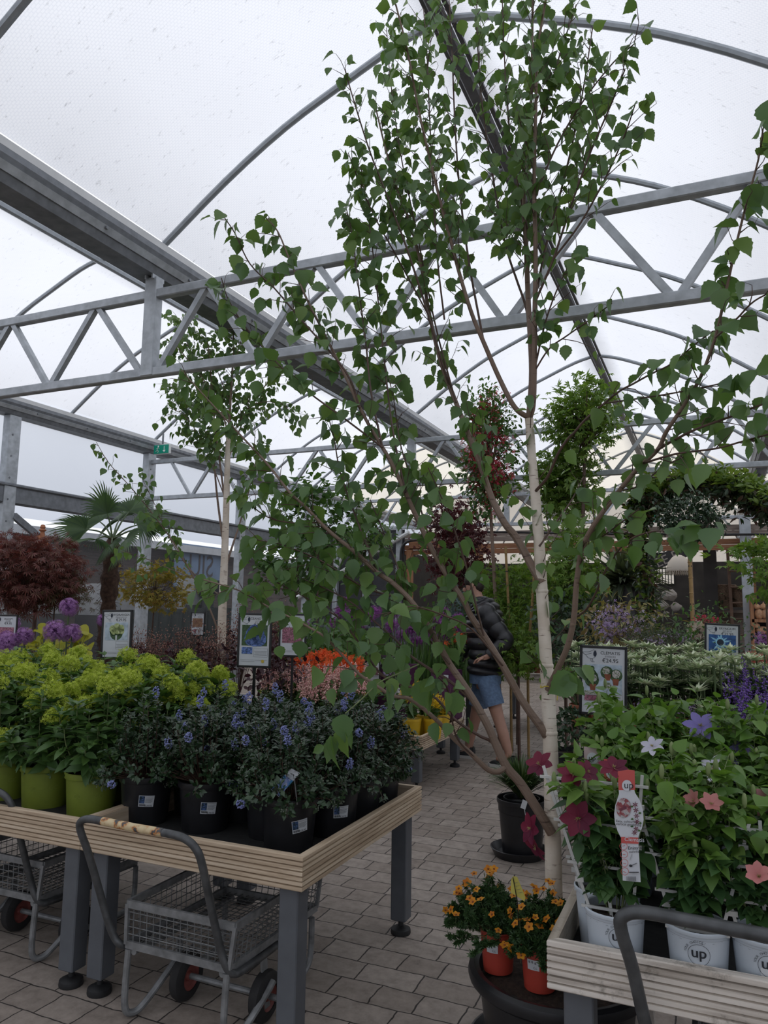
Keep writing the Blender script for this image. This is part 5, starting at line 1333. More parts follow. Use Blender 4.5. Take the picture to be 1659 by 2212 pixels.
# ------------------------------------------------------------------ framed price signs on stakes
BIRDM = plain('navy_bird_mark', (.012, .02, .04), .5)
def sign(label, x, y, Y, w, h, title, price, sub, picture, tilt=0.0, stake=True, small=False, rz=0.0, foot=.0):
    "a framed plant sign; (x, y) is its centre in the photo"
    c = P(x, y, Y); t = thing('plant_sign', label, 'sign', tuple(c), rz); t.rotation_euler = (0, tilt, rz)
    fr = MB(); b = .012
    for s in (-1, 1):
        fr.box((s * (w / 2 - b / 2), 0, 0), (b, .014, h), bev=.002); fr.box((0, 0, s * (h / 2 - b / 2)), (w, .014, b), bev=.002)
    fr.box((0, .006, 0), (w - .004, .004, h - .004))
    obj('frame', fr, BLACKF, t)
    mb = MB(); mb.box((0, -.001, 0), (w - 2 * b, .003, h - 2 * b)); obj('card', mb, CARD, t)
    y0 = -.0035
    def flat(v, dx, dz, off=0.0): return np.stack([v[:, 0] + dx, 0 * v[:, 0] + y0 - off, v[:, 1] + dz], 1)
    mb = MB(); top = h / 2 - b
    def tx(s, size, dx, dz, m=None):
        v, f = text(s, size)
        if len(v): v = v - np.array([(v[:, 0].max() + v[:, 0].min()) / 2, 0, 0]); (m or mb).add(flat(v, dx, dz), f)
    W = w - 2 * b
    tx(title, W * .105, W * .16, top - W * .14); tx(price, W * .135, W * .16, top - W * .33)
    obj('print', mb, INK, t)
    mb = MB(); tx(sub, W * .07, W * .16, top - W * .215, mb); 
    for i in range(4): mb.box((W * .22, y0, -h * .2 - i * h * .022), (W * .42 - .03 * W * (i % 3), .0006, .0014))
    mb.box((W * .22, y0, -h * .145), (W * .46, .0006, .0009)); mb.box((W * .22, y0, -h * .30), (W * .46, .0006, .0009)); mb.box((W * -.01, y0, -h * .222), (.0009, .0006, h * .155)); mb.box((W * .45, y0, -h * .222), (.0009, .0006, h * .155))
    mb.box((0, y0, -h * .36), (W * .9, .0006, .0009)); mb.box((-W * .2, y0, -h * .385), (W * .45, .0006, .0012))
    obj('small_print', mb, INKG, t)
    # the robin mark: thin outline, dark breast patch, legs
    mb = MB(); k = W * .17; ox, oz = -W * .30, top - W * .2
    B = lambda pts, r: mb.tube([(ox + a * k, y0, oz + c * k) for a, c in pts], r, 4)
    B([(-1.25, .55), (-.2, .62), (.35, .95), (.72, .8), (.78, .4), (.6, -.1), (.2, -.35), (-.35, -.25), (-.75, .2), (-1.2, .5)], k * .022)
    B([(-.75, .2), (.1, .45)], k * .02); B([(.25, -.35), (.3, -.75), (.55, -.75)], k * .022); B([(.0, -.33), (.05, -.7), (.3, -.8)], k * .022)
    a = np.arange(14) * 2 * PI / 14; mb.add([(ox + (.58 + .24 * math.cos(q)) * k, y0 - .0004, oz + (.38 + .42 * math.sin(q)) * k) for q in a], [tuple(range(14))])
    obj('bird_mark', mb, BIRDM, t)
    picture(t, W, h, y0)
    if stake:
        mb = MB(); L = max(.05, c[2] - h / 2 - foot)
        mb.box((0, .012, -h / 2 - L / 2 + .06), (.016, .008, L + .12)); obj('stake', mb, BLACKF, t)
    return t
def pic(t, mat, cx, cz, w, h, y0, nm='picture', off=.0):
    mb = MB(); mb.box((cx, y0 - off, cz), (w, .001, h)); return obj(nm, mb, mat, t)
def blobs(t, mat, pts, y0, nm='picture_print', off=.0012):
    mb = MB()
    for x, z, r in pts: mb.add([(x + r * math.cos(a), y0 - off, z + r * math.sin(a)) for a in np.arange(14) * 2 * PI / 14], [tuple(range(14))])
    return obj(nm, mb, mat, t)
SKYB = plain('print_sky_grey', (.42, .50, .58), .5, 0, .3, 30)
PGREEN = pixmat('print_green', [(.01, .03, .01), (.03, .07, .02), (.06, .13, .04)], 160)
PLIME = pixmat('print_lime_heads', [(.16, .22, .06), (.35, .42, .16), (.5, .55, .3)], 130)
PTERRA = plain('print_terracotta', (.22, .065, .03), .5, 0, .2, 60)
PMIX = pixmat('print_flower_mix', [(.04, .08, .03), (.12, .18, .08), (.45, .42, .40), (.6, .55, .55)], 240)
PPINK = pixmat('print_pink_mix', [(.05, .09, .04), (.25, .06, .12), (.5, .25, .3)], 200)
PHERB = pixmat('print_brown_foliage', [(.10, .05, .03), (.22, .11, .06), (.30, .17, .09)], 150)
def pc_cle(t, W, h, y0):
    pic(t, SKYB, -.0 * W, .02 * h, W * .88, h * .42, y0); s = W
    blobs(t, PGREEN, [(-.27 * s, .10 * h, .10 * s), (-.27 * s, .05 * h, .15 * s), (-.27 * s, .0 * h, .17 * s), (-.27 * s, .17 * h, .06 * s), (.08 * s, .12 * h, .15 * s), (.30 * s, .08 * h, .15 * s)], y0)
    blobs(t, PMIX, [(-.25 * s, .03 * h, .10 * s), (.06 * s, .14 * h, .09 * s), (.30 * s, .10 * h, .10 * s), (-.28 * s, .12 * h, .05 * s), (.12 * s, -.07 * h, .08 * s)], y0, 'picture_print', .0016)
    for x, z in ((-.25, -.105), (.10, .045), (.29, -.02)): mb = MB(); mb.add([(x * s - .08 * s, y0 - .002, z * h + .05 * h), (x * s - .055 * s, y0 - .002, z * h - .04 * h), (x * s + .055 * s, y0 - .002, z * h - .04 * h), (x * s + .08 * s, y0 - .002, z * h + .05 * h)], [(0, 1, 2, 3)]); obj('picture', mb, PTERRA, t)
    pic(t, PMIX, -.26 * s, -.18 * h, .36 * s, .05 * h, y0, off=.0014); pic(t, PPINK, -.26 * s, -.255 * h, .36 * s, .08 * h, y0, off=.0014)
def pc_cea(t, W, h, y0):
    pic(t, PGREEN, 0, .09 * h, W * .86, h * .38, y0); blobs(t, PICSIGN, [(.02 * W, .08 * h, .33 * W), (-.12 * W, .03 * h, .22 * W), (.18 * W, .02 * h, .22 * W), (.0, .15 * h, .24 * W)], y0); pic(t, PICSIGN, -.24 * W, -.19 * h, .36 * W, .12 * h, y0)
    blobs(t, plain('print_yellow_seal', (.55, .40, .05), .5), [(.3 * W, -.38 * h, .05 * W)], y0)
def pc_hyd(t, W, h, y0):
    pic(t, SKYB, 0, .06 * h, W * .86, h * .36, y0); blobs(t, PGREEN, [(0, .02 * h, .24 * W), (-.1 * W, .06 * h, .16 * W), (.12 * W, .06 * h, .16 * W)], y0); blobs(t, PLIME, [(-.14 * W, .11 * h, .13 * W), (.02 * W, .15 * h, .13 * W), (.17 * W, .12 * h, .13 * W), (.06 * W, .07 * h, .12 * W), (-.1 * W, .05 * h, .1 * W), (.2 * W, .06 * h, .1 * W)], y0, 'picture_print', .0016)
    pic(t, PAPER, 0, -.07 * h, .06 * W, .1 * h, y0, off=.0014)
def pc_ery(t, W, h, y0):
    pic(t, plain('print_deep_blue', (.02, .09, .28), .5, 0, .5, 30), 0, .08 * h, W * .86, h * .36, y0)
    mb = MB()
    for cx, cz, R in ((-.06, .10, .36), (.24, -.02, .2)):
        for k in range(15):
            a = k * 2 * PI / 15 + .2; L = R * (1 - .25 * (k % 3)); ux, uz = math.cos(a), math.sin(a); vx, vz = -uz * .03, ux * .03
            e = lambda q, s: (max(-.43, min(.43, cx + ux * L * q + vx * s)) * W, y0 - .0016, max(-.1, min(.26, (cz + (uz * L * q + vz * s) * .7))) * h)
            mb.add([e(.15, -1), e(.6, -.9), e(1, 0), e(.6, .9), e(.15, 1)], [(4, 3, 2, 1, 0)])
    obj('picture', mb, plain('print_pale_blue', (.28, .55, .75), .5, 0, .4, 60), t)
    blobs(t, BIRDM, [(-.06 * W, .10 * h, .11 * W), (.24 * W, -.02 * h, .07 * W)], y0, 'picture_print', .002)
def pc_her(t, W, h, y0): pic(t, PHERB, 0, .06 * h, W * .84, h * .36, y0); blobs(t, PPINK, [(-.2 * W, -.28 * h, .14 * W)], y0)
def pc_all(t, W, h, y0): pic(t, PPINK, 0, 0, W * .86, h * .36, y0)
sign('black framed sign with a pots picture reading Clematis €24.95, beside the birch trunk', 1303, 1470, 3.62, .213, .315, 'CLEMATIS', '€24.95', 'EVISION', pc_cle, .03, rz=.25, foot=.0)
sign('black framed sign with a blue thistle picture reading €22.95, before the steel post', 1560, 1398, 5.35, .212, .302, 'ERYNGIUM', '€22.95', 'BIG BLUE', pc_ery, .04, rz=.12)
sign('black framed sign with a blue shrub picture reading Ceanothus €39.95', 550, 1383, 3.62, .205, .305, 'CEANOTHUS', '€39.95', 'VICTORIA', pc_cea, .0, rz=.16)
sign('black framed sign with a lime hydrangea picture reading €29.95', 252, 1370, 3.62, .20, .30, 'HYDRANGEA', '€29.95', 'PANICULATA', pc_hyd, -.02, rz=.25)
sign('small framed sign with a brown picture among the speckled plants', 427, 1348, 5.3, .135, .205, 'HEUCHERA', '€9.95', 'MIX', pc_her, .0, rz=.2)
sign('framed sign cut off by the photo edge reading Allium €9.95, over the purple globes', 8, 1370, 4.45, .23, .32, 'ALLIUM', '€9.95', 'GLOBE', pc_all, .0, rz=.3)
sign('framed sign mostly hidden by birch leaves, beside the Ceanothus sign', 632, 1372, 4.6, .20, .30, 'PATIO', '€12.95', 'MIX', pc_all, .0, rz=.2)

# ------------------------------------------------------------------ general shrubs and trees seen farther back
def shrub(name, label, cat, px, py, Y, rx, ry, dep, shape, size, n, mat, stem=True, trunk=None, stems=10, clump=14, spread=.10, seed=1, flat=None, ground=0.0, flowers=None, hang=.2, foot=None, barkm=None, group=None, shell=.45, layer=0.0):
    "foliage in an ellipsoid of half sizes rx, ry pixels and dep metres about the point seen at (px, py)"
    g = np.random.default_rng(seed); c = P(px, py, Y); s = (FWD @ (c - EYE)) / FPX; R = np.array([rx * s, dep, ry * s])
    f = foot if foot is not None else (c[0], Y)
    t = thing(name, label, cat, (f[0], f[1], ground), 0, group); o = np.array(t.location); c = c - o
    fol, st, fl = MB(), MB(), MB()
    k = max(1, n // clump); d = rdir(g, k); q = (shell + (1 - shell) * g.uniform(0, 1, k) ** .5)[:, None]; ctr = c + d * q * R
    if layer: ctr[:, 2] = np.round(ctr[:, 2] / layer) * layer + g.normal(0, layer * .12, k)
    m = clump; T = np.repeat(ctr, m, 0) + g.normal(0, 1, (k * m, 3)) * spread * np.array([1, 1, .35 if layer else .8])
    dd = np.repeat(d, m, 0) * .7 + g.normal(0, .6, (k * m, 3)) + np.array([0, 0, -hang])
    fol.scatter(shape, T, frames(unit(dd), unit(np.array([0, -.15, 1.0]) + g.normal(0, .4, (k * m, 3))), size * g.uniform(.6, 1.2, k * m)))
    if stem:
        base = np.array([0, 0, .0]); hub = c + np.array([0, 0, -R[2] * .7])
        tr = trunk or .018
        st.tube(spline([base, base * .5 + hub * .5 + g.normal(0, .01, 3), hub, c + np.array([0, 0, R[2] * .3])], 4), np.linspace(tr, tr * .35, 13)[:13], 8)
        for i in g.choice(k, min(stems * 4, k), False):
            a = hub + (c - hub) * g.uniform(0, 1.0); mid = a * .45 + ctr[i] * .55 + np.array([0, 0, -.04]); st.tube(spline([a, mid, ctr[i]], 4), np.linspace(tr * .28, tr * .08, 9), 4, caps=False)
        obj('trunk', st, barkm or TWIG, t)
    obj('foliage', fol, mat, t, sharp=None)
    if flowers:
        fm, fn, fs, fshape, fr = flowers; dd = rdir(g, fn); dd[:, 1] = -np.abs(dd[:, 1]) * .8
        cc = c + dd * R * g.uniform(.5, 1.0, (fn, 1)); mm = 12; T = np.repeat(cc, mm, 0) + g.normal(0, fr, (fn * mm, 3)); fl.scatter(fshape, T, frames(rdir(g, fn * mm), rdir(g, fn * mm), fs * g.uniform(.7, 1.2, fn * mm)))
        obj('blossom', fl, fm, t, sharp=None)
    return t
LM = leafmat
REDAC = LM('red_maple_leaf', [(.15, .050, .048), (.20, .075, .062), (.12, .05, .042), (.18, .10, .065)], .5, .3, .3, (1.3, .8, .7))
DRKAC = LM('dark_red_maple_leaf', [(.10, .030, .036), (.14, .045, .048), (.075, .026, .032)], .5, .25, .3, (1.3, .8, .7))
YELAC = LM('amber_maple_leaf', [(.36, .26, .05), (.28, .27, .06), (.42, .25, .06), (.20, .23, .05)], .5, .3, .3)
GRNAC = LM('fresh_green_maple_leaf', [(.13, .235, .042), (.18, .29, .055), (.10, .19, .04), (.23, .30, .075)], .5, .42, .3)
MIDG = LM('mid_green_leaf', [(.065, .145, .042), (.095, .19, .05), (.05, .115, .038)], .45, .3, .4)
DRKG = LM('dark_evergreen_leaf', [(.022, .046, .022), (.032, .066, .030), (.045, .085, .038)], .4, .1, .5)
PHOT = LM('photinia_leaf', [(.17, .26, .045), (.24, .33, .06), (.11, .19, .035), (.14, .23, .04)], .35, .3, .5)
PHOD = LM('photinia_dark_leaf', [(.018, .04, .016), (.028, .06, .02), (.10, .04, .03)], .35, .1, .5)
PURP = LM('allium_purple', [(.38, .19, .43), (.47, .26, .52), (.31, .15, .36)], .6, .2, .2, (1.1, .9, 1.1))
GOLD = LM('golden_leaf', [(.40, .40, .03), (.48, .46, .05), (.33, .35, .03)], .45, .35, .3, (1.1, 1.1, .6))
REDBL = LM('crimson_blossom', [(.58, .05, .09), (.68, .10, .14), (.48, .03, .07)], .6, .2, .2, (1.1, .9, .9))
LILAC = LM('lilac_blossom', [(.42, .28, .56), (.55, .42, .66), (.64, .56, .72)], .6, .2, .2, (1, 1, 1))
# red, amber and purple maples
shrub('japanese_maple', 'feathery red-brown maple spreading at the photo edge beneath the palm', 'tree', 45, 1232, 5.2, 138, 88, .42, L_PALM7, .085, 3400, REDAC, trunk=.022, stems=22, clump=16, spread=.075, seed=3, layer=.085, hang=.45)
shrub('japanese_maple', 'low feathery red-green maple under the edge of the red-brown one', 'tree', 120, 1282, 5.4, 70, 38, .25, L_PALM7, .07, 520, LM('red_green_maple_leaf', [(.10, .05, .03), (.08, .08, .03), (.13, .06, .04)]), trunk=.012, stems=10, seed=4, layer=.07, hang=.4)
shrub('japanese_maple', 'amber and yellow-green maple beside the palm trunk', 'tree', 335, 1268, 7.0, 82, 52, .32, L_PALM5, .06, 1100, YELAC, trunk=.014, stems=16, clump=14, spread=.09, seed=5, layer=.09)
shrub('japanese_maple', 'dark purple maple in front of the timber doorway', 'tree', 985, 1180, 8.8, 62, 92, .4, L_PALM5, .07, 1900, DRKAC, trunk=.02, stems=16, spread=.11, seed=6)
shrub('japanese_maple', 'fresh green maple between the walking person and the birch trunk', 'tree', 1115, 1285, 8.4, 60, 72, .4, L_PALM5, .065, 1500, GRNAC, trunk=.015, seed=7, layer=.10)
shrub('japanese_maple', 'yellow-green maple with pointed leaves just behind the birch trunk', 'tree', 1232, 1225, 7.6, 40, 105, .3, L_PALM5, .075, 1150, GRNAC, trunk=.016, seed=8, layer=.12)
shrub('japanese_maple', 'yellow-green maple twigs reaching in from the photo edge past the steel post', 'tree', 1652, 1228, 5.2, 55, 62, .2, L_PALM5, .07, 240, GRNAC, trunk=.01, stems=14, spread=.06, seed=9, layer=.09)
shrub('conifer', 'feathery golden conifer low behind the grass pot', 'shrub', 1105, 1335, 8.0, 50, 40, .3, L_SPIKE, .09, 1200, GRNAC, trunk=.012, seed=10)
shrub('leafy_shrub', 'green shrub filling the gap below the dark purple maple', 'shrub', 1030, 1300, 9.2, 85, 60, .4, L_OVAL, .06, 1300, MIDG, seed=11)
shrub('leafy_shrub', 'dark shrub under the maples behind the birch trunk', 'shrub', 1230, 1360, 7.2, 70, 60, .3, L_OVAL, .06, 1100, DRKG, seed=12)
shrub('leafy_shrub', 'fresh green leaves low behind the birch trunk', 'shrub', 1120, 1410, 7.4, 70, 46, .3, L_PALM5, .065, 900, GRNAC, seed=13, layer=.09)
# tall screens
shrub('hawthorn_tree', 'tall narrow hawthorn dotted with crimson flower clusters', 'tree', 1058, 972, 8.0, 52, 145, .28, L_OVAL, .058, 2500, MIDG, trunk=.03, stems=24, clump=12, spread=.07, seed=14, flowers=(REDBL, 150, .036, L_FLORET, .045), foot=(P(1080, 1400, 8.0)[0], 8.0), barkm=BARKR)
shrub('field_maple', 'tall fresh green field maple column beside the birch trunk', 'tree', 1262, 905, 8.2, 72, 92, .35, L_PALM5, .085, 1250, LM('field_maple_leaf', [(.12, .22, .045), (.17, .28, .06), (.22, .32, .08), (.085, .17, .04)], .45, .45, .3), trunk=.03, stems=24, clump=10, spread=.09, seed=15, shell=.15, foot=(P(1240, 1400, 8.2)[0], 8.2))
shrub('field_maple', 'smaller leafy screen joining the field maple lower down', 'tree', 1215, 1040, 8.4, 62, 75, .25, L_PALM5, .085, 1300, MATS['field_maple_leaf'], trunk=.02, seed=16, shell=.2)
shrub('climber', 'leafy climber hanging on the back wall under the roof beam', 'climbing plant', 790, 1165, 12.5, 50, 42, .2, L_OVAL, .10, 700, MIDG, seed=17)
shrub('leafy_shrub', 'broad-leaved shrub behind the birch branches at mid height', 'shrub', 690, 1110, 7.0, 95, 85, .3, L_BIRCH, .085, 700, MIDG, trunk=.015, seed=18)
shrub('leafy_shrub', 'green tree seen through the birch branches before the dark wall', 'tree', 640, 1220, 7.5, 80, 60, .35, L_BIRCH, .085, 700, MIDG, trunk=.015, seed=19)
# topiary ball standard with bamboo
shrub('topiary_standard', 'round dark evergreen ball on a thin stem tied to bamboo', 'tree', 1490, 1122, 7.6, 60, 50, .26, L_OVAL3, .045, 2400, DRKG, trunk=.014, stems=20, clump=10, spread=.05, seed=20)
def cane(label, pts, Y, r=.0075):
    a = [P(x, y, Y) for x, y in pts]; t = thing('bamboo_cane', label, 'garden cane', tuple(a[-1] * np.array([1, 1, 0]))); o = np.array(t.location); mb = MB(); q = [p - o for p in a] + [np.array([0, 0, 0.0])]; mb.tube(q, r, 8)
    for i in range(6):
        p = q[0] * (1 - (i + .5) / 7) + q[-2] * ((i + .5) / 7); mb.ball(p, r * 1.25, nu=8, nv=4, sc=(1, 1, .5))
    obj('cane', mb, plain('bamboo', (.30, .19, .07), .5, 0, .2, 30), t)
    mb = MB()
    for f in (.25, .6): p = q[0] * (1 - f) + q[-2] * f; mb.box(p, (.03, .03, .012))
    obj('tie', mb, BLACKF, t)
cane('yellow bamboo cane standing against the topiary ball stem', [(1488, 1165), (1494, 1290), (1499, 1400)], 7.45, .018)
cane('grey bamboo cane between the maples next to the person', [(1092, 1180), (1098, 1300), (1103, 1400)], 7.9, .014)
cane('pale cane next to the birch trunk', [(1160, 1150), (1150, 1300), (1140, 1420)], 7.6, .014)
# photinia arch
def arch():
    g = np.random.default_rng(21); t = thing('photinia_arch', 'bright green leafy arch trained over the path beside the topiary ball', 'tree', (P(1330, 1420, 8.6)[0], 8.6, 0)); o = np.array(t.location)
    crv = spline([P(x, y, Y) for x, y, Y in ((1402, 1430, 8.6), (1400, 1330, 8.6), (1392, 1230, 8.6), (1378, 1150, 8.6), (1385, 1100, 8.6), (1430, 1072, 8.5), (1500, 1050, 8.4), (1580, 1062, 8.2), (1650, 1090, 8.0), (1710, 1130, 7.9))], 10) - o
    st = MB(); st.tube(crv, .022, 8); st.tube(crv + np.array([.05, .08, .02]), .014, 6)
    fo, fd = MB(), MB(); sg = np.linspace(0, 1, len(crv))
    for i in range(1500):
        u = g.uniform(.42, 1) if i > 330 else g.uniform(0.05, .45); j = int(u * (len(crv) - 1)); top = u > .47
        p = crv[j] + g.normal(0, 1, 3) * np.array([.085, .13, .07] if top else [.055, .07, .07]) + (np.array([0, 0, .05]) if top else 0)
        up = p[2] > crv[j][2] + .02 or not top; m = fo if (up and g.uniform() < (.85 if top else .5)) else fd  # dark leaves below the arch curve, mixed at random elsewhere
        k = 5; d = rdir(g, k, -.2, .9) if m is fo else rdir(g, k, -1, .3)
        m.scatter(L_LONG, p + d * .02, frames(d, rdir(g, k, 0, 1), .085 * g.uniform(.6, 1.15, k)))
    obj('stem', st, TWIG, t); obj('new_foliage', fo, PHOT, t, sharp=None); obj('dark_foliage', fd, PHOD, t, sharp=None)
arch()
shrub('flowering_shrub', 'shrub with lilac flower trails and bronze leaves above the spiky plants', 'shrub', 1345, 1352, 6.4, 66, 52, .3, L_LONG, .07, 420, LM('bronze_leaf', [(.24, .20, .07), (.18, .13, .06), (.28, .26, .10)]), seed=23, flowers=(LILAC, 46, .025, L_FLORET, .03))
shrub('flowering_shrub', 'fine grey-green shrub with small pale flowers before the bamboo cane', 'shrub', 1455, 1388, 6.0, 85, 26, .3, L_SPIKE, .06, 1200, LM('grey_green_fine', [(.06, .085, .05), (.09, .11, .06)]), seed=24, flowers=(LILAC, 10, .018, L_FLORET, .02))
shrub('flowering_shrub', 'pale pink daisy plant next to the blue thistle sign', 'flowering plant', 1512, 1362, 5.6, 20, 30, .12, L_OVAL3, .04, 200, MIDG, seed=25, flowers=(LM('pale_pink_daisy', [(.6, .48, .5), (.66, .58, .58)]), 14, .022, L_FLORET, .012))
shrub('flowering_shrub', 'coral pink flowers at the photo edge before the steel post', 'flowering plant', 1648, 1428, 5.6, 28, 16, .12, L_OVAL3, .035, 160, MIDG, seed=26, flowers=(LM('coral_flower', [(.62, .16, .17), (.68, .24, .22)]), 30, .02, L_FLORET, .018), stem=False, ground=.9)
shrub('flowering_shrub', 'deep red flowers peeping over the blue thistle sign', 'flowering plant', 1530, 1345, 6.6, 32, 12, .12, L_OVAL3, .035, 120, MIDG, seed=27, flowers=(REDBL, 12, .022, L_FLORET, .016))
shrub('flowering_shrub', 'purple flowers at the photo edge on the figurine shelf side', 'flowering plant', 1648, 1385, 7.0, 22, 14, .12, L_OVAL3, .04, 140, DRKG, seed=28, flowers=(PURP, 24, .02, L_FLORET, .018))
# ------------------------------------------------------------------ globe alliums
def star6():
    v = [(0, 0, 0)]; f = []
    for i in range(6):
        a = i * PI / 3; k = len(v); v += [(.22 * math.cos(a - .4), .22 * math.sin(a - .4), .08), (math.cos(a), math.sin(a), .25), (.22 * math.cos(a + .4), .22 * math.sin(a + .4), .08)]; f.append((0, k, k + 1, k + 2))
    return np.array(v, float), f
STAR = star6()
STALK = plain('allium_stalk', (.07, .11, .04), .5, 0, .2, 20)
def allium_head(n, r, seed):
    g = np.random.default_rng(seed); mb = MB(); d = rdir(g, n)
    mb.scatter(STAR, d * r * g.uniform(.86, 1.02, n)[:, None], frames(unit(np.cross(d, rdir(g, n))), d, r * .27))
    mb.scatter(L_SPIKE, np.zeros((n, 3)), frames(d, rdir(g, n), r * .95)); return mb.mesh('allium_flower_head', PURP)
AH = [allium_head(190, .058, 41), allium_head(110, .050, 42)]
AH[1].materials[0] = LM('allium_magenta', [(.42, .14, .45), (.52, .20, .54), (.33, .10, .36)], .6, .25, .2, (1.1, .9, 1.1))
def allium(label, x, y, Y, rpx, zb, hi=True, group=None):
    c = P(x, y, Y); r = rpx * (FWD @ (c - EYE)) / FPX
    t = thing('allium', label, 'flower', (c[0], Y, zb), 0, group)
    hd = obj('flower_head', AH[0 if hi else 1], None, t); s = r / (.058 if hi else .050); hd.location = (0, 0, c[2] - zb); hd.scale = (s, s, s); hd.rotation_euler = (0, 0, x)
    mb = MB(); h = c[2] - zb; mb.tube(spline([(0, .01, 0), (.012 * math.sin(x), .01, h * .5), (0, 0, h - r * .3)], 4), .006 if hi else .005, 6); obj('stalk', mb, STALK, t)
    return t
for i, (x, y, Y, r, lb) in enumerate([(149, 1312, 4.60, 20, 'purple allium globe standing highest, above the golden leaves'), (119, 1363, 4.42, 24, 'largest purple allium globe in front of the golden leaves'), (156, 1368, 4.55, 20, 'purple allium globe touching the largest one on its far side'), (53, 1374, 4.45, 19, 'purple allium globe on a thick stalk nearer the photo edge'), (14, 1388, 4.35, 25, 'purple allium globe cut by the photo edge, lowest of its group'), (24, 1350, 4.6, 20, 'dusky purple allium globe just under the Allium sign'), (2, 1358, 4.7, 18, 'dark purple allium globe behind the lowest one at the photo edge'), (222, 1340, 4.9, 13, 'purple allium globe half hidden behind the hydrangea sign')]):
    allium(lb, x, y, Y, r, .66)
rr = random.Random(9); k = 0
for x, y in [(700, 1300), (690, 1318), (735, 1322), (745, 1302), (780, 1345), (800, 1330), (810, 1322), (858, 1322), (866, 1345), (880, 1330), (890, 1360), (905, 1340), (915, 1325), (925, 1355), (935, 1375), (948, 1335), (955, 1322), (962, 1350), (975, 1340), (968, 1372), (985, 1356), (940, 1395), (898, 1385), (870, 1372), (830, 1312), (760, 1328), (720, 1345), (655, 1345), (915, 1380), (880, 1310), (990, 1335), (845, 1352)]:
    allium('magenta allium globe in the far bed beside the person', x, y, 7.5 + rr.random() * .9, 12.5 + rr.random() * 3, .62, False, 'far magenta alliums')
GRS = LM('allium_strap_leaf', [(.085, .17, .05), (.12, .22, .065), (.06, .13, .045)], .45, .3, .4)
def strap_bed(label, x0, x1, Y0_, Y1_, z, hh, n, seed, mat, name='allium_leaves', cat='foliage', lean=.35, wd=.012):
    g = np.random.default_rng(seed); t = thing(name, label, cat, ((x0 + x1) / 2, (Y0_ + Y1_) / 2, z)); fo = MB(); o = np.array(t.location)
    for i in range(n):
        b = np.array([g.uniform(x0, x1), g.uniform(Y0_, Y1_), z]) - o; a = g.uniform(0, 2 * PI); L = hh * g.uniform(.6, 1.1); tt = np.linspace(0, 1, 6); q = g.uniform(.1, 1) * lean
        c = b + np.stack([L * q * tt ** 1.5 * math.cos(a), L * q * tt ** 1.5 * math.sin(a), L * (tt - .45 * q * tt ** 2.5)], 1); w = wd * (1 - tt ** 2) + .001; sx = np.array([-math.sin(a), math.cos(a), 0])
        fo.add(np.concatenate([c - sx * w[:, None], c + sx * w[:, None]]), [(k, k + 1, 7 + k, 6 + k) for k in range(5)])
    obj('foliage', fo, mat, t, sharp=None); return t
a, b = P(640, 1400, 7.7)[0], P(1000, 1400, 7.7)[0]
strap_bed('strappy green leaves and stalks below the far magenta alliums', a, b, 7.5, 8.4, .62, .62, 700, 1, GRS)
strap_bed('strappy green leaves below the near purple alliums', P(-10, 1420, 4.5)[0], P(170, 1420, 4.5)[0], 4.35, 4.9, .62, .38, 240, 2, GRS)
def golden():
    g = np.random.default_rng(12); c = P(125, 1395, 4.75); t = thing('golden_leaf_shrub', 'shrub with bright golden heart-shaped leaves behind the purple alliums', 'shrub', (c[0], 4.75, .62)); o = np.array(t.location); fo, st = MB(), MB()
    for i in range(70):
        p = P(*[(g.uniform(60, 200)), g.uniform(1345, 1440)], 4.75 + g.uniform(-.12, .25)) - o; st.tube(spline([(0, 0, 0), p * .5 + np.array([0, 0, .03]), p], 3), .003, 4, caps=False)
        d = unit(np.array([g.normal(0, .6), -.5 + g.normal(0, .4), -.35 + g.normal(0, .35)])); fo.scatter(L_HEART, p[None], frames(d[None], unit(np.array([0, -.4, 1]) + g.normal(0, .3, 3)), .115 * g.uniform(.7, 1.15)))
    obj('stem', st, GREENTWIG, t); obj('foliage', fo, GOLD, t, sharp=None)
golden()
# ------------------------------------------------------------------ brown speckled plants, orange and pink flowers, yellow pots
SPK = LM('brown_speckle_leaf', [(.22, .10, .08), (.32, .17, .14), (.45, .28, .22), (.14, .055, .05)], .6, .2, .2, (1.1, .9, .8))
HER = LM('dark_plum_leaf', [(.045, .018, .024), (.07, .026, .032), (.03, .014, .018)], .4, .15, .4, (1.2, .8, .8))
def speckled(label, x, y, Y, rx, ry, seed, n=900, grp=None):
    c = P(x, y, Y); s = (FWD @ (c - EYE)) / FPX; g = np.random.default_rng(seed); zb = .62
    t = thing('speckled_plant', label, 'potted plant', (c[0], Y, zb), 0, grp); o = np.array(t.location); fo, st, sp = MB(), MB(), MB()
    mb = MB(); mb.lathe([(.001, 0), (.06, 0), (.075, .12), (.07, .12), (.001, .11)], n=16); obj('pot', mb, BLACKP, t)
    for i in range(90):
        e = c - o + rdir(g, 1)[0] * np.array([rx * s, .16, ry * s]) * g.uniform(.3, 1.05); st.tube(spline([(0, 0, .1), e * np.array([.6, .6, .55]), e], 3), .0012, 3, caps=False)
        k = n // 90; T = e + g.normal(0, .03, (k, 3)) * np.array([1, 1, 1.2]); sp.scatter(L_BEAD, T, np.repeat(np.eye(3)[None], k, 0) * g.uniform(.0035, .0075, k)[:, None, None])
    k = 120; fo.scatter(L_OVAL, c - o + rdir(g, k, -1, .2) * np.array([rx * s, .14, ry * s * .9]), frames(rdir(g, k), rdir(g, k, 0, 1), .05)); obj('foliage', fo, HER, t, sharp=None)
    obj('stem', st, TWIG, t, sharp=None); obj('blossom', sp, SPK, t, sharp=None); return t
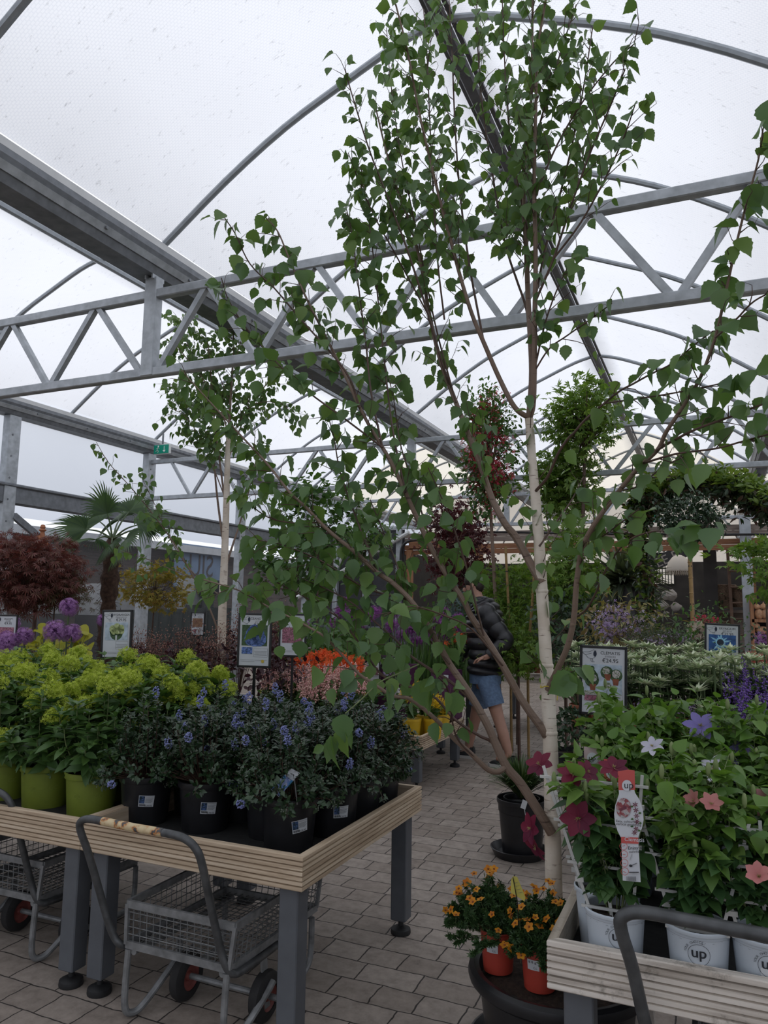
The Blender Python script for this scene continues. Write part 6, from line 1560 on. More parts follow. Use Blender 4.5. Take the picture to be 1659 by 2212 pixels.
for i, (x, y, Y, rx, ry, lb) in enumerate([(345, 1415, 4.9, 45, 48, 'brown speckled plant beside the hydrangea sign'), (405, 1400, 5.2, 50, 55, 'brown speckled plant under the small framed sign'), (470, 1405, 4.9, 45, 60, 'brown speckled plant at the foot of the slimmer birch'), (520, 1370, 5.4, 40, 60, 'brown speckled plant between slimmer birch and Ceanothus sign'), (597, 1375, 5.2, 26, 70, 'brown speckled plant showing between the two framed signs'), (300, 1400, 5.4, 35, 42, 'brown speckled plant just past the hydrangea sign edge')]): speckled(lb, x, y, Y, rx, ry, 60 + i)
shrub('plum_leaf_plant', 'plum dark leafy plant behind the Ceanothus sign foot', 'potted plant', 600, 1440, 4.9, 42, 32, .14, L_OVAL, .05, 500, HER, stem=False, ground=.62, seed=33)
ORG = LM('orange_red_blossom', [(.82, .13, .035), (.88, .20, .055), (.72, .085, .03), (.90, .28, .10)], .6, .25, .2, (1.1, .9, .8))
PNK = LM('shell_pink_blossom', [(.88, .54, .52), (.92, .64, .60), (.82, .44, .44), (.92, .74, .60)], .6, .25, .2, (1.1, 1, .95))
YEL = LM('broom_yellow_blossom', [(.70, .50, .02), (.78, .58, .03), (.62, .40, .02)], .55, .25, .3, (1.1, 1.05, .6))
WHT = LM('white_blossom', [(.62, .62, .64), (.7, .7, .7)], .55, .25, .3, (1, 1, 1))
def flowerpot(name, label, cat, x, y, Y, rx, ry, zb, potm, seed, mode, fm, n, leafm=MIDG, grp=None, potr=.07, poth=.13):
    "a pot whose plant shows at (x, y): domes of blossom, or upright spikes"
    c = P(x, y, Y); s = (FWD @ (c - EYE)) / FPX; g = np.random.default_rng(seed); t = thing(name, label, cat, (c[0], Y, zb), 0, grp); o = np.array(t.location)
    mb = MB(); mb.lathe([(.001, 0), (potr * .8, 0), (potr * .97, poth - .02), (potr, poth - .02), (potr, poth), (potr * .93, poth), (.001, poth - .02)], n=18); obj('pot', mb, potm, t)
    fo, fl, st = MB(), MB(), MB(); R = np.array([rx * s, .11, ry * s]); c = c - o
    k = 220; top = np.array([0, 0, poth]); q = g.uniform(0, 1, k)[:, None]; T = top * (1 - q) + (c + rdir(g, k, -1, .1) * R) * q; fo.scatter(L_OVAL3, T, frames(rdir(g, k, -.2, .9), rdir(g, k, 0, 1), .045 * g.uniform(.6, 1.2, k)))
    if mode == 'dome':
        for i in range(n):
            e = c + rdir(g, 1, -.35, 1)[0] * R * g.uniform(.7, 1.05); st.tube([top, e], .0012, 3, caps=False); m = 22; fl.scatter(L_FLORET, e + g.normal(0, .014, (m, 3)), frames(rdir(g, m), rdir(g, m), .018 * g.uniform(.7, 1.2, m)))
    elif mode == 'spike':
        for i in range(n):
            b = c + np.array([g.uniform(-1, 1) * R[0], g.uniform(-1, 1) * R[1], -R[2] * g.uniform(.6, 1.0)]); L = R[2] * g.uniform(1.0, 1.9); lean = g.normal(0, .12, 2); e = b + np.array([lean[0] * L, lean[1] * L, L]); st.tube([top * .3 + b * .7, b, e], .0014, 3, caps=False)
            m = int(L / .0048); q = np.linspace(.1, 1, m)[:, None]; T = b * (1 - q) + e * q + g.normal(0, 1, (m, 3)) * .009 * (1.15 - .8 * q); fl.scatter(L_BEAD, T, np.repeat(np.eye(3)[None], m, 0) * (g.uniform(.0055, .009, m) * (1.1 - .45 * q[:, 0]))[:, None, None])
    obj('foliage', fo, leafm, t, sharp=None); obj('stem', st, GREENTWIG, t, sharp=None); obj('blossom', fl, fm, t, sharp=None); return t
for i, (x, y, Y, rx, ry) in enumerate([(655, 1440, 5.35, 26, 24), (690, 1432, 5.45, 28, 26), (728, 1438, 5.3, 28, 28), (763, 1448, 5.35, 26, 24), (700, 1452, 5.1, 30, 22), (745, 1465, 5.1, 26, 20), (660, 1458, 5.1, 24, 18)]):
    flowerpot('orange_flower', 'orange-red flowered plant in the block above the pink spikes', 'flowering plant', x, y, Y, rx, ry, .56, BLACKP, 100 + i, 'dome', ORG, 34, grp='orange-red flowers')
for i, (x, y) in enumerate([(690, 1440), (640, 1432), (786, 1428), (975, 1352), (985, 1370), (992, 1384), (962, 1395)][3:]):
    flowerpot('orange_flower', ['lone orange flower by the person, topmost of four', 'lone orange flower by the person, second from the top', 'lone orange flower by the person, third from the top', 'lone pale orange flower by the person, lowest of four'][i], 'flowering plant', x, y, 7.2, 10, 8, .62, BLACKP, 120 + i, 'dome', ORG, 6)
for i, (x, y, Y, rx, ry) in enumerate([(590, 1475, 4.85, 22, 18), (625, 1470, 4.95, 24, 20), (660, 1478, 4.9, 24, 26), (695, 1480, 4.85, 26, 30), (730, 1475, 4.8, 26, 30), (765, 1478, 4.85, 26, 28), (715, 1495, 4.75, 26, 26), (670, 1495, 4.75, 26, 22)]):
    flowerpot('pink_spike_flower', 'pink flower spikes in the block between the dark shrubs and the orange flowers', 'flowering plant', x, y - 6, Y, rx, ry * 1.15, .56, BLACKP, 130 + i, 'spike', PNK, 34, grp='pink flower spikes')
for i, (x, y, Y, rx, ry, lb) in enumerate([(890, 1505, 6.15, 26, 22, 'yellow broom in a yellow pot at the near corner of the low bench'), (915, 1495, 6.4, 24, 22, 'yellow broom in a yellow pot in the middle of the low bench edge'), (935, 1520, 6.25, 20, 20, 'yellow broom in a yellow pot hanging low beside the first one'), (953, 1530, 6.55, 18, 16, 'yellow broom in the yellow pot last along the low bench edge')]):
    t = flowerpot('yellow_broom', lb, 'flowering plant', x, y, Y, rx, ry, .375, YELP, 150 + i, 'dome', YEL, 26, potr=.085, poth=.17)
for i, (x, y, Y) in enumerate([(850, 1500, 6.3), (800, 1490, 6.4), (760, 1495, 6.3), (640, 1500, 5.95), (580, 1490, 5.9)]):
    flowerpot('yellow_flower', 'pale yellow flowers low behind the dark shrubs', 'flowering plant', x, y, Y, 22, 14, .375, YELP, 160 + i, 'dome', YEL if i else WHT, 10, grp='low yellow flowers')
# plum coloured plant crates with lilac and white flowers
PLUM = plain('plum_plastic', (.085, .02, .07), .45, 0, .15, 14)
for i, (x, y, Y) in enumerate([(790, 1445, 7.0), (826, 1432, 7.1), (868, 1450, 6.9), (965, 1462, 7.0)]):
    c = P(x, y, Y); t = thing('plant_crate', ['plum plastic crate beside the orange flowers', 'plum plastic crate with a white ticket behind the pink sign', 'plum plastic crate under the lilac blooms', 'plum plastic crate by the person hand'][i], 'crate', (c[0], Y, .445)); h = c[2] - .445 + .07
    mb = MB(); w = .24
    for s in (-1, 1): mb.box((s * w / 2, 0, h / 2), (.01, .2, h)); mb.box((0, s * .1, h / 2), (w, .01, h))
    mb.box((0, 0, .01), (w, .2, .02)); mb.box((0, 0, h - .05), (w - .01, .19, .01)); mb.box((0, -.107, h - .02), (w + .01, .008, .03)); obj('shell', mb, PLUM, t)
    mb = MB(); mb.box((.03, -.113, h - .06), (.05, .002, .035)); obj('ticket', mb, PAPER, t)
flowerpot('lilac_flower', 'soft lilac flowers before the plum crates', 'flowering plant', 850, 1452, 6.6, 20, 12, .445, PLUM, 170, 'dome', LILAC, 12)
for i, (x, y, Y, w, h) in enumerate([(806, 1450, 6.6, .14, .2), (842, 1432, 6.8, .17, .12)]):
    sign(['small black framed sign standing by the orange flowers', 'small framed sign beside the lilac flowers'][i], x, y, Y, w, h, 'BEDDING', '€4.95', 'MIX', pc_all, rz=.2)
shrub('leafy_shrub', 'mid green leaves behind the orange flowers', 'foliage plant', 690, 1390, 6.6, 110, 36, .3, L_LONG, .09, 800, GRS, stem=False, ground=.62, seed=34)
shrub('leafy_shrub', 'blue-grey spiky tuft at the person shoulder', 'foliage plant', 982, 1316, 8.2, 26, 20, .15, L_SPIKE, .14, 160, LM('blue_grey_spike', [(.10, .15, .16), (.14, .20, .20)]), stem=False, ground=.62, seed=35)
# ------------------------------------------------------------------ white-green spiky plants in crates, salvias
ERY = LM('white_edged_bract', [(.60, .66, .45), (.72, .75, .58), (.46, .56, .33), (.20, .32, .13)], .5, .2, .3, (1, 1, .8))
ERYL = LM('spiky_plant_leaf', [(.05, .10, .035), (.075, .13, .05), (.11, .16, .08)], .5, .25, .3)
def eryn_mesh(seed):
    g = np.random.default_rng(seed); br, fo, st = MB(), MB(), MB()
    for c in stems_dome(g, 13, .12, .16, .36, 1.05, .4):
        st.tube(c, np.linspace(.006, .004, len(c)), 5, caps=False)
        for f, n, L in ((1.0, 24, .072), (.75, 9, .066), (.5, 7, .07)):
            p = c[int(f * (len(c) - 1))]; a = np.arange(n) * 2 * PI / n + g.uniform(0, 6); el = g.uniform(.1, .8, n) if f == 1 else g.uniform(-.2, .3, n)
            d = np.stack([np.cos(a), np.sin(a), el], 1); (br if f == 1 else fo).scatter(L_SPIKE, np.repeat(p[None], n, 0), frames(d, np.array([0, 0, 1.0]), L * g.uniform(.7, 1.15, n), 1.45))
        br.ball(c[-1] + np.array([0, 0, .008]), .009, nu=6, nv=5)
    return br.mesh('eryngium_bract', ERY), fo.mesh('eryngium_foliage', ERYL), st.mesh('eryngium_stem', STALK)
EM = [eryn_mesh(81), eryn_mesh(82)]
ECR = woodmat('pale_crate_wood', 0, (.26, .19, .13), (.40, .31, .22), (.50, .41, .31))
k = 0; TE = .53
for iy, Y in enumerate((4.55, 4.80, 5.10)):
    for ix in range(7):
        X = -.80 + ix * .205 + .04 * iy
        if iy == 0 and ix < 1: continue
        t = thing('sea_holly', 'white and green spiky sea holly in the crated block behind the Clematis sign', 'potted plant', (X, Y, TE + .30 - .04), 0, 'variegated sea hollies')
        pot(t, .075, .06, .13, TERRAP, .006, n=18, rim=.02)
        for nm, me in zip(('spiky_leaves', 'foliage', 'stem'), EM[k % 2]): o = obj(nm, me, None, t); o.rotation_euler = (0, 0, k * 1.9)
        k += 1
for i, (x0, lb) in enumerate([(-.55, 'pale wooden crate of spiky plants beside the Clematis sign'), (-.10, 'pale wooden crate of spiky plants below the middle of the block')]):
    t = thing('plant_crate', lb, 'crate', (x0 + .2, 4.72, TE)); mb = MB()
    for z in (.06, .165, .27):
        mb.box((0, -.27, z), (.42, .012, .09)); mb.box((0, .27, z), (.42, .012, .09))
        for s in (-1, 1): mb.box((s * .205, 0, z), (.012, .54, .09))
    mb.box((0, 0, .24), (.40, .52, .01)); obj('board', mb, ECR, t, False)
    mb = MB()
    for s in (-1, 1):
        for q in (-1, 1): mb.box((s * .19, q * .255, .16), (.025, .02, .31))
    obj('corner_post', mb, ECR, t, False)
t = thing('sea_holly', 'tall spiky sea holly cut by the thistle sign, in front of the block', 'potted plant', (P(1545, 1500, 4.4)[0], 4.42, TE), 0); pot(t, .075, .06, .13, TERRAP, .006, n=18)
for nm, me in zip(('spiky_leaves', 'foliage', 'stem'), EM[0]): obj(nm, me, None, t).scale = (1, 1, 1.45)
t = thing('potted_plant', 'black pot with a price label on the bench behind the white trellis', 'potted plant', (P(1236, 1610, 4.46)[0], 4.46, TE)); pot(t, .115, .09, .17, BLACKP); pot_label(t, .09, .112, .17, facing(t.location) + .1, .10)
g = np.random.default_rng(5); fo = MB(); fo.scatter(L_OVAL3, rdir(g, 500, -.3, 1) * np.array([.12, .12, .16]) + np.array([0, 0, .24]), frames(rdir(g, 500), rdir(g, 500, 0, 1), .035)); obj('foliage', fo, DRKG, t, sharp=None)
SALV = LM('salvia_purple', [(.18, .10, .38), (.25, .15, .47), (.13, .07, .30)], .6, .15, .2, (1, .9, 1.1))
for i, (x, y, Y, rx, ry) in enumerate([(1580, 1490, 4.55, 16, 42), (1612, 1498, 4.35, 22, 55), (1645, 1490, 4.4, 22, 60), (1590, 1520, 4.25, 20, 40), (1630, 1535, 4.15, 20, 40)]):
    flowerpot('salvia', 'violet salvia spikes at the photo edge beside the spiky plants', 'flowering plant', x, y, Y, rx, ry, TE - .0, BLACKP, 190 + i, 'spike', SALV, 9, GRS, 'violet salvias')
for i, (x, y) in enumerate([(1385, 1530), (1480, 1525), (1570, 1535)]):
    flowerpot('pink_spike_flower', ['mauve flower spikes below the first crate', 'mauve flower spikes below the second crate', 'mauve flower spikes near the salvias'][i], 'flowering plant', x, y, 4.46, 16, 14, .53 + .0, BLACKP, 200 + i, 'spike', LILAC, 9, MIDG)
# ------------------------------------------------------------------ fan palm
PALM = LM('palm_blade', [(.045, .095, .028), (.065, .125, .035), (.035, .08, .028)], .45, .25, .45)
def palm():
    g = np.random.default_rng(77); Y = 6.2; c = P(243, 1165, Y); t = thing('fan_palm', 'fan palm with a hairy brown trunk between the red-brown maple and the slimmer birch', 'tree', (c[0], Y, 0)); o = np.array(t.location); c = c - o
    mb = MB(); n = 26; pr = [(.075 + .02 * (i % 2) + .012 * math.sin(i), c[2] * i / n) for i in range(n)] + [(.04, c[2] + .02)]; mb.lathe(pr, n=14)
    for i in range(260):
        z = g.uniform(.4, 1) * c[2]; a = g.uniform(0, 2 * PI); p = np.array([.08 * math.cos(a), .08 * math.sin(a), z]); mb.tube([p, p + np.array([.05 * math.cos(a), .05 * math.sin(a), g.uniform(-.07, .05)])], .002, 3, caps=False)
    obj('trunk', mb, plain('palm_fibre', (.075, .042, .028), .95, 0, .5, 30, .6), t)
    tips = [(225, 1075, 95, -.1), (300, 1070, 80, .35), (330, 1115, 95, .2), (150, 1130, 85, -.3), (185, 1165, 85, -.5), (240, 1180, 60, -.2), (290, 1165, 85, -.4), (200, 1105, 70, .2), (265, 1100, 75, .5), (350, 1130, 60, .4)]
    for i, (x, y, L, dy) in enumerate(tips):
        h = P(x, y, Y + dy) - o; ct = c + (h - c) * .62; d = unit(h - c)
        pe = MB(); pe.tube(spline([c, (c + ct) / 2 + np.array([0, 0, .03]), ct], 4), np.linspace(.012, .007, 9), 5); s = (FWD @ (h + o - EYE)) / FPX * L
        fo = MB(); side = unit(np.cross(d, np.array([.25 * math.sin(i * 2), -.8, .45]))); nn = 30
        for k in range(nn):
            a = (k / (nn - 1) - .5) * 2 * 1.45; dr = unit(d * math.cos(a) + side * math.sin(a) + np.array([0, -.12, 0]) * abs(a)); LL = s * (1 - .22 * abs(a)) * g.uniform(.9, 1.05); tt = np.linspace(0, 1, 5)
            cc = ct + dr * (LL * tt)[:, None] + np.array([0, 0, -.22]) * LL * (tt ** 2.6)[:, None] * (1.0 + .8 * abs(a)); w = np.array([.003, .011, .011, .007, .0006]); sx = unit(np.cross(dr, [.1, -.9, .3]))
            fo.add(np.concatenate([cc - sx * w[:, None], cc + sx * w[:, None]]), [(q, q + 1, 6 + q, 5 + q) for q in range(4)])
        f = obj('frond', fo, PALM, t, sharp=None); obj('leaf_stalk', pe, STALK, f)
palm()
# terracotta roof piece behind the red maple
def finial():
    c = P(88, 1160, 5.6); t = thing('terracotta_ornament', 'terracotta roof ornament with a knobbed neck above the red-brown maple', 'ornament', (c[0], 5.6, 0)); z = c[2]; M = plain('terracotta', (.42, .17, .085), .75, 0, .15, 20, .1)
    mb = MB(); mb.box((.0, 0, z - .06), (.13, .11, .09), bev=.012); a = MB(); mb.bar((-.12, 0, z - .085), (.03, 0, z + .0), .11, .035); obj('ridge_block', mb, M, t)
    mb = MB(); mb.lathe([(.001, z - .02), (.034, z - .02), (.024, z + .03), (.020, z + .055), (.036, z + .065), (.036, z + .075), (.02, z + .085), (.028, z + .10), (.018, z + .125), (.001, z + .13)], (.02, 0, 0), 16); obj('knob', mb, M, t)
    mb = MB(); mb.tube([(0, 0, 0), (0, 0, z - .1)], .02, 8); obj('post', mb, plain('rusted_post', (.12, .07, .05), .7), t)
finial()

# ------------------------------------------------------------------ outside the clear side wall: neighbouring tunnel, pots
def outside():
    X = -10.6; z = lambda x, y: PX(x, y, X)[2]
    zt, zg0, zg1 = z(300, 1141), z(300, 1166), z(300, 1182)
    w = plain('white_tunnel_sheet', (.80, .80, .79), .7, 0, .05, 2)
    mb = MB(); v = [(X - 1.6, -2, zt + .1), (X - 1.6, 26, zt + .1), (X, 26, zg0), (X, -2, zg0)]; mb.add(v + [(a, b, c - .03) for a, b, c in v], [(0, 1, 2, 3), (7, 6, 5, 4), (3, 2, 6, 7), (0, 3, 7, 4), (1, 5, 6, 2), (0, 4, 5, 1)])
    tag(obj('tunnel_roof', mb, w, None, False), 'white sheeted roof edge of the neighbouring tunnel outside', 'roof', kind='structure')
    mb = MB(); mb.box((X + .06, 12, (zg0 + zg1) / 2), (.12, 28, zg0 - zg1)); tag(obj('tunnel_gutter', mb, plain('pale_gutter', (.42, .44, .47), .5, .1, .1, 6), None), 'pale gutter of the neighbouring tunnel outside', 'gutter', kind='structure')
    mb = MB(); n = 0; L = 26
    for i in range(18): mb.box((X - .15, 12, zg1 - .06 - i * .16), (.03 + .008 * (i % 2), L, .16))
    tag(obj('wall_outside', mb, woodmat('brown_siding', 1, (.045, .038, .036), (.07, .055, .05), (.10, .075, .066)), None), 'dark brown boarded wall of the neighbouring building', 'wall', kind='structure')
    c = PX(435, 1224, X + .0); t = thing('hanging_banner', 'faded blue banner hanging outside, its letters showing reversed', 'banner', tuple(c)); hh = .95
    mb = MB(); mb.box((0, 0, 0), (.02, 1.9, hh)); obj('sheet', mb, plain('faded_blue_sheet', (.13, .19, .29), .7, 0, .15, 3), t)
    mb = MB(); v, f = text('SIU', .62); v = v - np.array([(v[:, 0].max()) / 2, .2, 0]); mb.add(np.stack([0 * v[:, 0] + .014, -v[:, 0] * 1.05, v[:, 1] * 1.15], 1), f); obj('lettering', mb, plain('dark_letters', (.05, .045, .05), .7), t)
    for i, (x, y, w_, h_, lb) in enumerate([(92, 1295, .5, .42, 'pale grey planter outside, by the foot of the palm'), (215, 1295, .55, .5, 'grey planter outside behind the palm trunk'), (300, 1300, .5, .36, 'grey planter outside behind the amber maple'), (415, 1278, .42, .5, 'tall pale grey planter outside, beside the slimmer birch'), (395, 1300, .5, .3, 'low pale planter outside, in front of the tall one')]):
        p = PX(x, y, -9.3 + .2 * (i % 2)); t = thing('planter', lb, 'planter', (p[0], p[1], 0)); zz = p[2] + h_ / 2
        mb = MB(); a, b = w_ / 2, w_ / 2 * .8; vv = [(s * k, q * k, z0) for k, z0 in ((b, zz - h_), (a, zz), (a * .85, zz), (a * .8, zz - .05)) for s, q in ((-1, -1), (1, -1), (1, 1), (-1, 1))]
        mb.add(vv, [(3, 2, 1, 0), (12, 13, 14, 15)] + [(r * 4 + q, r * 4 + (q + 1) % 4, r * 4 + 4 + (q + 1) % 4, r * 4 + 4 + q) for r in range(3) for q in range(4)]); obj('body', mb, plain('fibre_grey_planter', (.34, .35, .36), .7, 0, .12, 8), t, False)
        mb = MB(); mb.box((0, 0, (zz - h_) / 2), (w_ * .9, w_ * .9, zz - h_)); obj('plinth', mb, plain('dark_plinth', (.05, .05, .052), .8), t)
    for i in range(9):
        p = PX(262 + i * 27, 1336 - i * 1.2, -8.6); t = thing('nursery_pot', 'large dark nursery pot in the row outside the clear wall', 'pot', (p[0], p[1], 0), 0, 'dark pots outside the clear wall'); h_ = p[2] + .12
        mb = MB(); mb.lathe([(.001, 0), (.17, 0), (.20, h_ - .05), (.215, h_ - .05), (.215, h_), (.19, h_), (.18, h_ - .06), (.001, h_ - .06)], n=20); obj('body', mb, plain('dark_green_pot', (.022, .03, .026), .55), t)
    p = PX(450, 1272, -8.8); t = thing('nursery_pot', 'round black bowl on the dark pots outside, before the banner', 'pot', (p[0], p[1], p[2] - .14)); mb = MB(); mb.lathe([(.001, 0), (.16, 0), (.24, .1), (.26, .22), (.24, .3), (.21, .3), (.001, .2)], n=24); obj('body', mb, BLACKP, t)
    mb = MB(); mb.lathe([(.12, -p[2] + .14), (.12, 0)], n=12); obj('stand', mb, plain('dark_plinth', (.05, .05, .052), .8), t)
outside()

# ------------------------------------------------------------------ back wall and the shop beyond
YS = 13.98
DARKW = plain('dark_wall_sheet', (.045, .045, .052), .6, 0, .25, 3)
def backwall():
    mb = MB(); mb.box((-6.78, YS + .02, 1.53), (2.2, .03, 3.06)); struct('wall_back_1', mb, DARKW, 'dark film end wall of the side bay', 'wall')
    for x in (-7.83, -7.2, -6.5, -5.77):
        mb = MB(); mb.box((x, YS - .05, 1.53), (.11, .08, 3.06)); t = struct('column', mb, STEEL, 'steel post of the dark end wall' if x > -7 else 'steel corner post of the dark end wall', 'column'); t['group'] = 'dark end wall posts'
    for (a, b, lb) in (((640, 1292), (884, 1150), 'long pale diagonal steel brace on the dark end wall'), ((700, 1290), (740, 1200), 'short pale diagonal strut on the dark end wall')):
        mb = MB(); mb.tube([P(*a, YS - .15), P(*b, YS - .15)], .045 if lb[0] == 'l' else .03, 8); struct('wall_brace', mb, RAIL, lb, 'brace')
    # dark panels and shelves with goods along the bottom of that wall
    for i in range(5):
        x = -7.5 + i * .5; mb = MB(); mb.box((x, YS - .35, .55), (.42, .4, 1.1), bev=.02); tag(obj('storage_box', mb, plain('slate_box', (.10, .11, .13), .6, 0, .2, 5), None), 'slate grey box stood along the dark end wall', 'box', 'slate boxes by the end wall')
backwall()
OAK = woodmat('red_larch_board', 0, (.17, .075, .038), (.27, .125, .065), (.35, .18, .10))
GREYW = woodmat('grey_larch_board', 0, (.16, .125, .105), (.25, .20, .17), (.33, .28, .24))
OAKZ = woodmat('red_larch_post', 2, (.20, .09, .045), (.33, .16, .08), (.42, .23, .13))
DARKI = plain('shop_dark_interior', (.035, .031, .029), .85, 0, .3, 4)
def shop():
    z = lambda y, Y=YS: P(1560, y, Y)[2]
    xa, xb = -5.72, 4.6; c, L = (xa + xb) / 2, xb - xa
    for (y0, y1, m, lb) in ((1133, 1158, GREYW, 'grey weathered fascia board of the shop front'), (1163, 1188, OAK, 'red-brown fascia board of the shop front')):
        a, b = z(y0), z(y1); mb = MB(); n = 2
        for i in range(n): mb.box((c, YS + .05, b + (a - b) * (i + .5) / n), (L, .05, (a - b) / n - .008))
        struct('shop_fascia', mb, m, lb, 'fascia')
    mb = MB(); a, b = z(1163) + .02, z(1133) + .25
    for i in range(24):
        x = xa + .25 + i * .43; mb.bar((x, YS + .12, z(1190)), (x + .21, YS + .12, z(1133) + .03), .02, .03, up=(0, 1, 0)); mb.bar((x + .21, YS + .12, z(1133) + .03), (x + .42, YS + .12, z(1190)), .02, .03, up=(0, 1, 0))
    struct('joist_web', mb, RAIL, 'zigzag metal joist webs over the shop front', 'joist')
    mb = MB(); yb = YS + 4.3; wx0, wx1, wz0, wz1 = P(1405, 1200, yb)[0], P(1455, 1200, yb)[0], P(1430, 1262, yb)[2], P(1430, 1195, yb)[2]
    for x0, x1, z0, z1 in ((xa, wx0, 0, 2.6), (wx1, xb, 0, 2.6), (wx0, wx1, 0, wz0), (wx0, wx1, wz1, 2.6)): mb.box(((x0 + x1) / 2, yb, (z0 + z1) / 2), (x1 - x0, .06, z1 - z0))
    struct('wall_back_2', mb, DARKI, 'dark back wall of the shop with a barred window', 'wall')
    mb = MB()
    for i in range(9): x = wx0 + (wx1 - wx0) * i / 8; mb.box((x, yb - .05, (wz0 + wz1) / 2), (.018, .02, wz1 - wz0))
    for f in (0, .5, 1): mb.box(((wx0 + wx1) / 2, yb - .05, wz0 + (wz1 - wz0) * f), (wx1 - wx0, .02, .02))
    struct('window_1', mb, BLACKF, 'barred window at the back of the shop', 'window')
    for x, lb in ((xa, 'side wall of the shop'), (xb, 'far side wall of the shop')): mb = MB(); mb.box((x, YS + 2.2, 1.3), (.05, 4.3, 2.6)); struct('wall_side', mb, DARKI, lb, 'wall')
    # posts
    p = P(1612, 1200, YS - .1); mb = MB(); w = .17
    mb.box((p[0], YS - .1, 1.55), (.02, .16, 3.1)); mb.box((p[0], YS - .18, 1.55), (w, .016, 3.1)); mb.box((p[0], YS - .02, 1.55), (w, .016, 3.1)); struct('column', mb, RAIL if False else plain('pale_steel', (.40, .43, .46), .45, .3, .12, 10), 'tall pale steel post before the shop front', 'column')
    for x in (1528, 1541): p = P(x, 1250, 15.2); mb = MB(); mb.box((p[0], 15.2, 1.3), (.07, .07, 2.6)); o = struct('column', mb, STEEL, 'slim steel post in the shop opening', 'column'); o['group'] = 'slim shop posts'
    for x, Y, w in ((1626, 14.0, .09), (885, 14.0, .12), (1035, 14.0, .14)):
        p = P(x, 1250, Y); mb = MB(); mb.box((p[0], Y, 1.32), (w, .1, 2.64)); struct('trim_2', mb, OAKZ, {1626: 'red-brown timber post beside the tall steel post', 885: 'timber jamb on the near side of the doorway', 1035: 'timber jamb beside the dark purple maple'}[x], 'post')
    a, b = P(885, 1178, 14.0), P(1035, 1178, 14.0); mb = MB(); mb.bar(a, np.array([b[0], 14.0, a[2]]), .1, .13); struct('trim_3', mb, OAK, 'timber lintel over the doorway', 'lintel')
    for i, x in enumerate((-1.6, .0)): 
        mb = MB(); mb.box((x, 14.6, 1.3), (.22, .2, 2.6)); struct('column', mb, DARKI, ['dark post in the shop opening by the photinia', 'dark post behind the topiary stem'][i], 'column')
    mb = MB(); mb.tube([P(1040, 1149, 13.7), P(1300, 1153, 13.7), P(1540, 1155, 13.7), P(1700, 1154, 13.7)], .022, 6); mb.tube([P(1040, 1149, 13.7), P(1040, 1149, 13.72)], .02, 6)
    tag(obj('black_pipe', mb, BLACKF, None), 'thin black pipe strung along the shop front in front of the post', 'pipe', kind='structure')
    mb = MB(); mb.tube(spline([P(866, 1210, 13.7), P(868, 1185, 13.7), P(880, 1170, 13.7), P(905, 1166, 13.7)], 4), .03, 6); tag(obj('black_pipe', mb, BLACKF, None), 'bent black pipe over the doorway jamb', 'pipe', kind='structure')
    # goods
    W = lambda x, y, Y: P(x, y, Y)
    p = W(1467, 1232, 15.8); t = thing('lamp_shade', 'white fringed lamp shade hanging in the shop', 'lamp', tuple(p)); mb = MB(); mb.lathe([(.24, -.02), (.245, .0), (.20, .16), (.12, .26), (.05, .30), (.001, .305)], n=20); obj('shade', mb, plain('cream_shade', (.66, .60, .52), .8), t)
    mb = MB()
    for i in range(40): a = i * PI / 20; mb.tube([(.243 * math.cos(a), .243 * math.sin(a), 0), (.243 * math.cos(a), .243 * math.sin(a), -.09)], .008, 3, caps=False)
    obj('fringe', mb, plain('cream_fringe', (.6, .54, .46), .9), t); mb = MB(); mb.tube([(0, 0, .3), (0, 0, 2.6 - p[2])], .008, 5); obj('cord', mb, BLACKF, t)
    p = W(1443, 1205, 16.2); t = thing('sign_board', 'slanting dark board lettered BEE B inside the shop', 'sign', tuple(p)); t.rotation_euler = (0, -.42, 0); mb = MB(); mb.box((0, 0, 0), (1.15, .03, .26)); obj('board', mb, plain('charcoal_board', (.03, .03, .032), .7), t)
    mb = MB(); v, f = text('BEE B', .27); mb.add(np.stack([v[:, 0] - .42, v[:, 0] * 0 - .02, v[:, 1] - .1], 1), f); obj('lettering', mb, plain('pale_letters', (.34, .31, .28), .7), t); mb = MB(); mb.tube([(0, .03, .1), (0, .03, 2.6 - p[2])], .006, 4); obj('hanger', mb, BLACKF, t)
    ST = plain('pale_rough_stone', (.42, .38, .34), .9, 0, .25, 9, .6)
    zs = W(1440, 1330, 14.9)[2]; mb = MB(); p = W(1440, 1335, 14.9); mb.box((p[0], 14.9, zs), (1.0, .6, .06)); mb.box((p[0] - .4, 14.9, zs / 2), (.08, .5, zs)); mb.box((p[0] + .4, 14.9, zs / 2), (.08, .5, zs)); tag(obj('low_table', mb, plain('dark_table_wood', (.05, .035, .027), .7), None), 'low dark table carrying the pale stones in the shop', 'table')
    for i, (x, y, r, lb) in enumerate([(1447, 1286, 30, 'largest pale rough stone on top of the heap in the shop'), (1432, 1308, 26, 'pale grey stone low in the heap, smooth and rounded'), (1460, 1312, 25, 'knobbly pale stone beside the grey one'), (1420, 1318, 18, 'small grey stone at the table end'), (1440, 1325, 12, 'small tan stone at the foot of the heap')]):
        p = W(x, y, 14.85 + .05 * i); g = np.random.default_rng(300 + i); s = 13.6 / FPX; mb = MB(); mb.ball((0, 0, 0), r * s * .5, nu=14, nv=9, sc=(1.1, .8, .8)); v = mb.v[0]; mb.v[0] = v * (1 + .16 * np.sin(v[:, :1] * 40 + i) * np.cos(v[:, 1:2] * 37) + g.normal(0, .05, (len(v), 1))); o = obj('stone', mb, ST, None); o.location = p; tag(o, lb, 'stone')
    WK = plain('brown_wicker', (.20, .135, .09), .85, 0, .45, 45, .8)
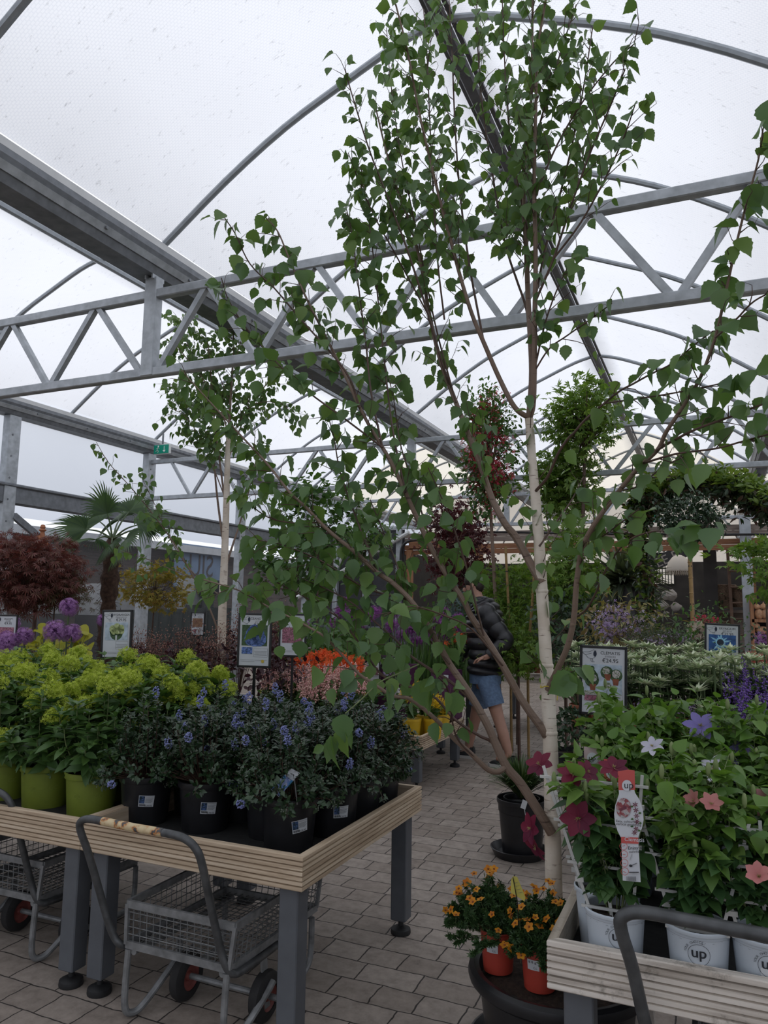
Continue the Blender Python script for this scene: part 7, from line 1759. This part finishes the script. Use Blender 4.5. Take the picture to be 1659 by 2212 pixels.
    for i, (x, y, w, h, lb) in enumerate([(1562, 1290, .42, .42, 'tall brown wicker basket on the shop shelf'), (1598, 1290, .36, .36, 'brown wicker basket next to the ladder'), (1540, 1335, .36, .18, 'flat wicker basket stacked on the wide one'), (1545, 1358, .55, .26, 'wide wicker basket at the bottom of the shop opening')]):
        p = W(x, y, 14.9); t = thing('wicker_basket', lb, 'basket', tuple(p - np.array([0, 0, h / 2]))); mb = MB(); k = 14; mb.lathe([(.001, 0), (w * .36, 0)] + [(w * (.36 + .14 * j / k) + .006 * (j % 2), h * (j + 1) / (k + 1)) for j in range(k)] + [(w * .52, h), (w * .46, h), (w * .34, .03), (.001, .03)], n=22); obj('weave', mb, WK, t); mb = MB(); a = np.arange(22) * 2 * PI / 22; mb.tube([(w * .51 * math.cos(q), w * .51 * math.sin(q), h) for q in a], .016, 5, closed=True); obj('rim', mb, WK, t)
        if i != 3:
            pass
    mb = MB(); zz = W(1570, 1318, 15.0)[2]; mb.box((W(1565, 1318, 15.0)[0], 15.05, zz - .02), (.9, .5, .05)); mb.box((W(1565, 1318, 15.0)[0], 15.25, zz / 2), (.8, .04, zz)); tag(obj('shelf', mb, GREYW, None), 'grey shelf holding the tall baskets and a white pot', 'shelf')
    p = W(1562, 1322, 14.88); t = thing('plant_pot', 'small white pot with grassy leaves on the shelf', 'potted plant', tuple(p)); mb = MB(); mb.lathe([(.001, 0), (.075, 0), (.09, .2), (.08, .2), (.001, .18)], n=16); obj('pot', mb, WHITEP, t); fo = MB(); fo.scatter(L_BLADE, np.repeat([[0, 0, .2]], 60, 0), frames(rdir(np.random.default_rng(3), 60, .1, 1), np.array([0, 0, 1.0]), .26)); obj('foliage', fo, DRKG, t, sharp=None)
    p0, p1 = W(1570, 1150, 14.6), W(1578, 1400, 14.6); t = thing('ladder', 'dark wooden ladder leaning in the shop opening beside the steel post', 'ladder', (p0[0], 14.6, 0)); mb = MB()
    LW = plain('dark_ladder_wood', (.15, .09, .06), .7, 0, .25, 14); dx = W(1600, 1250, 14.6)[0] - W(1570, 1250, 14.6)[0]
    for s, nm in ((0, 'rail'), (dx, 'rail')): mb = MB(); mb.bar((s + .05, 0, 0), (s, .1, p0[2] - .3), .05, .06); obj(nm, mb, LW, t)
    for i in range(9): z_ = .25 + i * .28; mb = MB(); mb.tube([(0.02, .05, z_), (dx + .03, .05, z_)], .018, 6); obj('rung', mb, LW, t)
    t = thing('shelf_unit', 'orange-brown timber shelf of animal figurines at the photo edge', 'shelf', (W(1655, 1350, 13.6)[0], 13.6, 0))
    for y in (1341, 1376): mb = MB(); mb.box((.1, 0, W(1650, y, 13.6)[2]), (.62, .36, .05)); obj('shelf_board', mb, OAKZ, t)
    mb = MB(); mb.box((-.2, 0, .8), (.05, .36, 1.9)); obj('upright', mb, OAKZ, t); mb = MB(); mb.box((.1, .17, .8), (.6, .02, 1.8)); obj('back_panel', mb, DARKI, t)
    FX = plain('tan_figurine', (.48, .27, .15), .7, 0, .3, 30)
    for i, (x, y, lb) in enumerate([(1640, 1341, 'sitting fox figurine on the upper shelf'), (1655, 1341, 'second fox figurine on the upper shelf, nearer the edge'), (1650, 1376, 'lying fox figurine on the lower shelf')]):
        p = W(x, y, 13.5); p = p + np.array([0, 0, .025]); t = thing('fox_figurine', lb, 'figurine', tuple(p)); s = 1.0; mb = MB(); ly = i == 2
        mb.ball((0, 0, .08), .08, sc=(1.5 if ly else .85, .8, .8 if ly else 1.15)); mb.ball((-.1 if ly else -.03, -.02, .15 if ly else .2), .05, sc=(1.1, .9, .9)); mb.ball((-.15 if ly else -.08, -.03, .14 if ly else .19), .022, sc=(1.5, .8, .8))
        for q in (-.02, .025): mb.lathe([(.018, 0), (.001, .045)], ((-.1 if ly else -.03) , q - .02, .185 if ly else .235), 6)
        mb.tube(spline([(.08, 0, .05), (.14, -.02, .06), (.12, -.06, .05)], 4), np.linspace(.03, .012, 9), 8); obj('body', mb, FX, t)
    tuft = thing('grassy_tuft', 'dark grassy tuft in the shop opening behind the lilac trails', 'potted plant', (W(1345, 1240, 12.8)[0], 12.8, 0)); fo = MB(); zz = W(1345, 1250, 12.8)[2]; fo.scatter(L_BLADE, np.repeat([[0, 0, zz - .1]], 150, 0), frames(rdir(np.random.default_rng(4), 150, -.1, 1), np.array([0, 0, 1.0]), .75)); obj('foliage', fo, LM('dusky_blade', [(.06, .08, .05), (.09, .11, .07)]), tuft, sharp=None); mb = MB(); mb.lathe([(.001, 0), (.2, 0), (.24, zz - .1), (.001, zz - .1)], n=16); obj('pot', mb, BLACKP, tuft)
    t = thing('exit_sign', 'turquoise emergency sign glimpsed under the fascia through the leaves', 'sign', tuple(W(1395, 1118, 13.6))); mb = MB(); mb.box((0, 0, 0), (.36, .05, .16), bev=.01); obj('case', mb, plain('exit_green', (.0, .30, .20), .4), t); mb = MB(); mb.tube([(0, 0, .08), (0, 0, .35)], .008, 5); obj('hanger', mb, BLACKF, t)
shop()
# far bench seen behind the birch trunk
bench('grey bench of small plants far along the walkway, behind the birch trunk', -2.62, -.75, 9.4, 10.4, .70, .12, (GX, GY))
for i, (x, y) in enumerate([(1115, 1440), (1140, 1450), (1165, 1438), (1200, 1445), (1225, 1440)]):
    flowerpot('bench_plant', 'small green plant in a terracotta pot on the far bench', 'potted plant', x, y, 9.8, 16, 16, .62, TERRAP, 240 + i, 'dome', MIDG, 10, GRNAC, 'far bench plants')
# ------------------------------------------------------------------ the person walking by the far benches
SKIN = plain('skin', (.42, .235, .17), .55, 0, .06, 20)
def person():
    K = np.array([-2.10, 7.32, 0.0])
    t = thing('person', 'person in a black quilted jacket and blue denim shorts leaning over the far bench', 'person', tuple(K))
    q = lambda x, y, Y: P(x, y, Y) - K
    def skin_body(name, verts, edges, mat, par, sub=2):
        me = bpy.data.meshes.new(name); me.from_pydata([tuple(v[0]) for v in verts], edges, []); o = bpy.data.objects.new(name, me); COL.objects.link(o); o.parent = par; me.materials.append(mat)
        m = o.modifiers.new('skin', 'SKIN'); m.use_smooth_shade = True
        for i, v in enumerate(verts):
            s = me.skin_vertices[0].data[i]; r = v[1]; s.radius = (r, r) if not isinstance(r, tuple) else r; s.use_root = (i == 0)
        m2 = o.modifiers.new('sub', 'SUBSURF'); m2.levels = sub; m2.render_levels = sub
        return o
    hip = q(1048, 1462, 7.32); waist = q(1050, 1415, 7.32); chest = q(1048, 1355, 7.32); sh = q(1044, 1318, 7.32); neck = q(1033, 1296, 7.32); hd = q(1021, 1268, 7.32); crown = q(1022, 1252, 7.32)
    hL, hR = q(1042, 1480, 7.42), q(1056, 1480, 7.22); kL, kR = q(1026, 1556, 7.44), q(1078, 1556, 7.20); cL, cR = q(1016, 1588, 7.44), q(1088, 1588, 7.18); aL, aR = q(1011, 1624, 7.44), q(1100, 1632, 7.17)
    tL, tR = aL + np.array([-.11, 0, -.045]), aR + np.array([-.13, 0, -.05])
    sL, sR = q(1034, 1322, 7.50), q(1052, 1326, 7.14); eL, eR = q(1012, 1392, 7.52), q(1092, 1385, 7.10); wL, wR = q(988, 1428, 7.42), q(1052, 1420, 7.02); 
    V = [(hip, (.135, .12)), (waist, (.13, .11)), (chest, (.155, .125)), (sh, (.12, .09)), (neck, .058), (hd, (.075, .085)), (crown, (.07, .08)), (hL, .09), (kL, .058), (cL, .056), (aL, .036), (hR, .09), (kR, .058), (cR, .058), (aR, .037), (tL, .03), (tR, .03), (sL, .06), (eL, .045), (wL, .027), (sR, .06), (eR, .045), (wR, .027)]
    E = [(0, 1), (1, 2), (2, 3), (3, 4), (4, 5), (5, 6), (0, 7), (7, 8), (8, 9), (9, 10), (10, 15), (0, 11), (11, 12), (12, 13), (13, 14), (14, 16), (3, 17), (17, 18), (18, 19), (3, 20), (20, 21), (21, 22)]
    # hands: palm and five fingers each
    def hand(w, el, d, up, V, E, root):
        d = unit(d); up = unit(up); sd = np.cross(d, up); p = w + d * .05; i0 = len(V); V.append((p, (.032, .018))); E.append((root, i0))
        for k, (s, L) in enumerate(((-.028, .062), (-.010, .075), (.010, .070), (.027, .055))):
            a = p + sd * s + d * .03; b = a + d * L * .5 - up * .008; c = b + d * L * .4 - up * .03; j = len(V); V += [(a, .0095), (b, .0085), (c, .007)]; E += [(i0, j), (j, j + 1), (j + 1, j + 2)]
        a = w + d * .03 - sd * .034; j = len(V); V += [(a, .0105), (a + d * .03 - sd * .022 - up * .012, .009), (a + d * .055 - sd * .022 - up * .03, .0075)]; E += [(i0, j), (j, j + 1), (j + 1, j + 2)]
    hand(wL, eL, np.array([-.85, -.2, -.35]), np.array([-.3, 0, .9]), V, E, 19); hand(wR, eR, np.array([-.9, .1, -.2]), np.array([-.2, 0, .95]), V, E, 22)
    body = skin_body('body', V, E, SKIN, t)
    # face: nose, mouth, eyes, ears, looking left and down
    f = unit(np.array([-.92, -.12, -.30])); up = unit(np.array([-.3, 0, .95]) - f * (np.array([-.3, 0, .95]) @ f)); sd = np.cross(f, up); c = hd + up * .012
    mb = MB(); mb.ball(c + f * .088 - up * .012, .017, sc=(1.2, .8, 1.3)); mb.ball(c + f * .073 - up * .085, .026, sc=(1, 1.1, .8)); body2 = obj('nose_and_chin', mb, SKIN, body)
    mb = MB()
    for s in (-1, 1): mb.ball(c + sd * s * .078 - f * .01, .024, sc=(.9, .45, 1.3))
    obj('ear', mb, SKIN, body)
    mb = MB()
    for s in (-1, 1): mb.ball(c + f * .076 + sd * s * .032 + up * .015, .010)
    obj('eye', mb, INK, body)
    mb = MB(); mb.tube([c + f * .077 - up * .055 + sd * s * .022 - f * abs(s) * .006 for s in (-1, 0, 1)], .005, 6); obj('mouth', mb, plain('lips', (.30, .11, .09), .5), body)
    g = np.random.default_rng(2); mb = MB(); mb.ball(c - f * .028 + up * .045, .098, nu=16, nv=10, sc=(1.0, .88, .92)); mb.ball(c - f * .06 - up * .02, .07, nu=12, nv=8, sc=(.8, 1, 1.1))
    v = np.concatenate(mb.v); obj('hair', mb, plain('dark_brown_hair', (.022, .014, .010), .6, 0, .4, 80, .5), t)
    # quilted jacket: rings of padding along torso and arms
    JK = plain('black_quilted_nylon', (.016, .016, .019), .38, 0, .25, 30, .1)
    def quilt(pts, r, n, bulge, mb, sq=(1, 1)):
        c = spline(pts, 8); rr = np.interp(np.linspace(0, 1, len(c)), np.linspace(0, 1, len(r)), r); k = n * 6; L = np.linspace(0, len(c) - 1, k); i = np.minimum(L.astype(int), len(c) - 2); w = (L - i)[:, None]; cc = c[i] * (1 - w) + c[i + 1] * w; r2 = np.interp(L, np.arange(len(c)), rr) * (1 + bulge * np.abs(np.sin(np.arange(k) * PI / 6)) - bulge * .5)
        mb.tube(cc, r2, 18)
    mb = MB(); quilt([hip + np.array([.0, 0, .03]), waist, chest, sh + np.array([.0, 0, .0]), neck + np.array([.005, 0, -.01])], [.175, .165, .195, .165, .085], 10, .13, mb); v = mb.v[0]; ax = chest; v[:, 1] = K[1] * 0 + (v[:, 1] - chest[1]) * 1.22 + chest[1]; j = obj('jacket', mb, JK, t)
    for a, b, c_, nm in ((sL, eL, wL, 'sleeve'), (sR, eR, wR, 'sleeve')): mb = MB(); quilt([sh * .35 + a * .65, a, (a + b) / 2, b, (b + c_) / 2, c_ * .92 + b * .08], [.10, .095, .085, .078, .066, .05], 8, .13, mb); obj(nm, mb, JK, j)
    mb = MB(); mb.tube(spline([neck + np.array([-.055, -.05, -.015]), neck + np.array([.02, -.085, .0]), neck + np.array([.075, 0, .005]), neck + np.array([.02, .085, .0]), neck + np.array([-.055, .05, -.015])], 5), .032, 10); obj('collar', mb, JK, j)
    DN = plain('pale_blue_denim', (.12, .19, .31), .8, 0, .22, 40, .2); mb = MB()
    mb.tube(spline([hip + np.array([0, 0, .09]), hip, hip + np.array([0, 0, -.06])], 4), [.158] * 9, 18); s0 = obj('shorts', mb, DN, t)
    for h_, k_ in ((hL, kL), (hR, kR)): mb = MB(); e = h_ * .42 + k_ * .58; mb.tube(spline([hip * .3 + h_ * .7 + np.array([0, 0, .05]), h_, e], 5), np.linspace(.112, .097, 11), 18, caps=False); obj('shorts_leg', mb, DN, s0)
    SHO = plain('black_shoe', (.02, .02, .022), .6, 0, .2, 30); SOL = plain('white_sole', (.55, .54, .52), .6)
    for a in (aL, aR):
        b = np.array([a[0], a[1], 0]); s = thing('shoe_tmp', 'x x x x', 'x') if False else None
        mb = MB(); ol = [(.075, 0), (.06, .038), (-.02, .045), (-.12, .05), (-.18, .035), (-.205, 0), (-.18, -.035), (-.12, -.05), (-.02, -.045), (.06, -.038)]; n = len(ol); V3 = []
        for zz, k in ((.0, 1.0), (.028, 1.02)): V3 += [b + np.array([x * k, y * k, zz]) for x, y in ol]
        mb.add(V3, [tuple(range(n - 1, -1, -1)), tuple(range(n, 2 * n))] + [(i, (i + 1) % n, n + (i + 1) % n, n + i) for i in range(n)]); so = None
        up_ = MB(); V4 = []
        for zz, k, fx in ((.028, .97, 0), (.06, .9, .01), (.085, .62, .03), (.11, .42, .035)): V4 += [b + np.array([x * k + fx, y * (k * .5 + .5) * .95, zz if x > -.1 else min(zz, .07 - (-.1 - x) * .2)]) for x, y in ol]
        up_.add(V4, [(r * n + i, r * n + (i + 1) % n, r * n + n + (i + 1) % n, r * n + n + i) for r in range(3) for i in range(n)] + [tuple(range(3 * n, 4 * n))]); sh_ = obj('shoe', up_, SHO, t); obj('sole', mb, SOL, sh_)
person()
